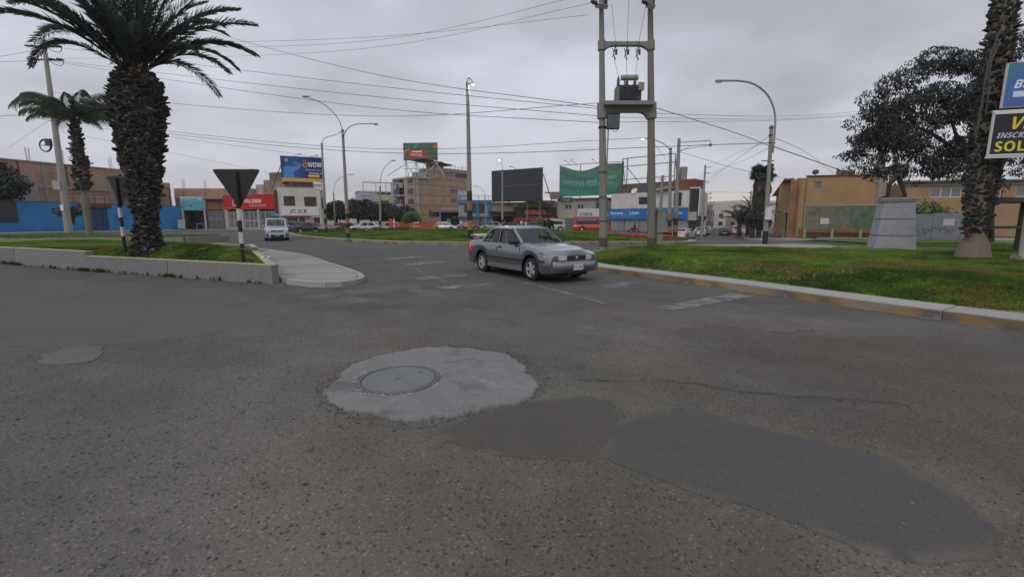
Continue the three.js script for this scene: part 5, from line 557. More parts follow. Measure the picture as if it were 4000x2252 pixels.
{ const t = front('brick_warehouse', 'long unfinished brick warehouse wall behind the blue wall', 'building', [-60.5, -39.5], [-50.6, -66.8], 0.3), w = wide(t), bm = brick([0.46, 0.31, 0.215]), cm = rough([0.34, 0.30, 0.25]);
  part('wall', box(w - 2.6, 8.1, 6, (w - 2.6) / 2, 4.05, -3.6), bm, t); part('wall', box(2.56, 6.9, 6, w - 1.3, 3.45, -3.62), bm, t); part('concrete_beam', box(w - 2.6, 0.4, 0.12, (w - 2.6) / 2, 5.35, -0.55), cm, t); part('ledge', box(w - 2.4, 0.14, 0.2, (w - 2.4) / 2, 8.17, -0.6), M.concrete, t);
  for (let i = 0; i < 12; i++) part('column', box(i % 3 ? 0.12 : 0.34, i % 3 ? 2.6 : 8, 0.1, 2 + i * 2.15, i % 3 ? 6.8 : 4, -0.56), i % 3 ? M.rust : cm, t);
  part('shed_roof', box(5, 0.1, 2.2, w - 4, 4.9, 0.4), M.rust, t); part('steel_frame', [bar([w - 6.6, 3.2, 0.9], [w - 6.6, 6.2, 0.9], 0.1), bar([w - 6.6, 6.2, 0.9], [w - 1.2, 6.0, 0.9], 0.1), bar([w - 1.2, 3, 0.9], [w - 1.2, 6.0, 0.9], 0.1), bar([w - 4, 4, 0.9], [w - 1.8, 6.0, 0.9], 0.08)], M.rust, t);
  part('shed', box(3.2, 2.2, 1.2, 12.0, 4.3, 0.1), plaster([0.42, 0.41, 0.38]), t); part('orange_board', box(1.3, 1.5, 0.1, 9.6, 4.2, 0.5), plaster([0.35, 0.13, 0.04]), t);
  rebar(t, [[3, 8.2, -1], [7.4, 8.2, -1], [9.6, 8.2, -1], [14, 8.2, -1.2], [17, 8.2, -1], [22, 8.2, -1]], 1.6); part('roof_tank', rod([20, 8.1, -3], [20, 9.4, -3], 0.7, 0.7, 12), plaster([0.36, 0.35, 0.34]), t); }
{ const t = front('brick_house', 'lower unfinished brick building above the teal sign', 'building', [-52.6, -69.5], [-40.4, -69.5], 0.2), w = wide(t), bm = brick([0.48, 0.28, 0.185]), cm = rough([0.33, 0.29, 0.25]);
  part('wall', box(w, 6.4, 6, w / 2, 3.2, -3), bm, t); part('concrete_beam', [box(w, 0.3, 0.1, w / 2, 5.0, 0.03), box(w, 0.3, 0.1, w / 2, 3.4, 0.03)], cm, t); for (const x of [1.2, 4.6, 7.8, 11]) part('column', box(0.32, 6.3, 0.12, x, 3.15, 0.05), cm, t); part('plaster_patch', box(1.2, 1.2, 0.03, 10.0, 5.3, 0.06), cm, t); part('roof_block', box(0.9, 0.7, 0.8, 8.1, 6.75, -0.8), bm, t); rebar(t, [[1.2, 6.4, -0.5], [4.6, 6.4, -0.5], [11, 6.4, -0.5]], 1.4); part('stair_wall', box(0.35, 2.6, 2, 12.0, 5.0, 0.8), plaster([0.42, 0.42, 0.41]), t); }
{ const t = front('workshop', 'open dark workshop under a teal advertising panel', 'building', [-48.5, -65.2], [-45.7, -66.2], 0.35), w = wide(t);
  part('interior', [box(0.1, 2.8, 4, 0.05, 1.4, -2), box(0.1, 2.8, 4, w - 0.05, 1.4, -2), box(w - 0.2, 2.8, 0.1, w / 2, 1.4, -4), box(w, 0.15, 4, w / 2, 2.88, -2)], plaster([0.30, 0.30, 0.29]), t); for (const x of [0.12, w - 0.12]) part('post', box(0.22, 2.9, 0.22, x, 1.45, 0.12), plaster([0.45, 0.46, 0.47]), t);
  sign(t, 0, 2.8, w, 4.75, 0.2, (c, W, H) => { c.fillStyle = '#5fa3b4'; c.fillRect(0, 0, W, H); c.fillStyle = '#a8c9d2'; c.fillRect(0, 0, W, H * 0.28); smear(c, 10, H * 0.12, W * 0.8, 2, H * 0.06, '#4a7f98'); c.fillStyle = '#3f8297'; for (let i = 0; i < 7; i++) { c.beginPath(); c.ellipse(R(0, W), H * R(0.6, 0.95), R(10, 26), R(6, 14), 0, 0, 6.3); c.fill(); } c.strokeStyle = '#1f5266'; c.lineWidth = 5; c.beginPath(); c.arc(W * 0.14, H * 0.6, H * 0.13, 0, 6.3); c.stroke(); }, 'faded teal panel with small print', 90);
  part('workbench', [box(1.0, 0.08, 0.6, 1.9, 0.85, -0.9), box(0.08, 0.85, 0.5, 1.45, 0.42, -0.9), box(0.08, 0.85, 0.5, 2.35, 0.42, -0.9)], M.steel, t); part('machine', [box(0.8, 1.1, 0.7, 0.9, 0.55, -1.4), rod([0.9, 1.1, -1.4], [0.9, 1.7, -1.4], 0.2, 0.1)], M.black, t); }
{ const t = thing('sandwich_board', 'leaning A-frame board outside the workshop', 'sign', [-48.0, 0.5, -64.2], 0.4); part('board', (() => { const g = box(0.9, 1.3, 0.04); g.rotateX(-0.25); g.translate(0, 0.64, 0.2); return g; })(), plaster([0.30, 0.38, 0.40]), t); part('leg', (() => { const g = box(0.9, 1.3, 0.04); g.rotateX(0.25); g.translate(0, 0.64, -0.16); return g; })(), M.rust, t); }
{ const t = front('shuttered_shop', 'closed shop with a grey graffitied roller shutter', 'building', [-45.7, -66.2], [-42.6, -66.2], 0.35), w = wide(t); part('wall', box(w, 1.6, 4, w / 2, 3.7, -2.2), brick([0.28, 0.13, 0.09]), t); part('eave', box(w + 0.3, 0.12, 0.8, w / 2, 4.45, 0), M.rust, t);
  for (let i = 0; i < 9; i++) part('shutter_slat', box(w - 0.7, 0.30, 0.05, w / 2 - 0.2, 0.16 + i * 0.31, -0.1 + (i % 2) * 0.012), M.shutter, t); part('graffiti', new THREE.PlaneGeometry(w - 0.9, 1.2).translate(w / 2 - 0.2, 1.5, -0.055), (() => { const m = std([0.5, 0.5, 0.5], 0.8, { transparent: true, alphaMap: paint(256, 128, (c) => { c.fillStyle = '#000'; c.fillRect(0, 0, 256, 128); c.strokeStyle = '#888'; c.lineWidth = 7; for (let i = 0; i < 5; i++) { c.beginPath(); c.arc(40 + i * 46, 64 + R(-16, 16), R(14, 28), R(0, 3), R(4, 7)); c.stroke(); } }, false) }); return m; })(), t);
  part('post', box(0.35, 3, 0.3, w - 0.15, 1.5, 0), plaster([0.36, 0.33, 0.30]), t); part('side_wall', box(0.2, 3, 3.8, 0.1, 1.5, -2), brick([0.28, 0.13, 0.09]), t); }
{ const t = front('furniture_store', 'store with a long red sign and white grilled shopfront', 'building', [-42.5, -66.1], [-33.4, -63.2], 0.3), w = wide(t), wm = plaster([0.50, 0.49, 0.47]);
  part('upper_wall', box(w, 1.9, 5, w / 2, 4.1, -2.6), wm, t); part('shop_back', box(w, 3.1, 0.1, w / 2, 1.55, -2.4), plaster([0.30, 0.30, 0.30]), t); for (const x of [0.15, 3.1, 6.1, w - 0.15]) part('column', box(0.32, 3.1, 0.3, x, 1.55, 0), wm, t); part('plinth', box(w, 0.18, 0.5, w / 2, 0.09, 0.1), M.concrete, t);
  for (const [a, b] of [[0.35, 2.9], [3.3, 5.9], [6.3, w - 0.35]]) { const p = part('shop_window', box(b - a, 2.8, 0.03, (a + b) / 2, 1.6, -0.35), std([0.055, 0.06, 0.065], 0.1), t), gr = [box(b - a, 0.06, 0.05, (a + b) / 2, 1.35, -0.1), box(b - a, 0.06, 0.05, (a + b) / 2, 2.6, -0.1), box(b - a, 0.06, 0.05, (a + b) / 2, 0.25, -0.1)]; for (let i = 0; i <= 12; i++) gr.push(box(i % 4 ? 0.03 : 0.07, 2.5, 0.04, mix(a, b, i / 12), 1.45, -0.1)); part('grille', gr, M.white, p); }
  for (const [x, y, h, c] of [[1.2, 0.6, 0.5, [0.4, 0.38, 0.3]], [4.4, 0.8, 0.6, [0.45, 0.45, 0.46]], [5.2, 1.7, 0.4, [0.4, 0.42, 0.35]], [2.2, 1.9, 0.5, [0.35, 0.35, 0.2]]]) part('display_item', box(0.7, h, 0.4, x, y, -0.9), plaster(c), t);
  sign(t, -0.15, 3.0, w + 0.1, 5.1, 0.25, (c, W, H) => { c.fillStyle = '#b8221f'; c.fillRect(0, 0, W, H); c.strokeStyle = '#e9dcd8'; c.lineWidth = H * 0.05; c.lineJoin = 'round'; const u = H / 100; c.beginPath(); c.moveTo(W * 0.24, 22 * u); c.lineTo(W * 0.20, 22 * u); c.lineTo(W * 0.18, 74 * u); c.lineTo(W * 0.27, 74 * u); c.lineTo(W * 0.285, 28 * u); c.stroke(); c.fillStyle = '#e6d9d4'; c.beginPath(); c.ellipse(W * 0.315, 42 * u, 12 * u, 30 * u, 0.25, 0, 6.3); c.fill(); c.beginPath(); c.arc(W * 0.325, 14 * u, 8 * u, 0, 6.3); c.fill(); text(c, 'PALOMA', W * 0.40, 46 * u, 38 * u, '#f0e6e2', 'bold', W * 0.47); smear(c, W * 0.5, 70 * u, W * 0.36, 2, 5 * u, '#d9a8a2'); smear(c, W * 0.03, 88 * u, W * 0.2, 1, 4 * u, '#d08a84'); }, 'long red store sign with a white dove emblem', 100);
  part('rear_storey', box(4.6, 2.6, 4, w - 3.0, 6.1, -5), brick([0.30, 0.235, 0.17]), t); part('rear_storey', box(2.6, 1.2, 3, w - 3.3, 7.9, -5), brick([0.22, 0.17, 0.125]), t); part('rear_storey', box(1.6, 1.8, 3, w - 6.6, 5.9, -5), plaster([0.30, 0.27, 0.25]), t); part('water_tank', rod([w - 5.6, 5.1, -3], [w - 5.6, 6.6, -3], 0.5, 0.5, 12), plaster([0.42, 0.41, 0.40]), t); }
{ const t = front('bank_building', 'pale two-storey corner building with a white ICB sign', 'building', [-31.8, -60.4], [-26.7, -62.0], 0.18), w = wide(t), cream = plaster([0.64, 0.62, 0.565]);
  const holes = [[0.75, 3.45, 2.15, 4.75], [3.3, 3.4, 4.85, 4.7], [1.0, 0.001, 2.3, 1.95], [2.5, 0.001, 3.2, 1.95], [4.35, 0.001, 5.15, 1.9]];
  part('facade', wallWithHoles(w, 5.75, holes, 0.3), cream, t); part('body', [box(0.3, 5.75, 6, w - 0.15, 2.875, -3.3), box(0.3, 5.75, 6, 0.15, 2.875, -3.3), box(w, 0.2, 6.3, w / 2, 5.65, -3.3), box(w - 0.6, 5.5, 0.2, w / 2, 2.75, -6.3)], cream, t);
  for (const h of holes.slice(0, 2)) win(t, h, std([0.045, 0.035, 0.032], 0.15), rough([0.055, 0.035, 0.028]), 4); part('shop_window', box(1.28, 1.93, 0.03, 1.65, 0.97, -0.2), M.glass, t); part('shop_window', box(0.68, 1.93, 0.03, 2.85, 0.97, -0.2), M.glass, t); part('door', box(0.78, 1.88, 0.05, 4.75, 0.95, -0.2), std([0.06, 0.018, 0.018], 0.5), t); part('beige_panel', box(1.05, 1.9, 0.05, 3.78, 0.96, 0.03), plaster([0.50, 0.44, 0.28]), t);
  part('red_canopy', box(3.6, 0.12, 0.5, 2.2, 2.06, 0.26), std([0.33, 0.055, 0.05], 0.6), t); part('pilaster', box(0.34, 5.5, 0.3, -0.2, 2.75, 0.0), rough([0.10, 0.06, 0.055]), t); part('parapet', box(w + 0.1, 0.18, 0.36, w / 2, 5.84, -0.15), cream, t);
  for (const z of [-1.6, -2.9]) { const p = part('side_window', box(0.04, 1.5, 0.7, w + 0.02, 4.0, z), M.glass, t); part('frame', [box(0.06, 0.06, 0.8, w + 0.03, 3.22, z), box(0.06, 0.06, 0.8, w + 0.03, 4.78, z)], M.black, p); }
  sign(t, 0.35, 2.15, w - 0.25, 3.3, 0.06, (c, W, H) => { c.fillStyle = '#d4d5d8'; c.fillRect(0, 0, W, H); const u = H / 100; text(c, 'ICB', W * 0.43, 50 * u, 62 * u, '#15295e', 'bold', W * 0.34); c.lineCap = 'round'; for (const [col, dy, lw] of [['#15295e', 0, 9], ['#a8aab0', 14, 6], ['#b03a3a', 26, 9]]) { c.strokeStyle = col; c.lineWidth = lw * u; c.beginPath(); c.moveTo(W * 0.24, (58 + dy * 0.7) * u); c.quadraticCurveTo(W * 0.30, (18 + dy) * u, W * 0.385, (34 + dy * 1.4) * u); c.stroke(); } smear(c, W * 0.45, 88 * u, W * 0.3, 1, 4 * u, '#b06a66'); }, 'white sign panel with blue ICB letters', 150);
  part('roof_shed', box(3.4, 1.0, 2.4, 2.6, 6.3, -2.4), brick([0.27, 0.19, 0.14]), t); }
{ const t = thing('billboard', 'large blue billboard with a yellow base over the bank building', 'billboard', [-31.25, 5.9, -60.9], -Math.atan2(-1.9, 4.6)), w = 5.3;
  const f = (c, W, H) => { const g = c.createLinearGradient(0, 0, W, 0); g.addColorStop(0, '#24477f'); g.addColorStop(0.35, '#2a5fa6'); g.addColorStop(0.6, '#1f3b7a'); g.addColorStop(1, '#1a2c60'); c.fillStyle = g; c.fillRect(0, 0, W, H); c.fillStyle = '#d6a94a'; c.fillRect(0, H * 0.86, W, H * 0.14);
    c.fillStyle = '#4a92d0'; c.beginPath(); c.moveTo(W * 0.05, H * 0.86); c.quadraticCurveTo(W * 0.03, H * 0.45, W * 0.12, H * 0.38); c.lineTo(W * 0.18, H * 0.38); c.quadraticCurveTo(W * 0.30, H * 0.42, W * 0.42, H * 0.36); c.lineTo(W * 0.44, H * 0.46); c.quadraticCurveTo(W * 0.34, H * 0.58, W * 0.26, H * 0.56); c.lineTo(W * 0.32, H * 0.86); c.fill(); c.fillStyle = '#6d4a38'; c.beginPath(); c.ellipse(W * 0.14, H * 0.24, W * 0.035, H * 0.11, 0, 0, 6.3); c.fill(); c.fillStyle = '#9c9c9e'; c.beginPath(); c.ellipse(W * 0.135, H * 0.15, W * 0.045, H * 0.07, 0, 0, 6.3); c.fill(); c.fillStyle = '#b59a5a'; c.beginPath(); c.ellipse(W * 0.28, H * 0.55, W * 0.03, H * 0.05, 0, 0, 6.3); c.ellipse(W * 0.44, H * 0.36, W * 0.025, H * 0.06, 0, 0, 6.3); c.fill(); c.fillStyle = 'rgba(150,170,170,0.35)'; c.fillRect(W * 0.3, H * 0.22, W * 0.16, H * 0.12);
    text(c, 'WOW', W * 0.63, H * 0.30, H * 0.27, '#eef1f6', 'bold', W * 0.33); c.strokeStyle = '#d89a3c'; c.lineWidth = H * 0.045; c.beginPath(); c.arc(W * 0.565, H * 0.33, H * 0.075, 0, 6.3); c.stroke(); c.fillStyle = '#d89a3c'; c.beginPath(); c.arc(W * 0.54, H * 0.17, H * 0.028, 0, 6.3); c.arc(W * 0.59, H * 0.17, H * 0.028, 0, 6.3); c.fill(); text(c, 'INTERNET PARA TU CASA', W * 0.56, H * 0.52, H * 0.065, '#d9deea', 'bold', W * 0.38); text(c, 'Llámanos al', W * 0.64, H * 0.64, H * 0.085, '#f0f2f6', 'bold'); c.fillStyle = '#e0b04a'; c.beginPath(); c.roundRect(W * 0.62, H * 0.70, W * 0.28, H * 0.11, H * 0.05); c.fill(); };
  sign(t, 0, 1.0, w, 4.35, 0.3, f, 'blue printed billboard face', 190, M.darkSteel); part('frame', [bar([0.4, -0.2, 0], [0.4, 4.3, 0.1], 0.1), bar([w - 0.4, -0.2, 0], [w - 0.4, 4.3, 0.1], 0.1), bar([w / 2, -0.2, 0], [w / 2, 4.3, 0.1], 0.1), bar([0.2, 3.6, 0], [-1.6, 0, -2.6], 0.08), bar([0, 1.2, 0], [-1.6, 1.2, -2.4], 0.06)], M.darkSteel, t);
  part('floodlight_arm', [rod([1.5, 4.3, 0.3], [2.4, 4.55, 1.3], 0.03), rod([3.6, 4.3, 0.3], [4.5, 4.5, 1.3], 0.03), box(0.3, 0.1, 0.2, 2.5, 4.52, 1.4), box(0.3, 0.1, 0.2, 4.6, 4.47, 1.4)], M.darkSteel, t); part('name_plate', box(0.85, 0.32, 0.05, 0.5, 0.72, 0.3), M.black, t); part('name_plate', box(1.05, 0.5, 0.05, w - 0.9, 0.55, 0.3), std([0.35, 0.35, 0.36], 0.6), t); }
{ const t = front('office_building', 'pale building with purple letters behind the ficus trees', 'building', [-41.3, -119], [-36.5, -121], 0), w = wide(t); part('wall', box(w, 9.4, 9, w / 2, 4.7, -4.5), plaster([0.50, 0.49, 0.52]), t); part('side_wing', box(6.2, 8.6, 8, w + 3.1, 4.3, -4), plaster([0.50, 0.48, 0.36]), t); part('roof_edge', box(w + 6.4, 0.3, 9.2, w / 2 + 3.1, 9.45, -4.5), plaster([0.42, 0.41, 0.41]), t);
  sign(t, 0.6, 7.6, w - 0.8, 9.0, 0.06, (c, W, H) => { c.fillStyle = '#c3c1c8'; c.fillRect(0, 0, W, H); text(c, 'GRAVE', 8, H / 2, H * 0.8, '#4b3fb0', 'bold', W - 16); }, 'purple lettering', 40); sign(t, 2.4, 5.1, w + 0.2, 5.9, 0.08, (c, W, H) => { c.fillStyle = '#2f3342'; c.fillRect(0, 0, W, H); c.fillStyle = '#6f82e0'; c.fillRect(6, 8, W - 12, H - 16); }, 'small blue lit strip', 40);
  win(t, [w + 0.8, 6.2, w + 3.0, 7.3], M.glass, M.white, 3, 0.04); win(t, [w + 3.8, 6.3, w + 5.2, 7.2], M.glass, M.white, 2, 0.04); part('balcony', box(6.2, 0.9, 1.0, w + 3.1, 4.9, 0.5), plaster([0.45, 0.44, 0.42]), t); }
{ // hotel with its brick flank
  const t = front('hotel_building', 'six-storey hotel with a bare brick flank and rooftop billboard frame', 'building', [-22.9, -105], [-11.4, -117], 0), w = wide(t), bk = brick([0.46, 0.315, 0.215]), cb = rough([0.36, 0.29, 0.225]);
  part('flank_wall', wallWithHoles(w, 12.0, [[10.6, 8.6, 12.6, 9.6], [10.6, 6.2, 12.6, 7.2]], 0.4), bk, t); part('core', box(w - 0.1, 11.9, 9.2, w / 2, 5.95, -5.1), bk, t); for (const y of [3.2, 5.6, 8.0, 10.4]) part('floor_beam', box(w, 0.28, 0.1, w / 2, y, 0.03), cb, t); for (const x of [0.2, 4.2, 8.2, 12.9, w - 0.2]) part('column', box(0.4, 12, 0.08, x, 6, 0.02), cb, t);
  win(t, [10.6, 8.6, 12.6, 9.6], M.glassPale, M.darkSteel, 4); win(t, [10.6, 6.2, 12.6, 7.2], M.glassPale, M.darkSteel, 4); const top = part('penthouse', wallWithHoles(w - 5.6, 2.6, [[3.4, 0.6, 6.0, 1.8], [6.6, 0.5, 10.6, 1.7]], 0.3).translate(5.6, 12.0, 0.05), brick([0.46, 0.30, 0.23]), t); part('penthouse_core', box(w - 5.7, 2.5, 6, 5.6 + (w - 5.6) / 2, 13.25, -3.4), bk, t); win(t, [9.0, 12.6, 11.6, 13.8], M.glassPale, M.darkSteel, 3, -0.1); win(t, [12.2, 12.5, 16.2, 13.7], M.glass, M.darkSteel, 4, -0.1);
  part('roof_canopy', (() => { const g = box(9.5, 0.15, 5); g.rotateZ(-0.08); g.translate(7.0, 15.9, -2.5); return g; })(), M.darkSteel, t); part('stair_tower', box(3, 2.2, 3, 8.2, 15.2, -3), bk, t); part('water_tank', rod([7, 16, -3], [7, 17.2, -3], 0.7, 0.7, 12), std([0.10, 0.12, 0.14], 0.6), t);
  part('parapet_rail', [box(w - 6, 0.06, 0.06, 11, 15.2, -0.2), ...[6, 8.5, 11, 13.5, 16].map((x) => box(0.06, 0.7, 0.06, x, 14.9, -0.2))], M.darkSteel, t); rebar(t, [[9, 14.6, -2], [13, 14.6, -1], [15.5, 14.6, -1]], 1.2);
  const fr = new THREE.Group(); fr.name = 'street_front'; t.add(fr); fr.rotation.y = -1.584; fr.position.set(0, 0, 0);
  const fw = 9.6, red = plaster([0.16, 0.025, 0.035]), wh = plaster([0.50, 0.49, 0.45]); part('front_wall', box(fw, 12.1, 1, -fw / 2, 6.05, -0.55), wh, fr); part('red_bay', box(3.0, 9.0, 0.5, -5.6, 6.4, 0.2), red, fr);
  for (let k = 0; k < 4; k++) { const y = 2.6 + k * 2.4; for (const [x, ww] of [[-1.7, 2.2], [-8.2, 2.2]]) { const p = part('window', box(ww, 1.4, 0.1, x, y + 1.2, 0.02), M.glass, fr); part('frame', box(ww + 0.2, 0.15, 0.2, x, y + 0.42, 0.06), wh, p); } part('balcony', box(2.6, 0.9, 0.9, -5.6, y + 0.2, 0.75), k % 2 ? wh : red, fr); const q = part('window', box(2.2, 1.2, 0.08, -5.6, y + 1.3, 0.47), M.glass, fr); part('frame', box(0.08, 1.2, 0.1, -5.6, y + 1.3, 0.5), wh, q); }
  sign(t, -0.9, 11.6, 4.2, 12.9, 0.5, (c, W, H) => { c.fillStyle = '#6f7a80'; c.fillRect(0, 0, W, H); c.strokeStyle = '#c5ccd0'; c.lineWidth = 4; c.strokeRect(4, 4, W - 8, H - 8); c.fillStyle = '#9fb0ba'; c.fillRect(10, 8, H - 16, H - 16); text(c, 'HOTEL', H + 6, H / 2, H * 0.62, '#d7dde0', 'bold', W - H - 14); }, 'grey rooftop HOTEL sign', 30); part('vertical_sign', box(1.4, 4.2, 0.3, -5.4, 9.3, 1.1), std([0.05, 0.06, 0.12], 0.5), fr); }
{ const t = thing('billboard', 'green and red rooftop billboard on white lattice over the hotel', 'billboard', [-26.2, 12.0, -109.5], -0.08), w = 8.4;
  sign(t, 0, 4.1, w, 8.2, 0.2, (c, W, H) => { c.fillStyle = '#4d6650'; c.fillRect(0, 0, W, H); for (let i = 0; i < 160; i++) { c.fillStyle = `rgba(${R(60, 150)},${R(90, 150)},${R(70, 130)},0.5)`; c.fillRect(R(0, W), R(0, H), R(4, 26), R(3, 14)); } c.fillStyle = '#3e8a94'; c.fillRect(W * 0.3, 0, W * 0.14, H * 0.28); c.fillStyle = '#c23c2e'; c.beginPath(); c.roundRect(W * 0.14, H * 0.40, W * 0.50, H * 0.42, 10); c.fill(); c.fillStyle = '#e8d8d0'; c.fillRect(W * 0.25, H * 0.46, W * 0.3, H * 0.08); text(c, 'ILIMITADO', W * 0.21, H * 0.66, H * 0.13, '#f2e8e4', 'bold', W * 0.38); ['#d05040', '#5a80c0', '#d0a040', '#70a0c0'].forEach((q, i) => { c.fillStyle = q; c.fillRect(W * (0.27 + i * 0.08), H * 0.74, W * 0.05, H * 0.08); }); c.fillStyle = '#d2603a'; c.beginPath(); c.arc(W * 0.92, H * 0.22, H * 0.13, 0, 6.3); c.fill(); c.strokeStyle = '#b9b49a'; c.lineWidth = 12; c.beginPath(); c.moveTo(W * 0.02, H * 0.7); c.quadraticCurveTo(W * 0.06, H * 0.3, W * 0.2, H * 0.36); c.stroke(); c.fillStyle = '#584a3c'; c.fillRect(0, H * 0.88, W, H * 0.12); }, 'colourful printed billboard face', 60, M.white);
  const b = []; for (const x of [0.4, 2.9, 5.4, 8]) b.push(bar([x, 0, 0], [x, 8, 0], 0.14), bar([x, 0, -2], [x, 5.5, 0], 0.1)); for (const y of [3.6, 2.2]) b.push(bar([-0.2, y, 0], [8.6, y, 0], 0.12)); for (let i = 0; i < 3; i++) b.push(bar([0.4 + i * 2.5, 0, 0], [2.9 + i * 2.5, 3.6, 0], 0.09), bar([2.9 + i * 2.5, 0, 0], [0.4 + i * 2.5, 3.6, 0], 0.09)); b.push(bar([0.2, 3.2, 0], [-3.6, 0.4, 2], 0.12), bar([8, 3.4, 0], [10.4, 0.5, 3], 0.14), bar([8, 3.4, 0], [6, 0.5, 4], 0.14)); part('lattice', b, plaster([0.42, 0.42, 0.42]), t); }
{ const t = thing('steel_gantry', 'empty white steel gantry standing in front of the hotel', 'gantry', [-33.3, 0, -100], 0.1), b = []; for (const x of [6.2, 9.2]) b.push(bar([x, 0, 0], [x, 10.2, 0], 0.3)); for (const y of [7.3, 10]) b.push(bar([0, y + 0.2, 0], [9.6, y, 0], 0.22)); for (const x of [0, 2.8, 5]) b.push(bar([x, 7.4, 0], [x, 10.1, 0], 0.14)); b.push(bar([4.4, 4.6, 0], [11, 4.6, 0], 0.2), bar([4.4, 4.1, 0], [11, 4.1, 0], 0.14)); part('frame', b, plaster([0.42, 0.42, 0.42]), t); }
{ const t = front('cafe_shop', 'dark low shopfront with white hand lettering below the hotel', 'building', [-15.6, -97], [-9.2, -95.5], 0.1), w = wide(t); part('wall', box(w, 3.4, 6, w / 2, 1.7, -3), rough([0.035, 0.036, 0.04]), t); part('awning', (() => { const g = box(w + 1.5, 0.1, 2.6); g.rotateX(0.2); g.translate(w / 2 - 0.4, 3.7, 1.1); return g; })(), M.rust, t); part('roof_band', box(w, 0.9, 0.3, w / 2, 3.9, -0.2), plaster([0.34, 0.33, 0.31]), t); sign(t, 2.6, 1.4, w - 0.2, 3.1, 0.08, (c, W, H) => { c.fillStyle = '#17181b'; c.fillRect(0, 0, W, H); text(c, 'La Lola', 8, H * 0.42, H * 0.48, '#cfd0d2', 'bold', W * 0.72); c.strokeStyle = '#aaa'; c.lineWidth = 4; c.strokeRect(W * 0.8, 8, W * 0.17, H - 16); }, 'black board with white lettering', 60, M.black); part('doorway', box(0.9, 2.1, 0.1, 1.8, 1.05, 0.04), plaster([0.20, 0.45, 0.42]), t); part('side_sign', box(2.4, 1.3, 0.1, -1.4, 3.1, 0.3), std([0.02, 0.03, 0.035], 0.5), t); }
{ const t = front('blue_building', 'two-storey building with bright blue trim above dark shutters', 'building', [-11.1, -92], [-4.3, -92.4], 0), w = wide(t), bl = plaster([0.055, 0.20, 0.36]), gy = plaster([0.33, 0.335, 0.35]), holes = [[1.2, 3.3, 2.4, 4.9], [4.2, 3.2, 5.6, 5.0], [2.9, 3.2, 3.7, 5.0]];
  part('upper_wall', wallWithHoles(w, 3.4, holes.map((h) => [h[0], h[1] - 2.4, h[2], h[3] - 2.4]), 0.3).translate(0, 2.4, 0), gy, t); part('core', box(w - 0.1, 5.7, 6, w / 2, 2.85, -3.4), gy, t); for (const h of holes) win(t, h, M.glass, M.darkSteel, 2); part('cornice', box(w + 0.2, 0.7, 0.4, w / 2, 5.55, 0.1), bl, t); part('sill_band', box(w + 0.2, 0.32, 0.35, w / 2, 2.5, 0.1), bl, t); for (const x of [3.9, 6.4]) part('pilaster', box(0.6, 3.2, 0.3, x, 3.9, 0.08), bl, t); for (const x of [1.2, 3.4, 5.6]) part('shutter', box(2.0, 2.3, 0.1, x, 1.15, 0.02), M.shutter, t); part('roof_rail', [box(w, 0.06, 0.06, w / 2, 6.8, -0.3), ...[0.3, 2.2, 4.2, 6.2].map((x) => box(0.08, 1.0, 0.08, x, 6.4, -0.3))], M.darkSteel, t); part('roof_sign', box(2.6, 1.7, 0.3, 1.3, 6.9, -0.6), plaster([0.45, 0.46, 0.47]), t); }
{ const t = front('restaurant_row', 'low shops with a black restaurant sign under the black billboard', 'building', [-4.3, -92.3], [9.0, -88.8], 0), w = wide(t); part('wall', wallWithHoles(w, 5.4, [[0.3, 0.001, 4.9, 2.6], [5.1, 0.001, 13.3, 1.75]], 0.3), brick([0.27, 0.215, 0.165]), t); part('rooms', [box(w, 0.15, 5.6, w / 2, 5.3, -3.1), box(w, 0.15, 5.6, w / 2, 2.75, -3.1), box(w, 5.3, 0.2, w / 2, 2.65, -6), ...[0.1, 5.0, w - 0.1].map((x) => box(0.2, 5.3, 5.6, x, 2.65, -3.1))], plaster([0.28, 0.26, 0.24]), t); part('shade_canopy', (() => { const g = box(5.4, 0.08, 2.4); g.rotateX(0.12); g.translate(2.5, 3.5, 1.0); return g; })(), M.black, t); part('counter', box(3.2, 1.0, 0.6, 2.6, 0.5, -1.6), plaster([0.2, 0.18, 0.16]), t); part('roof_sheet', box(5, 0.15, 3, 10.8, 5.6, -1), plaster([0.36, 0.35, 0.34]), t); part('roof_clutter', [box(1.6, 1.0, 1.2, 8.2, 5.9, -0.6), box(2.4, 0.7, 1.2, 11.6, 5.2, 0.1)], rough([0.14, 0.12, 0.11]), t);
  sign(t, 4.9, 2.15, w - 0.1, 4.4, 0.2, (c, W, H) => { c.fillStyle = '#1c1b1d'; c.fillRect(0, 0, W, H); text(c, 'LOMAZO', W * 0.26, H * 0.46, H * 0.52, '#e07c34', 'bold', W * 0.50); c.fillStyle = '#6a3f28'; c.fillRect(W * 0.03, H * 0.80, W * 0.15, H * 0.09); c.fillRect(W * 0.78, H * 0.78, W * 0.18, H * 0.10); c.fillStyle = '#8a8a88'; c.fillRect(W * 0.28, H * 0.86, W * 0.36, H * 0.03); }, 'black restaurant sign with orange letters', 60, M.black);
  part('red_awning', (() => { const g = box(8.4, 0.5, 1.2); g.rotateX(0.3); g.translate(9.2, 1.9, 0.7); return g; })(), std([0.26, 0.03, 0.035], 0.7), t); for (const x of [6, 7.8, 9.6, 11.4]) part('table', [box(0.8, 0.06, 0.8, x, 0.75, -1.8), rod([x, 0, -1.8], [x, 0.75, -1.8], 0.05)], plaster([0.3, 0.2, 0.12]), t); sign(t, 4.4, 4.5, 6.6, 5.2, 0.06, (c, W, H) => { c.fillStyle = '#2a6a45'; c.fillRect(0, 0, W, H); text(c, 'Petty', 8, H / 2, H * 0.7, '#cfe6d8', 'italic bold', W - 16); }, 'small green sign', 50); for (const x of [8.0, 10.6]) part('sign_post', rod([x, 0, 1.6], [x, 5.6, 1.6], 0.08), M.pole, t); }
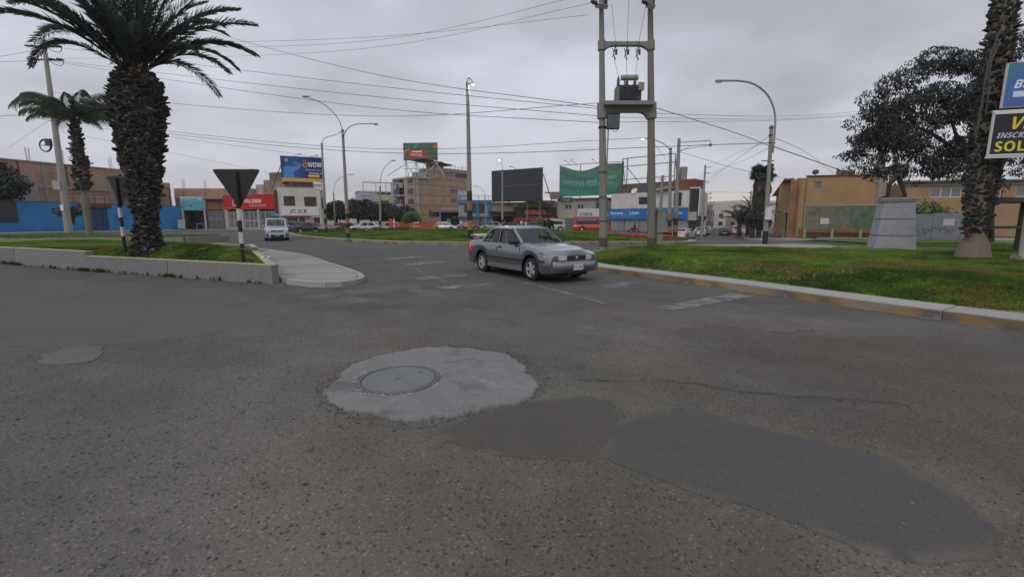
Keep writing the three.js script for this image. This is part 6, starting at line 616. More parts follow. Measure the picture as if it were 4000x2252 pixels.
{ const t = thing('billboard', 'plain black billboard panel on the low brick roofs', 'billboard', [-4.05, 5.45, -92], -Math.atan2(6, 10.1)), w = 11.7; for (let i = 0; i < 4; i++) for (let j = 0; j < 2; j++) part('screen_panel', box(w / 4 - 0.03, 2.98, 0.14, w * (i + 0.5) / 4, 1.65 + j * 3.0, 0.2), std([0.022, 0.025, 0.031], 0.55), t); part('frame', [bar([0, 0.1, 0], [w, 0.1, 0], 0.16), bar([0, 6.2, 0.1], [w, 6.2, 0.1], 0.16), ...[0.3, 4, 7.7, 11.4].map((x) => bar([x, -0.2, 0], [x, 6.2, 0], 0.18)), bar([w, 5, 0], [w + 0.6, -0.4, -3], 0.12)], M.darkSteel, t); part('floodlight_arm', [rod([6, 6.2, 0.1], [5.2, 6.7, 1.2], 0.04), box(0.4, 0.15, 0.3, 5.1, 6.7, 1.3)], M.darkSteel, t); }
{ const t = front('chifa_building', 'shabby grey two-storey shop row with a white CHIFA sign', 'building', [9.05, -89], [18.9, -85.2], -0.1), w = wide(t), gy = plaster([0.34, 0.325, 0.30]), holes = [[1.5, 4.0, 3.0, 5.0], [4.0, 3.8, 5.4, 4.9]];
  part('upper_wall', wallWithHoles(w, 3.6, holes.map((h) => [h[0], h[1] - 2.5, h[2], h[3] - 2.5]), 0.3).translate(0, 2.5, 0), gy, t); part('core', box(w - 0.1, 6, 6, w / 2, 3, -3.4), gy, t); for (const h of holes) win(t, h, M.glass, M.white, 2); part('shutter', box(w - 0.4, 2.4, 0.1, w / 2, 1.2, 0.02), M.shutter, t); part('slab_edge', box(w + 0.2, 0.18, 0.7, w / 2, 6.1, 0.2), gy, t); part('faded_panel', [box(3.8, 1.4, 0.1, 2.3, 3.0, 0.06), box(2.2, 0.7, 0.12, 2.6, 4.35 - 0.9, 0.1)], plaster([0.42, 0.38, 0.28]), t); part('side_block', box(2.6, 2.4, 0.2, w - 1.6, 4.6, 0.05), plaster([0.17, 0.17, 0.17]), t); win(t, [w - 2.6, 4.2, w - 1.7, 5.2], M.glass, M.darkSteel, 1, 0.2); win(t, [w - 1.4, 4.2, w - 0.6, 5.2], M.glass, M.darkSteel, 1, 0.2); part('roof_shed', [box(2.0, 1.2, 2, -0.4, 6.7, -1), box(3, 0.15, 2, -1.2, 7.4, -1)], plaster([0.3, 0.27, 0.24]), t);
  sign(t, 4.3, 1.75, 8.9, 4.1, 0.5, (c, W, H) => { c.fillStyle = '#c6c8cc'; c.fillRect(0, 0, W, H); c.fillStyle = '#9da1a8'; c.fillRect(0, H * 0.15, W, 3); c.fillRect(0, H * 0.70, W, 3); text(c, 'CHIFA', W * 0.09, H * 0.44, H * 0.36, '#17181c', 'bold', W * 0.74); text(c, 'KAM-FEE', W * 0.26, H * 0.63, H * 0.1, '#222', 'bold', W * 0.45); }, 'white CHIFA sign', 70); sign(t, 0.8, 5.5, 3.2, 6.35, 0.2, (c, W, H) => { c.fillStyle = '#237a4a'; c.fillRect(0, 0, W, H); text(c, 'Petty', 8, H / 2, H * 0.7, '#d8efe0', 'italic bold', W - 16); }, 'green roof sign', 50); }
{ // sagging green banner on its frame
  const t = thing('banner_frame', 'sagging green advertising banner tied to a rooftop frame', 'billboard', [9.4, 6.3, -88], -Math.atan2(3, 11.7)), w = 12.05, H = 6.0;
  const tx = paint(1024, 512, (c, W, h) => { const g = c.createLinearGradient(0, 0, 0, h); g.addColorStop(0, '#5d8471'); g.addColorStop(0.55, '#4c8b78'); g.addColorStop(1, '#3d8c83'); c.fillStyle = g; c.fillRect(0, 0, W, h); for (let i = 0; i < 90; i++) { c.fillStyle = `rgba(${R(60, 110)},${R(115, 145)},${R(105, 130)},0.3)`; c.beginPath(); c.ellipse(R(0, W), R(0, h), R(20, 90), R(4, 14), 0.1, 0, 6.3); c.fill(); } c.strokeStyle = '#9fc1b4'; c.lineWidth = 4; c.font = 'italic bold 120px sans-serif'; c.textBaseline = 'middle'; c.strokeText('PETTY', 36, 270, 330); c.fillStyle = '#a9c9bd'; c.fillRect(392, 190, 6, 150); text(c, '01/2', 440, 240, 84, '#a5c6ba', 'bold', 170); text(c, '- 1042', 690, 222, 84, '#aacabe', 'bold', 270); smear(c, 440, 300, 500, 1, 16, '#8fb8ac'); });
  const dip = (u) => 1.05 * Math.pow(Math.sin(Math.PI * clamp((u - 0.03) / 0.66)), 1.2) * (u < 0.69 ? 1 : 0); part('banner', surf(60, 24, (u, v) => { const top = H - dip(u) - 0.15 + 0.25 * u; return [u * w, mix(0.05 + 0.3 * u, top, v), 0.22 + 0.10 * Math.sin(v * 16 + u * 5) * (1 - v * 0.3) * 0.6 + 0.1 * fbm(u * 9, v * 14, 3, 5)]; }), std([0.75, 0.75, 0.75], 0.8, { map: tx, side: THREE.DoubleSide }), t);
  part('frame', [bar([0, -0.4, 0], [0, H + 0.1, 0], 0.14), bar([w, -0.2, 0], [w, H + 0.4, 0], 0.14), bar([0, H + 0.05, 0], [w, H + 0.4, 0], 0.1), bar([4, -0.3, -0.2], [4, H + 0.1, 0], 0.12), bar([8, -0.3, -0.2], [8, H + 0.2, 0], 0.12), bar([0, 0.1, -0.1], [w, 0.4, -0.1], 0.12)], M.darkSteel, t); part('floodlight_arm', [1.2, 2.4, 6.4].flatMap((x) => [rod([x + 0.9, H, 0], [x, H + 0.8, 1], 0.035), box(0.35, 0.12, 0.25, x - 0.1, H + 0.8, 1.1)]), M.darkSteel, t); }
{ const t = front('corner_clinic', 'white corner building with a long blue sign and grey shutters', 'building', [18.8, -84.2], [29.4, -74], -0.35), w = wide(t), wh = plaster([0.66, 0.64, 0.62]), holes = [[5.6, 4.9, 7.5, 6.2]];
  part('upper_wall', wallWithHoles(w, 3.0, [[5.6, 0.9, 7.5, 2.2]], 0.3).translate(0, 4.0, 0), wh, t); part('core', box(w - 0.1, 6.8, 8, w / 2, 3.4, -4.4), wh, t); win(t, holes[0], M.glass, M.darkSteel, 2); part('end_window', box(1.3, 2.2, 0.1, w - 1.9, 5.6, 0.04), M.black, t); for (let i = 0; i < 5; i++) { const p = part('shutter', box(w / 5 - 0.15, 2.2, 0.08, w * (i + 0.5) / 5, 1.1, 0.05), plaster([0.31, 0.315, 0.33]), t); part('slat', [0.4, 0.8, 1.2, 1.6, 2.0].map((y) => box(w / 5 - 0.2, 0.03, 0.03, w * (i + 0.5) / 5, y, 0.1)), M.shutter, p); }
  for (let i = 0; i < 2; i++) sign(t, i ? w * 0.5 + 0.02 : -0.1, 2.25, i ? w + 0.1 : w * 0.5, 4.2, 0.45, (c, W, H) => { c.fillStyle = '#1f6aab'; c.fillRect(0, 0, W, H); if (i) { text(c, 'R', W * 0.02, H * 0.42, H * 0.3, '#d3e2ef', 'bold'); text(c, 'Depil', W * 0.28, H * 0.40, H * 0.26, '#c9dbea', 'bold', W * 0.22); text(c, 'y Uñas', W * 0.68, H * 0.46, H * 0.26, '#c9dbea', 'bold', W * 0.26); } else { text(c, 'Renova', W * 0.04, H * 0.40, H * 0.40, '#d3e2ef', 'bold', W * 0.36); text(c, 'Láser', W * 0.56, H * 0.40, H * 0.40, '#d3e2ef', 'bold', W * 0.3); c.strokeStyle = '#9cc0dc'; c.lineWidth = 3; c.beginPath(); c.arc(W * 0.47, H * 0.42, H * 0.12, 0, 6.3); c.stroke(); } smear(c, W * 0.1, H * 0.66, W * 0.7, 1, H * 0.05, '#8fb5d4'); }, i ? 'right half of the long blue sign' : 'left half of the long blue sign', 90, std([0.05, 0.16, 0.30], 0.6));
  part('roof_storey', box(w - 1, 1.7, 5, w / 2 + 0.2, 7.9, -3.6), rough([0.16, 0.13, 0.11]), t); part('roof_storey', box(3.6, 1.9, 4, w - 1.2, 7.9, -2.4), brick([0.25, 0.095, 0.055]), t); part('white_sheet', (() => { const g = box(3, 0.1, 2); g.rotateZ(0.12); g.translate(w - 4.4, 7.4, 0.2); return g; })(), M.white, t); part('satellite_dish', lathe([[0, 0], [0.35, 0.06], [0.6, 0.2]], 14).rotateX(1.0).translate(4.6, 7.3, -0.3), M.white, t); part('roof_junk', [box(1.2, 0.9, 0.8, 2.8, 7.2, -0.6), rod([1.6, 6.9, -1], [1.6, 9, -1], 0.2)], rough([0.2, 0.15, 0.12]), t); }
{ const t = thing('screen_tower', 'corner block with a big black screen beside the blue sign', 'building', [29.6, -0.5, -74.2], -0.35); part('wall', box(2.0, 7.4, 5, 1.0, 3.7, -2.6), plaster([0.40, 0.39, 0.38]), t); part('screen', box(1.3, 4.4, 0.25, 0.75, 5.2, 0.1), M.black, t); part('frame', [box(1.6, 0.18, 0.4, 0.8, 7.5, 0.1), box(0.18, 4.6, 0.4, 1.5, 5.2, 0.1)], M.white, t); part('side_banner', box(0.35, 3.4, 0.1, 1.8, 5.0, 0.12), plaster([0.45, 0.42, 0.43]), t); part('shop_front', box(1.9, 2.4, 0.2, 1.0, 1.2, 0.02), rough([0.04, 0.04, 0.045]), t); part('pale_awning', box(1.6, 1.4, 0.2, 0.4, 2.9, 0.3), plaster([0.42, 0.43, 0.46]), t); }
{ const t = thing('steel_gantry', 'empty dark billboard frame on the white corner building roof', 'gantry', [20.0, 6.6, -81.5], -Math.atan2(5.5, 8)), b = [], w = 9.2; for (const x of [0, 0.9, 4.6, 8.5, w]) b.push(bar([x, 0, 0], [x, 6.2, 0], 0.13)); for (const y of [6.1, 4.7, 2.4]) b.push(bar([0, y, 0], [w, y + 0.15, 0], 0.12)); b.push(bar([0.9, 4.5, 0], [4.8, 0, 0.2], 0.1)); for (const x of [0, 4.6, w]) b.push(bar([x, 0, -2.4], [x, 6, 0], 0.09)); part('frame', b, M.darkSteel, t); }
{ // left side of the right street
  const list = [[33.4, -78.5, 9, 6.6, [0.34, 0.27, 0.19], 'tan house first along the left of the street'], [38.3, -88, 10, 7.4, [0.38, 0.31, 0.17], 'yellowish house second along the left of the street'], [43.6, -99, 12, 5.6, [0.30, 0.25, 0.22], 'brown house third along the left of the street'], [50.2, -112, 14, 6.2, [0.31, 0.22, 0.20], 'dull red house farther down the street'], [58, -128, 16, 5.2, [0.34, 0.31, 0.28], 'grey house far down the left of the street']];
  for (const [x, z, l, h, c, lab] of list) { const t = front('street_house', lab, 'building', [x, z], [x + l * 0.43, z - l * 0.9], -0.75), w = wide(t); t.rotation.y += 0; part('wall', box(w, h, 7, w / 2, h / 2, -3.5), plaster(c), t); for (let i = 0; i < 3; i++) for (let k = 0; k < 2; k++) { const q = part('window', box(1.3, 1.3, 0.08, w * (i + 0.5) / 3, 1.6 + k * 2.8, 0.03), M.glass, t); part('frame', box(1.5, 0.12, 0.12, w * (i + 0.5) / 3, 0.92 + k * 2.8, 0.05), plaster([0.4, 0.38, 0.35]), q); } part('parapet', box(w, 0.5, 0.3, w / 2, h + 0.22, -0.15), plaster(c.map((v) => v * 0.9)), t); part('roof_room', box(w * 0.4, 1.6, 3, w * 0.55, h + 0.8, -3), plaster(c.map((v) => v * 0.85)), t); }
  for (const [x, z, w, h, c, lab] of [[76, -168, 9, 4.6, [0.48, 0.48, 0.49], 'pale house closing the far end of the street'], [90, -170, 14, 4.2, [0.33, 0.23, 0.18], 'brick house closing the street on the right'], [66, -160, 6, 4.8, [0.36, 0.26, 0.24], 'reddish house closing the street on the left']]) { const t = thing('far_house', lab, 'building', [x, -0.8, z], -0.45); part('wall', box(w, h, 8, 0, h / 2, 0), plaster(c), t); for (let i = 0; i < 3; i++) for (let k = 0; k < 2; k++) { const q = part('window', box(1.4, 1.4, 0.1, -w / 2 + w * (i + 0.5) / 3, 1.6 + k * 2.9, 4.02), M.glass, t); part('frame', box(1.6, 0.14, 0.12, -w / 2 + w * (i + 0.5) / 3, 0.85 + k * 2.9, 4.05), plaster(c), q); } part('parapet', box(w, 0.4, 0.3, 0, h + 0.2, 3.85), plaster(c), t); } }
{ // orange school on the right
  const om = plaster([0.44, 0.26, 0.125]), ob = brick([0.37, 0.19, 0.10]), t = front('orange_building', 'orange two-storey building with a blank end wall and street windows', 'building', [50.4, -85], [32.4, -52], -0.6), w = wide(t);
  const holes = []; for (let i = 0; i < 12; i++) for (const [y, h] of [[4.2, 1.7], [0.9, 1.9]]) holes.push([1 + i * 3.0, y, 3.5 + i * 3.0, y + h]); part('street_wall', wallWithHoles(w, 6.9, holes, 0.3), plaster([0.34, 0.21, 0.12]), t); for (const h of holes) win(t, h, M.glassPale, M.darkSteel, 3); part('core', box(w - 0.2, 6.8, 6, w / 2, 3.4, -3.35), om, t); part('salmon_band', box(w, 0.7, 0.12, w / 2, 3.5, 0.06), plaster([0.40, 0.17, 0.12]), t); part('eave', box(w + 0.4, 0.16, 1.0, w / 2, 6.98, 0.2), plaster([0.30, 0.22, 0.15]), t);
  part('end_wall', box(0.3, 6.85, 4.0, w + 0.16, 3.43, -2.0), ob, t); part('satellite_dish', lathe([[0, 0], [0.2, 0.04], [0.34, 0.13]], 14).rotateZ(0.9).translate(w - 1.4, 7.7, -2.4), M.shutter, t); part('dish_post', rod([w - 1.4, 7, -2.4], [w - 1.4, 7.7, -2.4], 0.04), M.darkSteel, t); part('roof_vent', box(0.8, 0.7, 0.8, w - 8, 7.3, -1.5), M.shutter, t); }
{ const om = plaster([0.42, 0.255, 0.125]), t = front('orange_hall', 'large blank orange wall behind the mural hoarding', 'building', [32.95, -50], [40.6, -48.4], -0.3), w = wide(t), holes = [[0.75, 5.35, 1.45, 6.2], [0.4, 2.0, 1.1, 2.75]]; part('wall', wallWithHoles(w, 6.75, holes, 0.3), om, t); part('core', box(w - 0.2, 6.6, 8, w / 2, 3.3, -4.35), om, t); win(t, holes[0], M.glassPale, M.concrete, 1); win(t, holes[1], rough([0.16, 0.09, 0.05]), M.rust, 1); part('parapet', box(w + 0.1, 0.12, 0.5, w / 2, 6.82, -0.1), M.rust, t); part('water_tank', rod([4.6, 6.8, -2], [4.6, 7.5, -2], 0.9, 0.9, 14), rough([0.20, 0.15, 0.11]), t); part('antenna', rod([5.9, 6.8, -2], [5.9, 8.9, -2], 0.03), M.steel, t); part('end_column', box(0.5, 6.6, 0.4, -0.3, 3.3, -0.3), om, t); part('low_wall', box(w + 3, 1.0, 0.2, w / 2, 0.6, 2.8), brick([0.28, 0.15, 0.08]), t); }
{ const om = plaster([0.40, 0.25, 0.135]), t = front('orange_annex', 'orange annex with a grey upper strip behind the statue', 'building', [41.6, -47.6], [56, -44.5], -0.2), w = wide(t), holes = [[2.6, 4.2, 5.4, 5.2], [6.6, 4.2, 8.8, 5.2], [10, 4.2, 12.4, 5.2], [3.2, 0.6, 6.2, 2.0]]; part('wall', wallWithHoles(w, 5.8, holes, 0.3), om, t); part('core', box(w - 0.2, 5.7, 8, w / 2, 2.85, -4.35), om, t); for (const h of holes) win(t, h, M.glassPale, M.white, 3); part('grey_strip', box(w, 0.4, 0.14, w / 2, 5.6, 0.06), plaster([0.24, 0.23, 0.21]), t); part('eave', box(w + 0.4, 0.14, 0.8, w / 2, 5.88, 0.1), M.concreteDark, t);
  const g = thing('white_house', 'narrow white house between the orange hall and the annex', 'building', [39.8, -0.2, -58], 0); part('wall', box(3.2, 6.6, 4, 1.6, 3.3, 0), plaster([0.52, 0.52, 0.53]), g); for (const y of [2.4, 5.0]) { const q = part('window', box(1.6, 1.3, 0.08, 1.5, y, 2.03), M.glass, g); part('frame', box(1.8, 0.12, 0.12, 1.5, y - 0.68, 2.05), M.white, q); } part('wall_lamp', box(0.4, 0.2, 0.2, 2.9, 4.6, 2.1), M.lampOn, g); const L = new THREE.PointLight(0xffedd8, 6, 30); L.position.set(2.9, 4.4, 2.5); L.castShadow = true; g.add(L); }

// ---------- vehicles ----------
const paintOf = (rgb, metal = 0.25) => new THREE.MeshPhysicalMaterial({ color: new THREE.Color().setRGB(...rgb), roughness: 0.3, metalness: metal, clearcoat: 1, clearcoatRoughness: 0.12 });
const carGlass = new THREE.MeshPhysicalMaterial({ color: new THREE.Color().setRGB(0.55, 0.6, 0.6), roughness: 0.04, transmission: 1, thickness: 0, specularIntensity: 1 }), lampGlass = std([0.55, 0.56, 0.56], 0.12), redGlass = std([0.22, 0.018, 0.018], 0.2), amber = std([0.40, 0.16, 0.03], 0.25), chrome = std([0.55, 0.55, 0.56], 0.25, { metalness: 0.8 }), cabinMat = std([0.022, 0.022, 0.024], 0.85), seatMat = std([0.05, 0.05, 0.055], 0.9), rimMat = std([0.52, 0.52, 0.53], 0.35, { metalness: 0.6 }), trimMat = std([0.022, 0.022, 0.024], 0.6);
const brakeOn = new THREE.MeshStandardMaterial({ color: 0x55100c, emissive: 0xff2a12, emissiveIntensity: 1.6, roughness: 0.3 });
const curve = (pts) => (x) => { if (x <= pts[0][0]) return pts[0][1]; for (let i = 0; i < pts.length - 1; i++) if (x <= pts[i + 1][0]) { const t = (x - pts[i][0]) / (pts[i + 1][0] - pts[i][0]); return mix(pts[i][1], pts[i + 1][1], t * t * (3 - 2 * t) * 0.5 + t * 0.5); } return pts.at(-1)[1]; };
function wheel(t, x, z, r, style) {                 // tyre, rim with five spokes
  const g = new THREE.Group(); g.name = 'wheel'; t.add(g); g.position.set(x, r, z); g.rotation.x = z > 0 ? 0 : Math.PI; const w = 0.19;
  const ty = new THREE.LatheGeometry([[r * 0.66, -w / 2], [r * 0.94, -w / 2], [r, -w * 0.33], [r, w * 0.33], [r * 0.94, w / 2], [r * 0.66, w / 2]].map(([a, b]) => new THREE.Vector2(a, b)), 36); ty.rotateX(Math.PI / 2); part('tyre', ty, M.rubber, g);
  const rg = [], lip = new THREE.TorusGeometry(r * 0.645, r * 0.045, 8, 36); lip.translate(0, 0, w * 0.42); rg.push(lip); for (let i = 0; i < 5; i++) { const s = shapeOf([[-r * 0.10, 0], [-r * (style ? 0.15 : 0.2), r * 0.62], [r * (style ? 0.15 : 0.2), r * 0.62], [r * 0.10, 0]]), e = new THREE.ExtrudeGeometry(s, { depth: 0.03, bevelEnabled: true, bevelSize: 0.008, bevelThickness: 0.008, bevelSegments: 1 }); e.translate(0, 0, w * 0.24); e.rotateZ(i * Math.PI * 0.4 + 0.3); rg.push(e); } const hub = new THREE.CylinderGeometry(r * 0.16, r * 0.18, 0.05, 14); hub.rotateX(Math.PI / 2); hub.translate(0, 0, w * 0.36); rg.push(hub); part('rim', rg, rimMat, g);
  const br = new THREE.CylinderGeometry(r * 0.62, r * 0.62, 0.03, 24); br.rotateX(Math.PI / 2); part('brake_disc', br, M.black, g);
}
function makeCar(o) {
  // o: name, label, L, W, H, wb, fo (front overhang), r (wheel), deck [[x, y]...] top of the lower body, belt, cowl, roofF, roofR, rear (x along the length, front = +)
  const t = thing(o.name ?? 'parked_car', o.label, o.cat ?? 'car', o.pos, o.turn, o.group), P = typeof o.color[0] === 'number' ? paintOf(o.color, o.metal) : o.color, L = o.L, W = o.W / 2, xf = L / 2, xr = -L / 2, xa = xf - o.fo, xb = xa - o.wb, r = o.r, Ra = r + 0.075, sill = o.sill ?? 0.2;
  const deck = curve(o.deck), X = []; for (let i = 0; i <= 64; i++) X.push(mix(xr + 0.05, xf - 0.05, i / 64)); for (const c of [xa, xb]) for (const k of [-1, -0.995, -0.96, -0.85, -0.7, -0.5, -0.25, 0, 0.25, 0.5, 0.7, 0.85, 0.96, 0.995, 1]) X.push(c + k * Ra); X.sort((a, b) => a - b);
  const xs = X.filter((x, i) => i === 0 || x - X[i - 1] > 0.002), halfW = (x) => W * (1 - (o.noseTaper ?? 0.16) * Math.pow(clamp((x - xf + 0.75) / 0.75), 2.2) - (o.tailTaper ?? 0.10) * Math.pow(clamp((xr + 0.7 - x) / 0.7), 2.2)), arch = (x) => { let y = sill + 0.05 * Math.pow(clamp((Math.abs(x) - L / 2 + 0.6) / 0.6), 2); for (const c of [xa, xb]) { const d = Math.abs(x - c); if (d < Ra) y = Math.max(y, r + Math.sqrt(Ra * Ra - d * d)); } return y; };
  const sect = (x) => { const w = halfW(x), d = deck(x), a = Math.min(arch(x), d - 0.13), m = a + (d - a) * 0.4; return [[a, w * 0.965], [a + (d - a) * 0.14, w * 0.992], [m, w], [a + (d - a) * 0.62, w * 0.995], [d - 0.07, w * 0.965], [d - 0.02, w * 0.925], [d, w * 0.86], [d + 0.012, w * 0.5], [d + 0.016, 0]]; };
  const prof = xs.map(sect), m = prof[0].length, pos = [], ix = [];
  for (const sd of [1, -1]) { const b = pos.length / 3; xs.forEach((x, i) => prof[i].forEach(([y, z]) => pos.push(x + (i === xs.length - 1 ? 0 : 0), y, z * sd))); for (let i = 0; i < xs.length - 1; i++) for (let j = 0; j < m - 1; j++) { const a = b + i * m + j, c = a + m; if (sd > 0) ix.push(a, c, c + 1, a, c + 1, a + 1); else ix.push(a, c + 1, c, a, a + 1, c + 1); }
    for (const e of [0, xs.length - 1]) { const f = e === 0 ? -1 : 1, k = pos.length / 3; prof[e].forEach(([y]) => pos.push(xs[e] + f * 0.02, y, 0)); for (let j = 0; j < m - 1; j++) { const a = b + e * m + j, c = k + j; if ((e === 0) === (sd > 0)) ix.push(a, a + 1, c + 1, a, c + 1, c); else ix.push(a, c + 1, a + 1, a, c, c + 1); } } }
  let bg = new THREE.BufferGeometry(); bg.setAttribute('position', new THREE.Float32BufferAttribute(pos, 3)); bg.setIndex(ix); bg = toCreasedNormals(mergeVertices(bg, 0.001), 0.6);
  part('body', strip(bg), P, t);
  part('underbody', [box(L - 0.5, 0.36, W * 2 - 0.44, 0, sill + 0.11, 0), box(o.wb - 2 * Ra - 0.04, 0.2, W * 2 - 0.12, (xa + xb) / 2, sill + 0.11, 0), box(o.wb - 0.5, o.belt - sill - 0.34, W * 2 - 0.44, (xa + xb) / 2 - 0.2, (o.belt + sill) / 2 + 0.1, 0)], M.black, t);
  for (const x of [xa, xb]) for (const z of [1, -1]) wheel(t, x, z * (W - 0.115), r, o.spoke);
  // cabin: planar sides with window openings, curved screens, roof
  const wb2 = W * 0.905, wr = W * (o.tumble ?? 0.74), B = o.belt, H = o.H, zAt = (y) => mix(wb2, wr, clamp((y - B) / (H - B))), cab = new THREE.Group(); cab.name = 'cabin'; t.add(cab);
  const out = [[o.rear, B - 0.04], [o.cowl, B - 0.04], [o.cowl, B], [o.roofF, H - 0.035], [o.roofR, H - 0.035], [o.rear, B]], lift = (g, sd, off = 0) => { const p = g.attributes.position; for (let i = 0; i < p.count; i++) p.setZ(i, sd * (zAt(p.getY(i)) + off)); g.computeVertexNormals(); return strip(g); };
  for (const sd of [1, -1]) { const s = shapeOf(out); for (const wn of o.windows) s.holes.push(new THREE.Path(wn.map(([x, y]) => new THREE.Vector2(x, y)))); part('side_frame', lift(new THREE.ShapeGeometry(s), sd), P, cab); for (const wn of o.windows) { part('side_window', lift(new THREE.ShapeGeometry(shapeOf(wn)), sd, -0.012), carGlass, cab); const rim = wn.map((p, i) => { const q = wn[(i + 1) % wn.length]; return bar([p[0], p[1], sd * (zAt(p[1]) + 0.003)], [q[0], q[1], sd * (zAt(q[1]) + 0.003)], 0.022); }); part('window_seal', rim, trimMat, cab); } }
  const scr = (x0, x1, bul) => (u, v) => { const y = mix(B - 0.01, H - 0.03, v), z = (u * 2 - 1) * mix(wb2 - 0.02, wr - 0.01, v); return [mix(x0, x1, v) + bul * (1 - Math.pow(u * 2 - 1, 2)) * (1 - 0.5 * v), y + 0.012 * (1 - Math.pow(u * 2 - 1, 2)) * v, z]; }, edge = (i, j) => i < 1 || i > 14 || j < 1 || j > 8;
  for (const [nm, x0, x1, b] of [['windscreen', o.cowl, o.roofF, 0.10], ['rear_window', o.rear, o.roofR, -0.07]]) { part(nm, surf(16, 10, scr(x0, x1, b), (i, j) => !edge(i, j)), carGlass, cab); part(nm === 'windscreen' ? 'windscreen_frame' : 'rear_frame', surf(16, 10, scr(x0, x1, b), edge), P, cab); }
  part('roof', surf(12, 12, (u, v) => { const z = (v * 2 - 1) * wr, e = Math.pow(v * 2 - 1, 2), q = Math.pow(u * 2 - 1, 2); return [mix(o.roofR, o.roofF, u) + (u > 0.5 ? 0.10 : -0.07) * q * (1 - e) * 0.5, H - 0.036 + (o.crown ?? 0.05) * (1 - e * e) * (1 - 0.55 * q * q), z]; }), P, cab);
  part('dashboard', [box(0.34, 0.05, W * 1.7, o.cowl - 0.2, B - 0.005, 0), box(o.cowl - o.rear - 0.3, 0.03, W * 1.72, (o.cowl + o.rear) / 2, B - 0.022, 0)], cabinMat, cab);
  for (const [x, z] of [[0.12, 0.3], [0.12, -0.3], [-0.75, 0.28], [-0.75, -0.28]]) if (o.cowl - 0.75 + x * 1 - 0.2 > o.rear) part('seat', [box(0.12, 0.30, 0.42, o.cowl - 1.15 + x, B + 0.12, z), box(0.09, 0.14, 0.22, o.cowl - 1.18 + x, B + 0.34, z)], seatMat, cab);
  // ends
  const fb = o.bumperF ?? [0.26, 0.50], rb = o.bumperR ?? [0.28, 0.54], bump = (x, s, y0, y1, bul, mat, nm) => { const z0 = halfW(x - s * 0.05) * 1.0; part(nm, (() => { const g = surf(20, 8, (u, v) => { const q = u * 2 - 1, a = v * 2 - 1; return [x + s * (bul * (1 - Math.pow(Math.abs(q), 3.2)) + 0.03 * (1 - a * a)) - s * 0.46 * Math.pow(Math.abs(q), 9), mix(y0, y1, v), Math.sign(q) * Math.min(1, Math.abs(q) * 1.06) * (z0 * 1.035 + 0.014)]; }); return strip(g); })(), mat, t); };
  const fbm_ = o.bumperMat ?? P; bump(xf - 0.02, 1, fb[0], fb[1], 0.07, fbm_, 'front_bumper'); bump(xr + 0.02, -1, rb[0], rb[1], 0.06, fbm_, 'rear_bumper');
  const hy = o.lightY ?? 0.62, hw = o.lightW ?? 0.40, hh = o.lightH ?? 0.13, zw = halfW(xf - 0.06) * 0.93; for (const sd of [1, -1]) { const g = surf(8, 2, (u, v) => { const q = u; return [xf - 0.015 - 0.16 * Math.pow(q, 2.6), hy + (v - 0.5) * hh * (1 - 0.15 * q), sd * (zw + 0.035 - hw + q * hw)]; }); part('headlight', strip(g), lampGlass, t); part('indicator', surf(3, 2, (u, v) => [xf - 0.165 - u * 0.14, hy + (v - 0.5) * hh * 0.85, sd * (zw + 0.035 + u * 0.035)]), o.indicator ?? lampGlass, t);
    part('tail_light', surf(6, 2, (u, v) => [xr + 0.005 + 0.10 * Math.pow(u, 2.5), (o.tailY ?? 0.72) + (v - 0.5) * (o.tailH ?? 0.16), sd * (halfW(xr + 0.06) * 0.97 - (o.tailW ?? 0.34) + u * (o.tailW ?? 0.34))]), o.brake ? brakeOn : redGlass, t); part('tail_light_corner', surf(3, 2, (u, v) => [xr + 0.105 + u * 0.12, (o.tailY ?? 0.72) + (v - 0.5) * (o.tailH ?? 0.16), sd * (halfW(xr + 0.06) * 0.972 + 0.012 + u * 0.03)]), o.brake ? brakeOn : redGlass, t);
    part('mirror', (() => { const g = new THREE.SphereGeometry(0.1, 12, 8); g.scale(0.7, 0.7, 1.05); g.translate(o.cowl - 0.32, B + 0.05, sd * (wb2 + 0.10)); return strip(g); })(), o.mirrorMat ?? P, t); for (const hx of o.handles ?? []) part('door_handle', box(0.15, 0.055, 0.02, hx, B - 0.10, sd * (W * 0.967 + 0.008)), trimMat, t); }
  part('grille', box(0.03, o.grilleH ?? 0.12, o.grilleW ?? 0.62, xf - 0.005, o.grilleY ?? hy, 0), trimMat, t); if (o.badge) part('badge', lathe([[0, 0.008], [0.035, 0.006], [0.038, 0]], 14).rotateZ(-Math.PI / 2).translate(xf + 0.012, o.grilleY ?? hy, 0), chrome, t);
  const plate = paint(128, 48, (c) => { c.fillStyle = '#d8d8d4'; c.fillRect(0, 0, 128, 48); c.fillStyle = '#20242c'; c.font = 'bold 34px sans-serif'; c.textBaseline = 'middle'; if (o.plate) c.fillText(o.plate, 6, 27, 116); else { c.fillRect(14, 14, 40, 20); c.fillRect(64, 14, 50, 20); } });
  const pm = std([0.9, 0.9, 0.9], 0.5, { map: plate }); part('number_plate', new THREE.PlaneGeometry(0.32, 0.15).rotateY(Math.PI / 2).translate(xf + 0.096, o.plateY ?? 0.38, o.plateZ ?? 0), pm, t); part('number_plate', new THREE.PlaneGeometry(0.32, 0.15).rotateY(-Math.PI / 2).translate(xr - 0.087, (o.plateY ?? 0.38) + 0.06, 0), pm, t);
  part('intake', box(0.03, 0.1, W * 0.9, xf + 0.055, (fb[0] + 0.035), 0), M.black, t); part('wiper', [bar([o.cowl + 0.055, B + 0.03, -0.55], [o.cowl + 0.10, B + 0.035, -0.05], 0.010), bar([o.cowl + 0.11, B + 0.035, 0.0], [o.cowl + 0.07, B + 0.035, 0.5], 0.010)], trimMat, t);
  return { t, P, xf, xr, xa, xb, W, halfW, Ra, r, sill, cab, zAt };
}
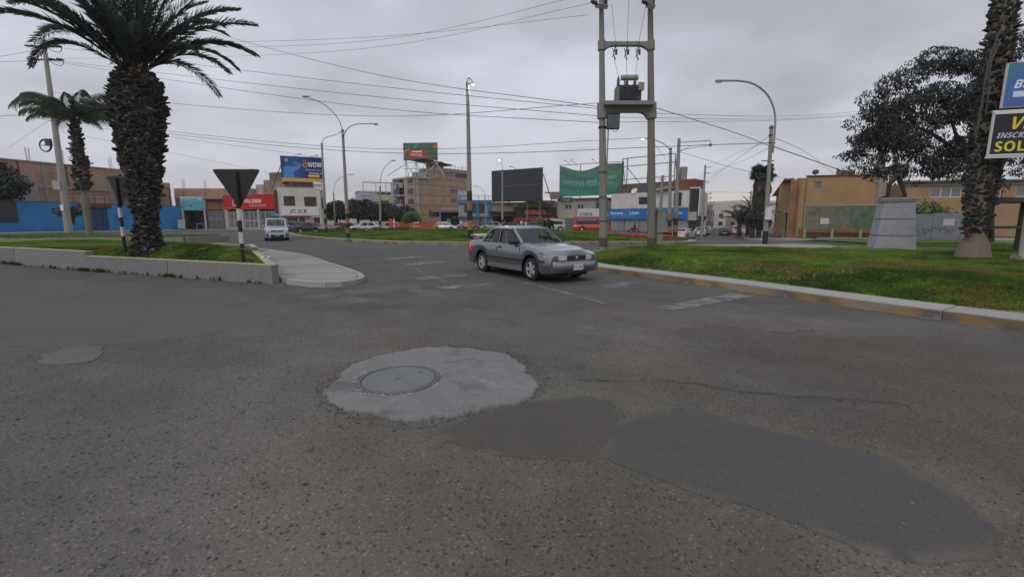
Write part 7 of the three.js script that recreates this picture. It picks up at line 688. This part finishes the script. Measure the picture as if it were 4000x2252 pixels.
const sedanWins = (cowl, rf, rr, rear, B, H) => { const mid = (cowl + rear) / 2 + 0.05, y1 = H - 0.10, k = (H - 0.035 - B), xF = (y) => mix(cowl, rf, (y - B) / k), xR = (y) => mix(rear, rr, (y - B) / k); return [[[mid + 0.04, B + 0.03], [xF(B + 0.03) - 0.10, B + 0.03], [xF(y1) - 0.06, y1], [mid + 0.04, y1]], [[mid - 0.04, B + 0.03], [mid - 0.04, y1], [xR(y1) + 0.22, y1], [xR(B + 0.03) + 0.30, B + 0.03]]]; };
const sedan = (s = 1) => { const B = 0.90 * s, H = 1.40 * s; return { L: 4.35 * s, W: 1.72 * s, H, wb: 2.56 * s, fo: 0.86 * s, r: 0.31 * s, belt: B, cowl: 0.86 * s, roofF: 0.28 * s, roofR: -1.02 * s, rear: -1.55 * s, deck: [[-2.18 * s, 0.90 * s], [-1.9 * s, 0.96 * s], [-1.4 * s, 0.97 * s], [-1.0 * s, 0.93 * s], [0.9 * s, 0.92 * s], [1.6 * s, 0.84 * s], [2.0 * s, 0.74 * s], [2.18 * s, 0.66 * s]], windows: sedanWins(0.86 * s, 0.28 * s, -1.02 * s, -1.55 * s, B, H), handles: [0.05 * s, -0.85 * s] }; };
const hatch = () => ({ ...sedan(), L: 3.95, fo: 0.8, wb: 2.45, rear: -1.72, roofR: -1.35, deck: [[-1.97, 0.88], [-1.6, 0.93], [0.9, 0.92], [1.5, 0.82], [1.97, 0.66]], windows: sedanWins(0.86, 0.28, -1.35, -1.72, 0.9, 1.46), H: 1.46 });
const headTo = (dx, dz) => Math.atan2(-dz, dx);

{ // the silver saloon in the middle of the junction
  const B = 0.90, H = 1.37, L = 4.26, c = makeCar({ name: 'silver_saloon', label: 'silver saloon with a rear wing turning through the junction', pos: [0.43, 0.005, -12.62], turn: headTo(1.41, 2.13), color: [0.235, 0.242, 0.265], metal: 0.9, L, W: 1.66, H, wb: 2.5, fo: 0.84, r: 0.295, sill: 0.21, belt: B, cowl: 0.80, roofF: 0.16, roofR: -0.82, rear: -1.44, tumble: 0.75, crown: 0.045, spoke: 1,
    deck: [[-2.13, 0.86], [-2.0, 0.93], [-1.5, 0.96], [-0.9, 0.92], [0.85, 0.91], [1.3, 0.855], [1.75, 0.775], [2.02, 0.70], [2.13, 0.64]],
    windows: [[[-0.30, B + 0.03], [0.66, B + 0.03], [0.20, H - 0.095], [-0.30, H - 0.085]], [[-0.40, B + 0.03], [-0.40, H - 0.085], [-0.80, H - 0.10], [-1.20, B + 0.035]]], handles: [-0.18, -1.14], bumperF: [0.27, 0.53], bumperR: [0.28, 0.56], lightY: 0.615, lightH: 0.12, lightW: 0.46, grilleW: 0.60, grilleH: 0.105, plate: 'F1L-501', plateZ: 0.02, plateY: 0.395, mirrorMat: trimMat, brake: true, tailY: 0.70, tailH: 0.2, badge: true, noseTaper: 0.07, tailTaper: 0.06 });
  const t = c.t; for (const sd of [1, -1]) { part('side_moulding', [box(c.xa - c.xb - 2 * c.Ra - 0.02, 0.05, 0.022, (c.xa + c.xb) / 2, 0.50, sd * (c.W * 1.0 + 0.004)), box(0.36, 0.05, 0.022, c.xf - 0.72 + 0.26, 0.52, sd * (c.halfW(c.xf - 0.45) + 0.0))], trimMat, t); part('sill_panel', box(c.xa - c.xb - 2 * c.Ra - 0.02, 0.13, 0.02, (c.xa + c.xb) / 2, 0.285, sd * (c.W * 0.985)), std([0.14, 0.14, 0.145], 0.5), t);
    part('door_gap', [bar([-0.35, 0.36, sd * (c.W * 1.001)], [-0.35, 0.80, sd * (c.W * 0.985)], 0.010), bar([0.78, 0.40, sd * (c.W * 1.001)], [0.80, 0.82, sd * (c.W * 0.978)], 0.010), bar([-1.12, 0.62, sd * (c.W * 1.0)], [-1.34, 0.86, sd * (c.W * 0.965)], 0.008)], M.black, t);
    for (const s of [-0.52, -0.62]) if (s === -0.62) part('quarter_pillar', bar([-0.92, B + 0.03, sd * c.zAt(B + 0.03)], [-0.72, H - 0.1, sd * c.zAt(H - 0.1)], 0.024), trimMat, c.cab);
    part('arch_lip', (() => { const g = []; for (const x of [c.xa, c.xb]) { const p = []; for (let i = 0; i <= 14; i++) { const a = Math.PI * i / 14; p.push([x + Math.cos(a) * (c.Ra + 0.005), c.r + Math.sin(a) * (c.Ra + 0.005), sd * (c.halfW(x) * 0.985)]); } g.push(tube(p, 0.014, 20, 5)); } return g; })(), trimMat, t); }
  part('bumper_strip', [(() => { const z0 = c.halfW(c.xf - 0.07); return strip(surf(20, 1, (u, v) => { const q = u * 2 - 1; return [c.xf - 0.02 + 0.118 - 0.07 * Math.pow(Math.abs(q), 3.2) - 0.30 * Math.pow(Math.abs(q), 7), 0.455 + v * 0.03, q * (z0 * 1.02 + 0.018)]; })); })()], std([0.42, 0.42, 0.43], 0.4), t);
  part('spoiler', (() => { const g = [], y = 0.965; for (const sd of [1, -1]) g.push(box(0.26, 0.10, 0.07, -1.90, y + 0.04, sd * 0.60)); const s = shapeOf([[-0.16, 0], [0.14, 0.01], [0.10, 0.035], [-0.05, 0.05], [-0.17, 0.045]]), e = new THREE.ExtrudeGeometry(s, { depth: 1.36, bevelEnabled: true, bevelSize: 0.01, bevelThickness: 0.01, bevelSegments: 2 }); e.translate(-1.93, y + 0.085, -0.68); g.push(e); return g; })(), paintOf([0.36, 0.36, 0.38], 0.4), t);
  part('antenna', rod([0.74, 0.93, 0.66], [0.74, 0.98, 0.66], 0.012), M.black, t);
  part('exhaust', rod([c.xr - 0.03, 0.24, 0.45], [c.xr + 0.3, 0.24, 0.45], 0.025), M.darkSteel, t);
  const Lr = new THREE.PointLight(0xff3a20, 0.06, 4); Lr.position.set(c.xr - 0.12, 0.7, 0.6); Lr.castShadow = true; t.add(Lr);
}
{ // the people carrier coming round the roundabout
  const B = 1.10, H = 1.78, c = makeCar({ name: 'people_carrier', label: 'silver people carrier with a blue roof sign coming round the roundabout', cat: 'van', pos: [-19.4, 0.005, -36.2], turn: headTo(1.5, 2.6), color: [0.42, 0.44, 0.48], metal: 0.4, L: 4.4, W: 1.72, H, wb: 2.72, fo: 0.80, r: 0.32, belt: B, cowl: 1.48, roofF: 0.66, roofR: -1.86, rear: -2.06, tumble: 0.82, sill: 0.24,
    deck: [[-2.2, 1.08], [1.2, 1.12], [1.55, 1.06], [1.9, 0.95], [2.1, 0.84], [2.2, 0.72]], windows: [[[0.30, B + 0.03], [1.22, B + 0.03], [0.64, H - 0.12], [0.30, H - 0.12]], [[0.22, B + 0.03], [0.22, H - 0.12], [-0.82, H - 0.12], [-0.82, B + 0.03]], [[-0.92, B + 0.03], [-0.92, H - 0.12], [-1.74, H - 0.12], [-1.86, B + 0.03]]], handles: [0.36, -0.3], bumperF: [0.25, 0.60], bumperR: [0.28, 0.6], lightY: 0.80, lightW: 0.42, lightH: 0.16, grilleW: 0.78, grilleH: 0.08, grilleY: 0.79, tailY: 1.0, tailH: 0.4, tailW: 0.2, plateY: 0.50, badge: true, noseTaper: 0.2 });
  part('lower_grille', box(0.04, 0.17, 0.92, c.xf + 0.075, 0.42, 0), M.black, c.t); for (const z of [-0.62, 0.62]) part('fog_lamp_recess', box(0.05, 0.2, 0.2, c.xf + 0.0, 0.46, z), M.black, c.t); part('roof_rack', [bar([0.4, H + 0.09, -0.55], [-1.6, H + 0.09, -0.55], 0.03), bar([0.4, H + 0.09, 0.55], [-1.6, H + 0.09, 0.55], 0.03), bar([0.4, H + 0.09, -0.6], [0.4, H + 0.09, 0.6], 0.03), bar([-0.4, H + 0.09, -0.6], [-0.4, H + 0.09, 0.6], 0.03), bar([-1.3, H + 0.09, -0.6], [-1.3, H + 0.09, 0.6], 0.03), ...[-0.55, 0.55].flatMap((z) => [bar([0.3, H - 0.03, z], [0.3, H + 0.09, z], 0.03), bar([-1.5, H - 0.03, z], [-1.5, H + 0.09, z], 0.03)])], M.darkSteel, c.t); part('roof_sign', (() => { const g = new THREE.CylinderGeometry(0.11, 0.13, 0.55, 14); g.rotateX(Math.PI / 2); g.scale(0.8, 1, 1); g.translate(0.35, H + 0.22, 0); return strip(g); })(), std([0.07, 0.24, 0.38], 0.4), c.t); }
// cars standing and driving round the junction
for (const [spec, label, x, z, dx, dz, color, more] of [
  [hatch(), 'dark grey hatchback parked just right of the people carrier', -27.2, -56.0, 0.9, 0.45, [0.075, 0.08, 0.085]],
  [sedan(), 'black saloon parked between the grey hatchback and the red car', -24.6, -54.6, 0.95, 0.4, [0.015, 0.016, 0.02]],
  [sedan(), 'dark red saloon facing us by the bank lamp post', -22.4, -58.2, -0.5, 0.9, [0.16, 0.018, 0.022]],
  [sedan(1.05), 'white saloon facing left behind the double lamp post', -19.2, -57.2, -0.85, 0.55, [0.58, 0.59, 0.60]],
  [hatch(), 'white and orange taxi hatchback partly hidden by the white saloon', -16.8, -59.0, -0.7, 0.6, [0.52, 0.45, 0.36]],
  [sedan(), 'white saloon coming straight towards us left of the barrier', -14.4, -67.5, 0.15, 1, [0.60, 0.61, 0.62]],
  [sedan(), 'maroon car queuing beside the oncoming white saloon', -18.2, -69.5, 0.3, 1, [0.11, 0.014, 0.02]],
  [sedan(), 'silver saloon in the queue before the ficus trees', -20.8, -71.5, 0.35, 1, [0.30, 0.30, 0.31]],
  [hatch(), 'white hatchback seen through the orange netting', -10.6, -71, 0.9, 0.2, [0.56, 0.56, 0.56]],
  [sedan(), 'small red car behind the netting near the cafe', -7.6, -78, 1, 0.1, [0.22, 0.025, 0.03]],
  [hatch(), 'grey hatchback parked before the cafe', -3.6, -77, -1, 0.05, [0.27, 0.28, 0.29]],
  [sedan(), 'dark grey saloon parked right of the grey hatchback', -0.2, -75.5, -1, 0.05, [0.13, 0.135, 0.14]],
  [hatch(), 'teal hatchback beyond the middle lamp post', 3.4, -78, -1, 0.1, [0.10, 0.22, 0.21]],
]) makeCar({ ...spec, label, pos: [x, terrain(x, z) + 0.005, z], turn: headTo(dx, dz), color, group: 'cars around the roundabout', ...more });
for (const [spec, label, x, z, dx, dz, color, more] of [
  [{ ...sedan(1.06), H: 1.42, roofR: -1.2, rear: -1.85, windows: [[[-0.2, 0.985], [0.72, 0.985], [0.3, 1.3], [-0.2, 1.3]]] }, 'white coupe driving away round the right end of the roundabout', 23.4, -59.5, 0.75, -0.8, [0.62, 0.63, 0.64], { brake: true, tailW: 0.42, tailH: 0.14, tailY: 0.85 }],
  [sedan(), 'dark saloon driving away in the middle of the right street', 36.0, -74.5, 0.45, -1, [0.03, 0.03, 0.04]],
  [{ ...hatch(), H: 1.62 }, 'silver estate driving away on the right of the street', 40.3, -79, 0.45, -1, [0.38, 0.39, 0.40], { brake: true }],
  [sedan(), 'white saloon parked first along the left kerb of the street', 30.6, -71.6, 0.45, -1, [0.52, 0.53, 0.53]],
  [hatch(), 'olive hatchback parked second along the left kerb', 32.9, -75.6, 0.45, -1, [0.17, 0.17, 0.13]],
  [sedan(), 'silver saloon parked third along the left kerb', 35.6, -81, 0.45, -1, [0.40, 0.41, 0.42]],
  [sedan(), 'dark car parked farther along the left kerb', 40.6, -92, 0.45, -1, [0.08, 0.085, 0.09]],
  [sedan(), 'pale car parked far along the left kerb', 43.6, -98.5, 0.45, -1, [0.45, 0.45, 0.46]],
]) makeCar({ ...spec, label, pos: [x, terrain(x, z) + 0.005, z], turn: headTo(dx, dz), color, group: 'cars on the right street', ...more });
{ // minibuses
  const bus = (label, color, x, z, dx, dz, L, H) => { const B = 1.05; return makeCar({ name: 'minibus', label, cat: 'minibus', pos: [x, terrain(x, z) + 0.005, z], turn: headTo(dx, dz), color, L, W: 1.85, H, wb: L * 0.58, fo: 0.95, r: 0.35, belt: B, cowl: L / 2 - 0.5, roofF: L / 2 - 1.25, roofR: -L / 2 + 0.2, rear: -L / 2 + 0.06, tumble: 0.86, sill: 0.28, deck: [[-L / 2, 1.02], [L / 2 - 0.7, 1.06], [L / 2 - 0.25, 0.95], [L / 2, 0.78]], windows: [[[L / 2 - 1.7, B + 0.05], [L / 2 - 0.85, B + 0.05], [L / 2 - 1.3, H - 0.3], [L / 2 - 1.7, H - 0.3]], [[-L / 2 + 0.5, B + 0.05], [L / 2 - 1.8, B + 0.05], [L / 2 - 1.8, H - 0.3], [-L / 2 + 0.5, H - 0.3]]], lightY: 0.75, plateY: 0.5, crown: 0.1 }); };
  bus('red minibus standing before the CHIFA shops', [0.50, 0.035, 0.02], 11.9, -66.5, 1, 0.12, 5.4, 2.25);
  bus('white delivery van beside the red minibus', [0.42, 0.42, 0.38], 6.1, -68.5, -1, 0.05, 4.2, 1.85); }
{ // motorcycle with a delivery box
  const t = thing('motorcycle', 'motorcycle with an orange delivery box by the blue sign', 'motorcycle', [17.4, terrain(17.4, -63) + 0.0, -63], 0.0); for (const x of [-0.62, 0.62]) { const g = new THREE.TorusGeometry(0.26, 0.06, 8, 20); g.translate(x, 0.31, 0); part('wheel', g, M.rubber, t); } part('frame', [tube([[-0.6, 0.32, 0], [-0.2, 0.6, 0], [0.3, 0.7, 0], [0.55, 0.8, 0], [0.62, 0.32, 0]], 0.05, 14, 6), box(0.4, 0.3, 0.24, -0.02, 0.48, 0)], M.darkSteel, t); part('seat', box(0.6, 0.1, 0.26, -0.3, 0.79, 0), M.black, t); part('fuel_tank', (() => { const g = new THREE.SphereGeometry(0.2, 12, 8); g.scale(1.4, 0.8, 0.8); g.translate(0.2, 0.82, 0); return strip(g); })(), std([0.06, 0.02, 0.02], 0.3), t); part('handlebar', tube([[0.45, 1.05, -0.34], [0.5, 0.98, 0], [0.45, 1.05, 0.34]], 0.018, 10, 5), M.darkSteel, t); part('headlight', new THREE.SphereGeometry(0.09, 10, 8).translate(0.62, 0.88, 0), lampGlass, t); part('delivery_box', box(0.46, 0.44, 0.46, -0.72, 1.08, 0), std([0.40, 0.10, 0.03], 0.6), t); t.rotation.y = 2.9; }

// ---------- people and the statue ----------
function figure(J, bones, cols, res = 72, half = 1.0, cy = 0.9) {       // tapered capsules joined smoothly and meshed as one skin
  const mc = new MarchingCubes(res, M.black, false, false, 120000), F = mc.field, h = res / 2, sm = 0.035;
  const bs = bones.map(([a, b, ra, rb, c]) => ({ a: J[a], b: J[b], ra, rb, c }));
  const dist = (x, y, z) => { let d = 9, ci = 0, bd = 9; for (const q of bs) { const ax = x - q.a[0], ay = y - q.a[1], az = z - q.a[2], bx = q.b[0] - q.a[0], by = q.b[1] - q.a[1], bz = q.b[2] - q.a[2], l2 = bx * bx + by * by + bz * bz || 1e-9, t = clamp((ax * bx + ay * by + az * bz) / l2), e = Math.hypot(ax - t * bx, ay - t * by, az - t * bz) - mix(q.ra, q.rb, t); if (e < bd) { bd = e; ci = q.c; } const k = Math.max(sm - Math.abs(d - e), 0) / sm; d = Math.min(d, e) - k * k * sm * 0.25; } return [d, ci]; };
  for (let k = 0; k < res; k++) for (let j = 0; j < res; j++) for (let i = 0; i < res; i++) F[k * res * res + j * res + i] = -dist((i - h) / h * half, (j - h) / h * half + cy, (k - h) / h * half)[0];
  mc.isolation = 0; mc.update(); const n = mc.count, p = new Float32Array(mc.positionArray.subarray(0, n * 3)), nn = new Float32Array(mc.normalArray.subarray(0, n * 3)), c = new Float32Array(n * 3);
  for (let i = 0; i < n; i++) { const x = p[i * 3] * half, y = p[i * 3 + 1] * half + cy, z = p[i * 3 + 2] * half; p[i * 3] = x; p[i * 3 + 1] = y; p[i * 3 + 2] = z; c.set(cols[dist(x, y, z)[1]], i * 3); }
  const g = new THREE.BufferGeometry(); g.setAttribute('position', new THREE.BufferAttribute(p, 3)); g.setAttribute('color', new THREE.BufferAttribute(c, 3)); const w = mergeVertices(g, 0.0005); w.computeVertexNormals(); const q = w.toNonIndexed();
  let vol = 0; const a = q.attributes.position; for (let i = 0; i < a.count; i += 3) { const A = V(a.getX(i), a.getY(i), a.getZ(i)), B = V(a.getX(i + 1), a.getY(i + 1), a.getZ(i + 1)), C = V(a.getX(i + 2), a.getY(i + 2), a.getZ(i + 2)); vol += A.dot(B.cross(C)); } if (vol < 0) { for (let i = 0; i < a.count; i += 3) for (const at of Object.values(q.attributes)) for (let s = 0; s < 3; s++) { const u = at.array[(i + 1) * 3 + s]; at.array[(i + 1) * 3 + s] = at.array[(i + 2) * 3 + s]; at.array[(i + 2) * 3 + s] = u; } q.computeVertexNormals(); }
  return q;
}
const BONES = [['hip', 'waist', 0.135, 0.125, 1], ['waist', 'chest', 0.13, 0.15, 1], ['chest', 'neck', 0.12, 0.06, 1], ['shL', 'shR', 0.075, 0.075, 1], ['neck', 'headB', 0.052, 0.06, 0], ['headB', 'headT', 0.088, 0.098, 0], ['face', 'nose', 0.05, 0.018, 0], ['shL', 'elL', 0.058, 0.044, 1], ['elL', 'wrL', 0.043, 0.030, 0], ['wrL', 'haL', 0.034, 0.034, 0], ['shR', 'elR', 0.058, 0.044, 1], ['elR', 'wrR', 0.043, 0.030, 0], ['wrR', 'haR', 0.034, 0.034, 0], ['hipL', 'knL', 0.092, 0.062, 2], ['knL', 'anL', 0.06, 0.042, 2], ['anL', 'toL', 0.045, 0.035, 3], ['hipR', 'knR', 0.092, 0.062, 2], ['knR', 'anR', 0.06, 0.042, 2], ['anR', 'toR', 0.045, 0.035, 3], ['hipL', 'hipR', 0.10, 0.10, 2]];
const STAND = { hip: [0, 0.95, 0], waist: [0, 1.08, 0], chest: [0, 1.30, 0], neck: [0, 1.46, 0], headB: [0, 1.57, 0.01], headT: [0, 1.66, 0], face: [0, 1.59, 0.06], nose: [0, 1.60, 0.115], shL: [0.17, 1.40, 0], shR: [-0.17, 1.40, 0], elL: [0.24, 1.13, 0], elR: [-0.24, 1.13, 0], wrL: [0.26, 0.89, 0.06], wrR: [-0.26, 0.89, 0.06], haL: [0.26, 0.81, 0.08], haR: [-0.26, 0.81, 0.08], hipL: [0.09, 0.92, 0], hipR: [-0.09, 0.92, 0], knL: [0.10, 0.50, 0.02], knR: [-0.10, 0.50, 0.02], anL: [0.10, 0.09, 0], anR: [-0.10, 0.09, 0], toL: [0.11, 0.035, 0.14], toR: [-0.11, 0.035, 0.14] };
function fingers(J, w, h) {                          // five unequal, slightly curled fingers leaving the palm
  const W = V(...J[w]), H = V(...J[h]), d = H.clone().sub(W).normalize(), s = V(-d.y * 0.0 + d.z, 0, -d.x).lengthSq() > 0.01 ? V(d.z, 0.2, -d.x).normalize() : V(0, 0, 1), c = V(0, 0, 1).cross(d).lengthSq() > 0 ? s.clone().cross(d).normalize() : V(1, 0, 0), out = [];
  [[-0.028, 0.062], [-0.010, 0.072], [0.010, 0.068], [0.027, 0.052]].forEach(([o, l]) => { const a = H.clone().addScaledVector(s, o).addScaledVector(d, 0.02), b = a.clone().addScaledVector(d, l * 0.55), e = b.clone().addScaledVector(d, l * 0.4).addScaledVector(c, 0.02); out.push(rod(a.toArray(), b.toArray(), 0.010, 0.009, 6), rod(b.toArray(), e.toArray(), 0.009, 0.007, 6)); });
  const a = H.clone().addScaledVector(s, -0.03).addScaledVector(d, -0.03), b = a.clone().addScaledVector(s, -0.03).addScaledVector(d, 0.03); out.push(rod(a.toArray(), b.toArray(), 0.011, 0.009, 6), rod(b.toArray(), b.clone().addScaledVector(d, 0.025).toArray(), 0.009, 0.008, 6)); return out;
}
const skinMat = new THREE.MeshStandardMaterial({ vertexColors: true, roughness: 0.85 });
function person(label, pos, turn, pose, cols, hair, scale = 1, group) {
  const t = thing('person', label, 'person', pos, turn, group), J = { ...STAND, ...pose }, g = figure(J, BONES, cols), f = join([...fingers(J, 'wrL', 'haL'), ...fingers(J, 'wrR', 'haR')]); f.deleteAttribute('uv'); f.deleteAttribute('normal'); const c = new Float32Array(f.attributes.position.count * 3); for (let i = 0; i < c.length; i += 3) c.set(cols[0], i); f.setAttribute('color', new THREE.BufferAttribute(c, 3)); f.computeVertexNormals();
  const b = mergeGeometries([g, f]); part('body', b, skinMat, t); const hg = new THREE.SphereGeometry(0.112, 16, 12, 0, 6.3, 0, 1.75); hg.scale(0.95, 1.02, 1.08); hg.rotateX(-0.35); const q = J.headT; hg.translate(q[0], q[1] + 0.005, q[2] - 0.012); part('hair', strip(hg), std(hair, 0.8), t); t.scale.setScalar(scale); return t;
}
const skin = [0.24, 0.13, 0.085], dark = [0.016, 0.016, 0.018];
person('person in black standing with back turned behind the silver saloon', [1.78, 0.0, -21.6], 2.7, { elL: [0.25, 1.16, 0.12], wrL: [0.16, 1.10, 0.30], haL: [0.12, 1.12, 0.37] }, [skin, dark, [0.02, 0.022, 0.03], dark], [0.012, 0.011, 0.01], 1.07);
person('short dark-haired person behind the rear of the silver saloon', [-0.42, 0.0, -22.0], 1.6, {}, [skin, [0.03, 0.03, 0.035], dark, dark], [0.012, 0.011, 0.01], 0.92);
person('distant person in a white shirt left of the middle lamp post', [-8.4, 0.1, -73], 0.4, {}, [skin, [0.52, 0.51, 0.47], [0.35, 0.33, 0.28], dark], [0.015, 0.013, 0.012], 1.0);
person('taller of two people in white shirts right of the middle lamp post', [6.6 - 10.2 + 5.2, 0.05, -74.2], 0.2, {}, [skin, [0.56, 0.56, 0.56], [0.04, 0.04, 0.05], dark], [0.015, 0.013, 0.012], 1.02, 'two people in white shirts');
person('shorter of two people in white shirts right of the middle lamp post', [2.3, 0.05, -74.5], -0.3, {}, [skin, [0.5, 0.5, 0.52], [0.05, 0.05, 0.06], dark], [0.015, 0.013, 0.012], 0.93, 'two people in white shirts');
person('rider in dark clothes sitting on the motorcycle', [17.5, terrain(17.4, -63) - 0.04, -63.02], 2.9 + Math.PI / 2, { hip: [0, 0.93, -0.1], waist: [0, 1.06, -0.08], hipL: [0.1, 0.92, -0.1], hipR: [-0.1, 0.92, -0.1], knL: [0.17, 0.75, 0.28], knR: [-0.17, 0.75, 0.28], anL: [0.17, 0.36, 0.08], anR: [-0.17, 0.36, 0.08], toL: [0.17, 0.31, 0.22], toR: [-0.17, 0.31, 0.22], elL: [0.26, 1.18, 0.16], elR: [-0.26, 1.18, 0.16], wrL: [0.28, 1.09, 0.38], wrR: [-0.28, 1.09, 0.38], haL: [0.28, 1.08, 0.43], haR: [-0.28, 1.08, 0.43] }, [skin, [0.025, 0.025, 0.03], dark, dark], [0.012, 0.012, 0.012], 1.0);
person('small pedestrian in red outside the grey shutters', [21.3, terrain(21.3, -69) + 0.0, -69], 0.5, {}, [skin, [0.30, 0.05, 0.06], dark, dark], [0.015, 0.013, 0.012], 1.0);
{ // bronze figure striding on the plinth, one arm thrust out to the left with a big glove
  const J = { hip: [0.02, 0.93, 0], waist: [-0.02, 1.06, 0], chest: [-0.05, 1.27, 0], neck: [-0.08, 1.43, 0], headB: [-0.11, 1.53, 0.02], headT: [-0.10, 1.62, 0.01], face: [-0.16, 1.55, 0.03], nose: [-0.215, 1.55, 0.04], shL: [-0.10, 1.36, 0.17], shR: [0.02, 1.38, -0.15], elL: [-0.33, 1.24, 0.24], elR: [0.28, 1.27, 0.02], wrL: [-0.58, 1.24, 0.22], wrR: [0.10, 1.10, 0.16], haL: [-0.66, 1.27, 0.21], haR: [0.02, 1.09, 0.18], hipL: [0.0, 0.90, 0.10], hipR: [0.04, 0.90, -0.10], knL: [-0.23, 0.56, 0.14], knR: [0.22, 0.50, -0.12], anL: [-0.24, 0.10, 0.14], anR: [0.34, 0.10, -0.12], toL: [-0.40, 0.04, 0.15], toR: [0.22, 0.04, -0.10] };
  const bones = BONES.map((b) => { const q = [...b]; q[4] = 0; if (q[0] === 'waist') { q[2] = 0.15; q[3] = 0.165; } if (q[0] === 'hipL' || q[0] === 'hipR') { q[2] += 0.012; q[3] += 0.018; } if (q[0] === 'knL' || q[0] === 'knR') { q[2] += 0.018; q[3] += 0.025; } return q; }), br = [[0.045, 0.038, 0.032]], g = figure(J, bones, br, 88), f = join([...fingers(J, 'wrL', 'haL'), ...fingers(J, 'wrR', 'haR')]); f.deleteAttribute('uv'); f.deleteAttribute('normal'); const c = new Float32Array(f.attributes.position.count * 3); for (let i = 0; i < c.length; i += 3) c.set(br[0], i); f.setAttribute('color', new THREE.BufferAttribute(c, 3)); f.computeVertexNormals();
  const t = thing('bronze_statue', 'dark bronze figure striding with one arm outstretched on the plinth', 'statue', [15.4, 2.44, -17.95], -0.62), m = new THREE.MeshStandardMaterial({ vertexColors: true, roughness: 0.55, metalness: 0.35 }); part('body', mergeGeometries([g, f]), m, t); part('base_plate', box(1.0, 0.04, 0.5, 0, 0.0, 0), std([0.05, 0.043, 0.036], 0.6), t); part('glove', (() => { const q = new THREE.IcosahedronGeometry(0.115, 2); q.scale(0.8, 1.25, 0.9); q.translate(-0.72, 1.31, 0.2); return strip(q); })(), std([0.05, 0.042, 0.036], 0.6), t); const hc = new THREE.SphereGeometry(0.118, 14, 10, 0, 6.3, 0, 1.5); hc.translate(-0.10, 1.63, 0.01); part('cap', strip(hc), std([0.05, 0.043, 0.036], 0.6), t); t.scale.setScalar(0.96);
}

renderer.render(scene, camera);
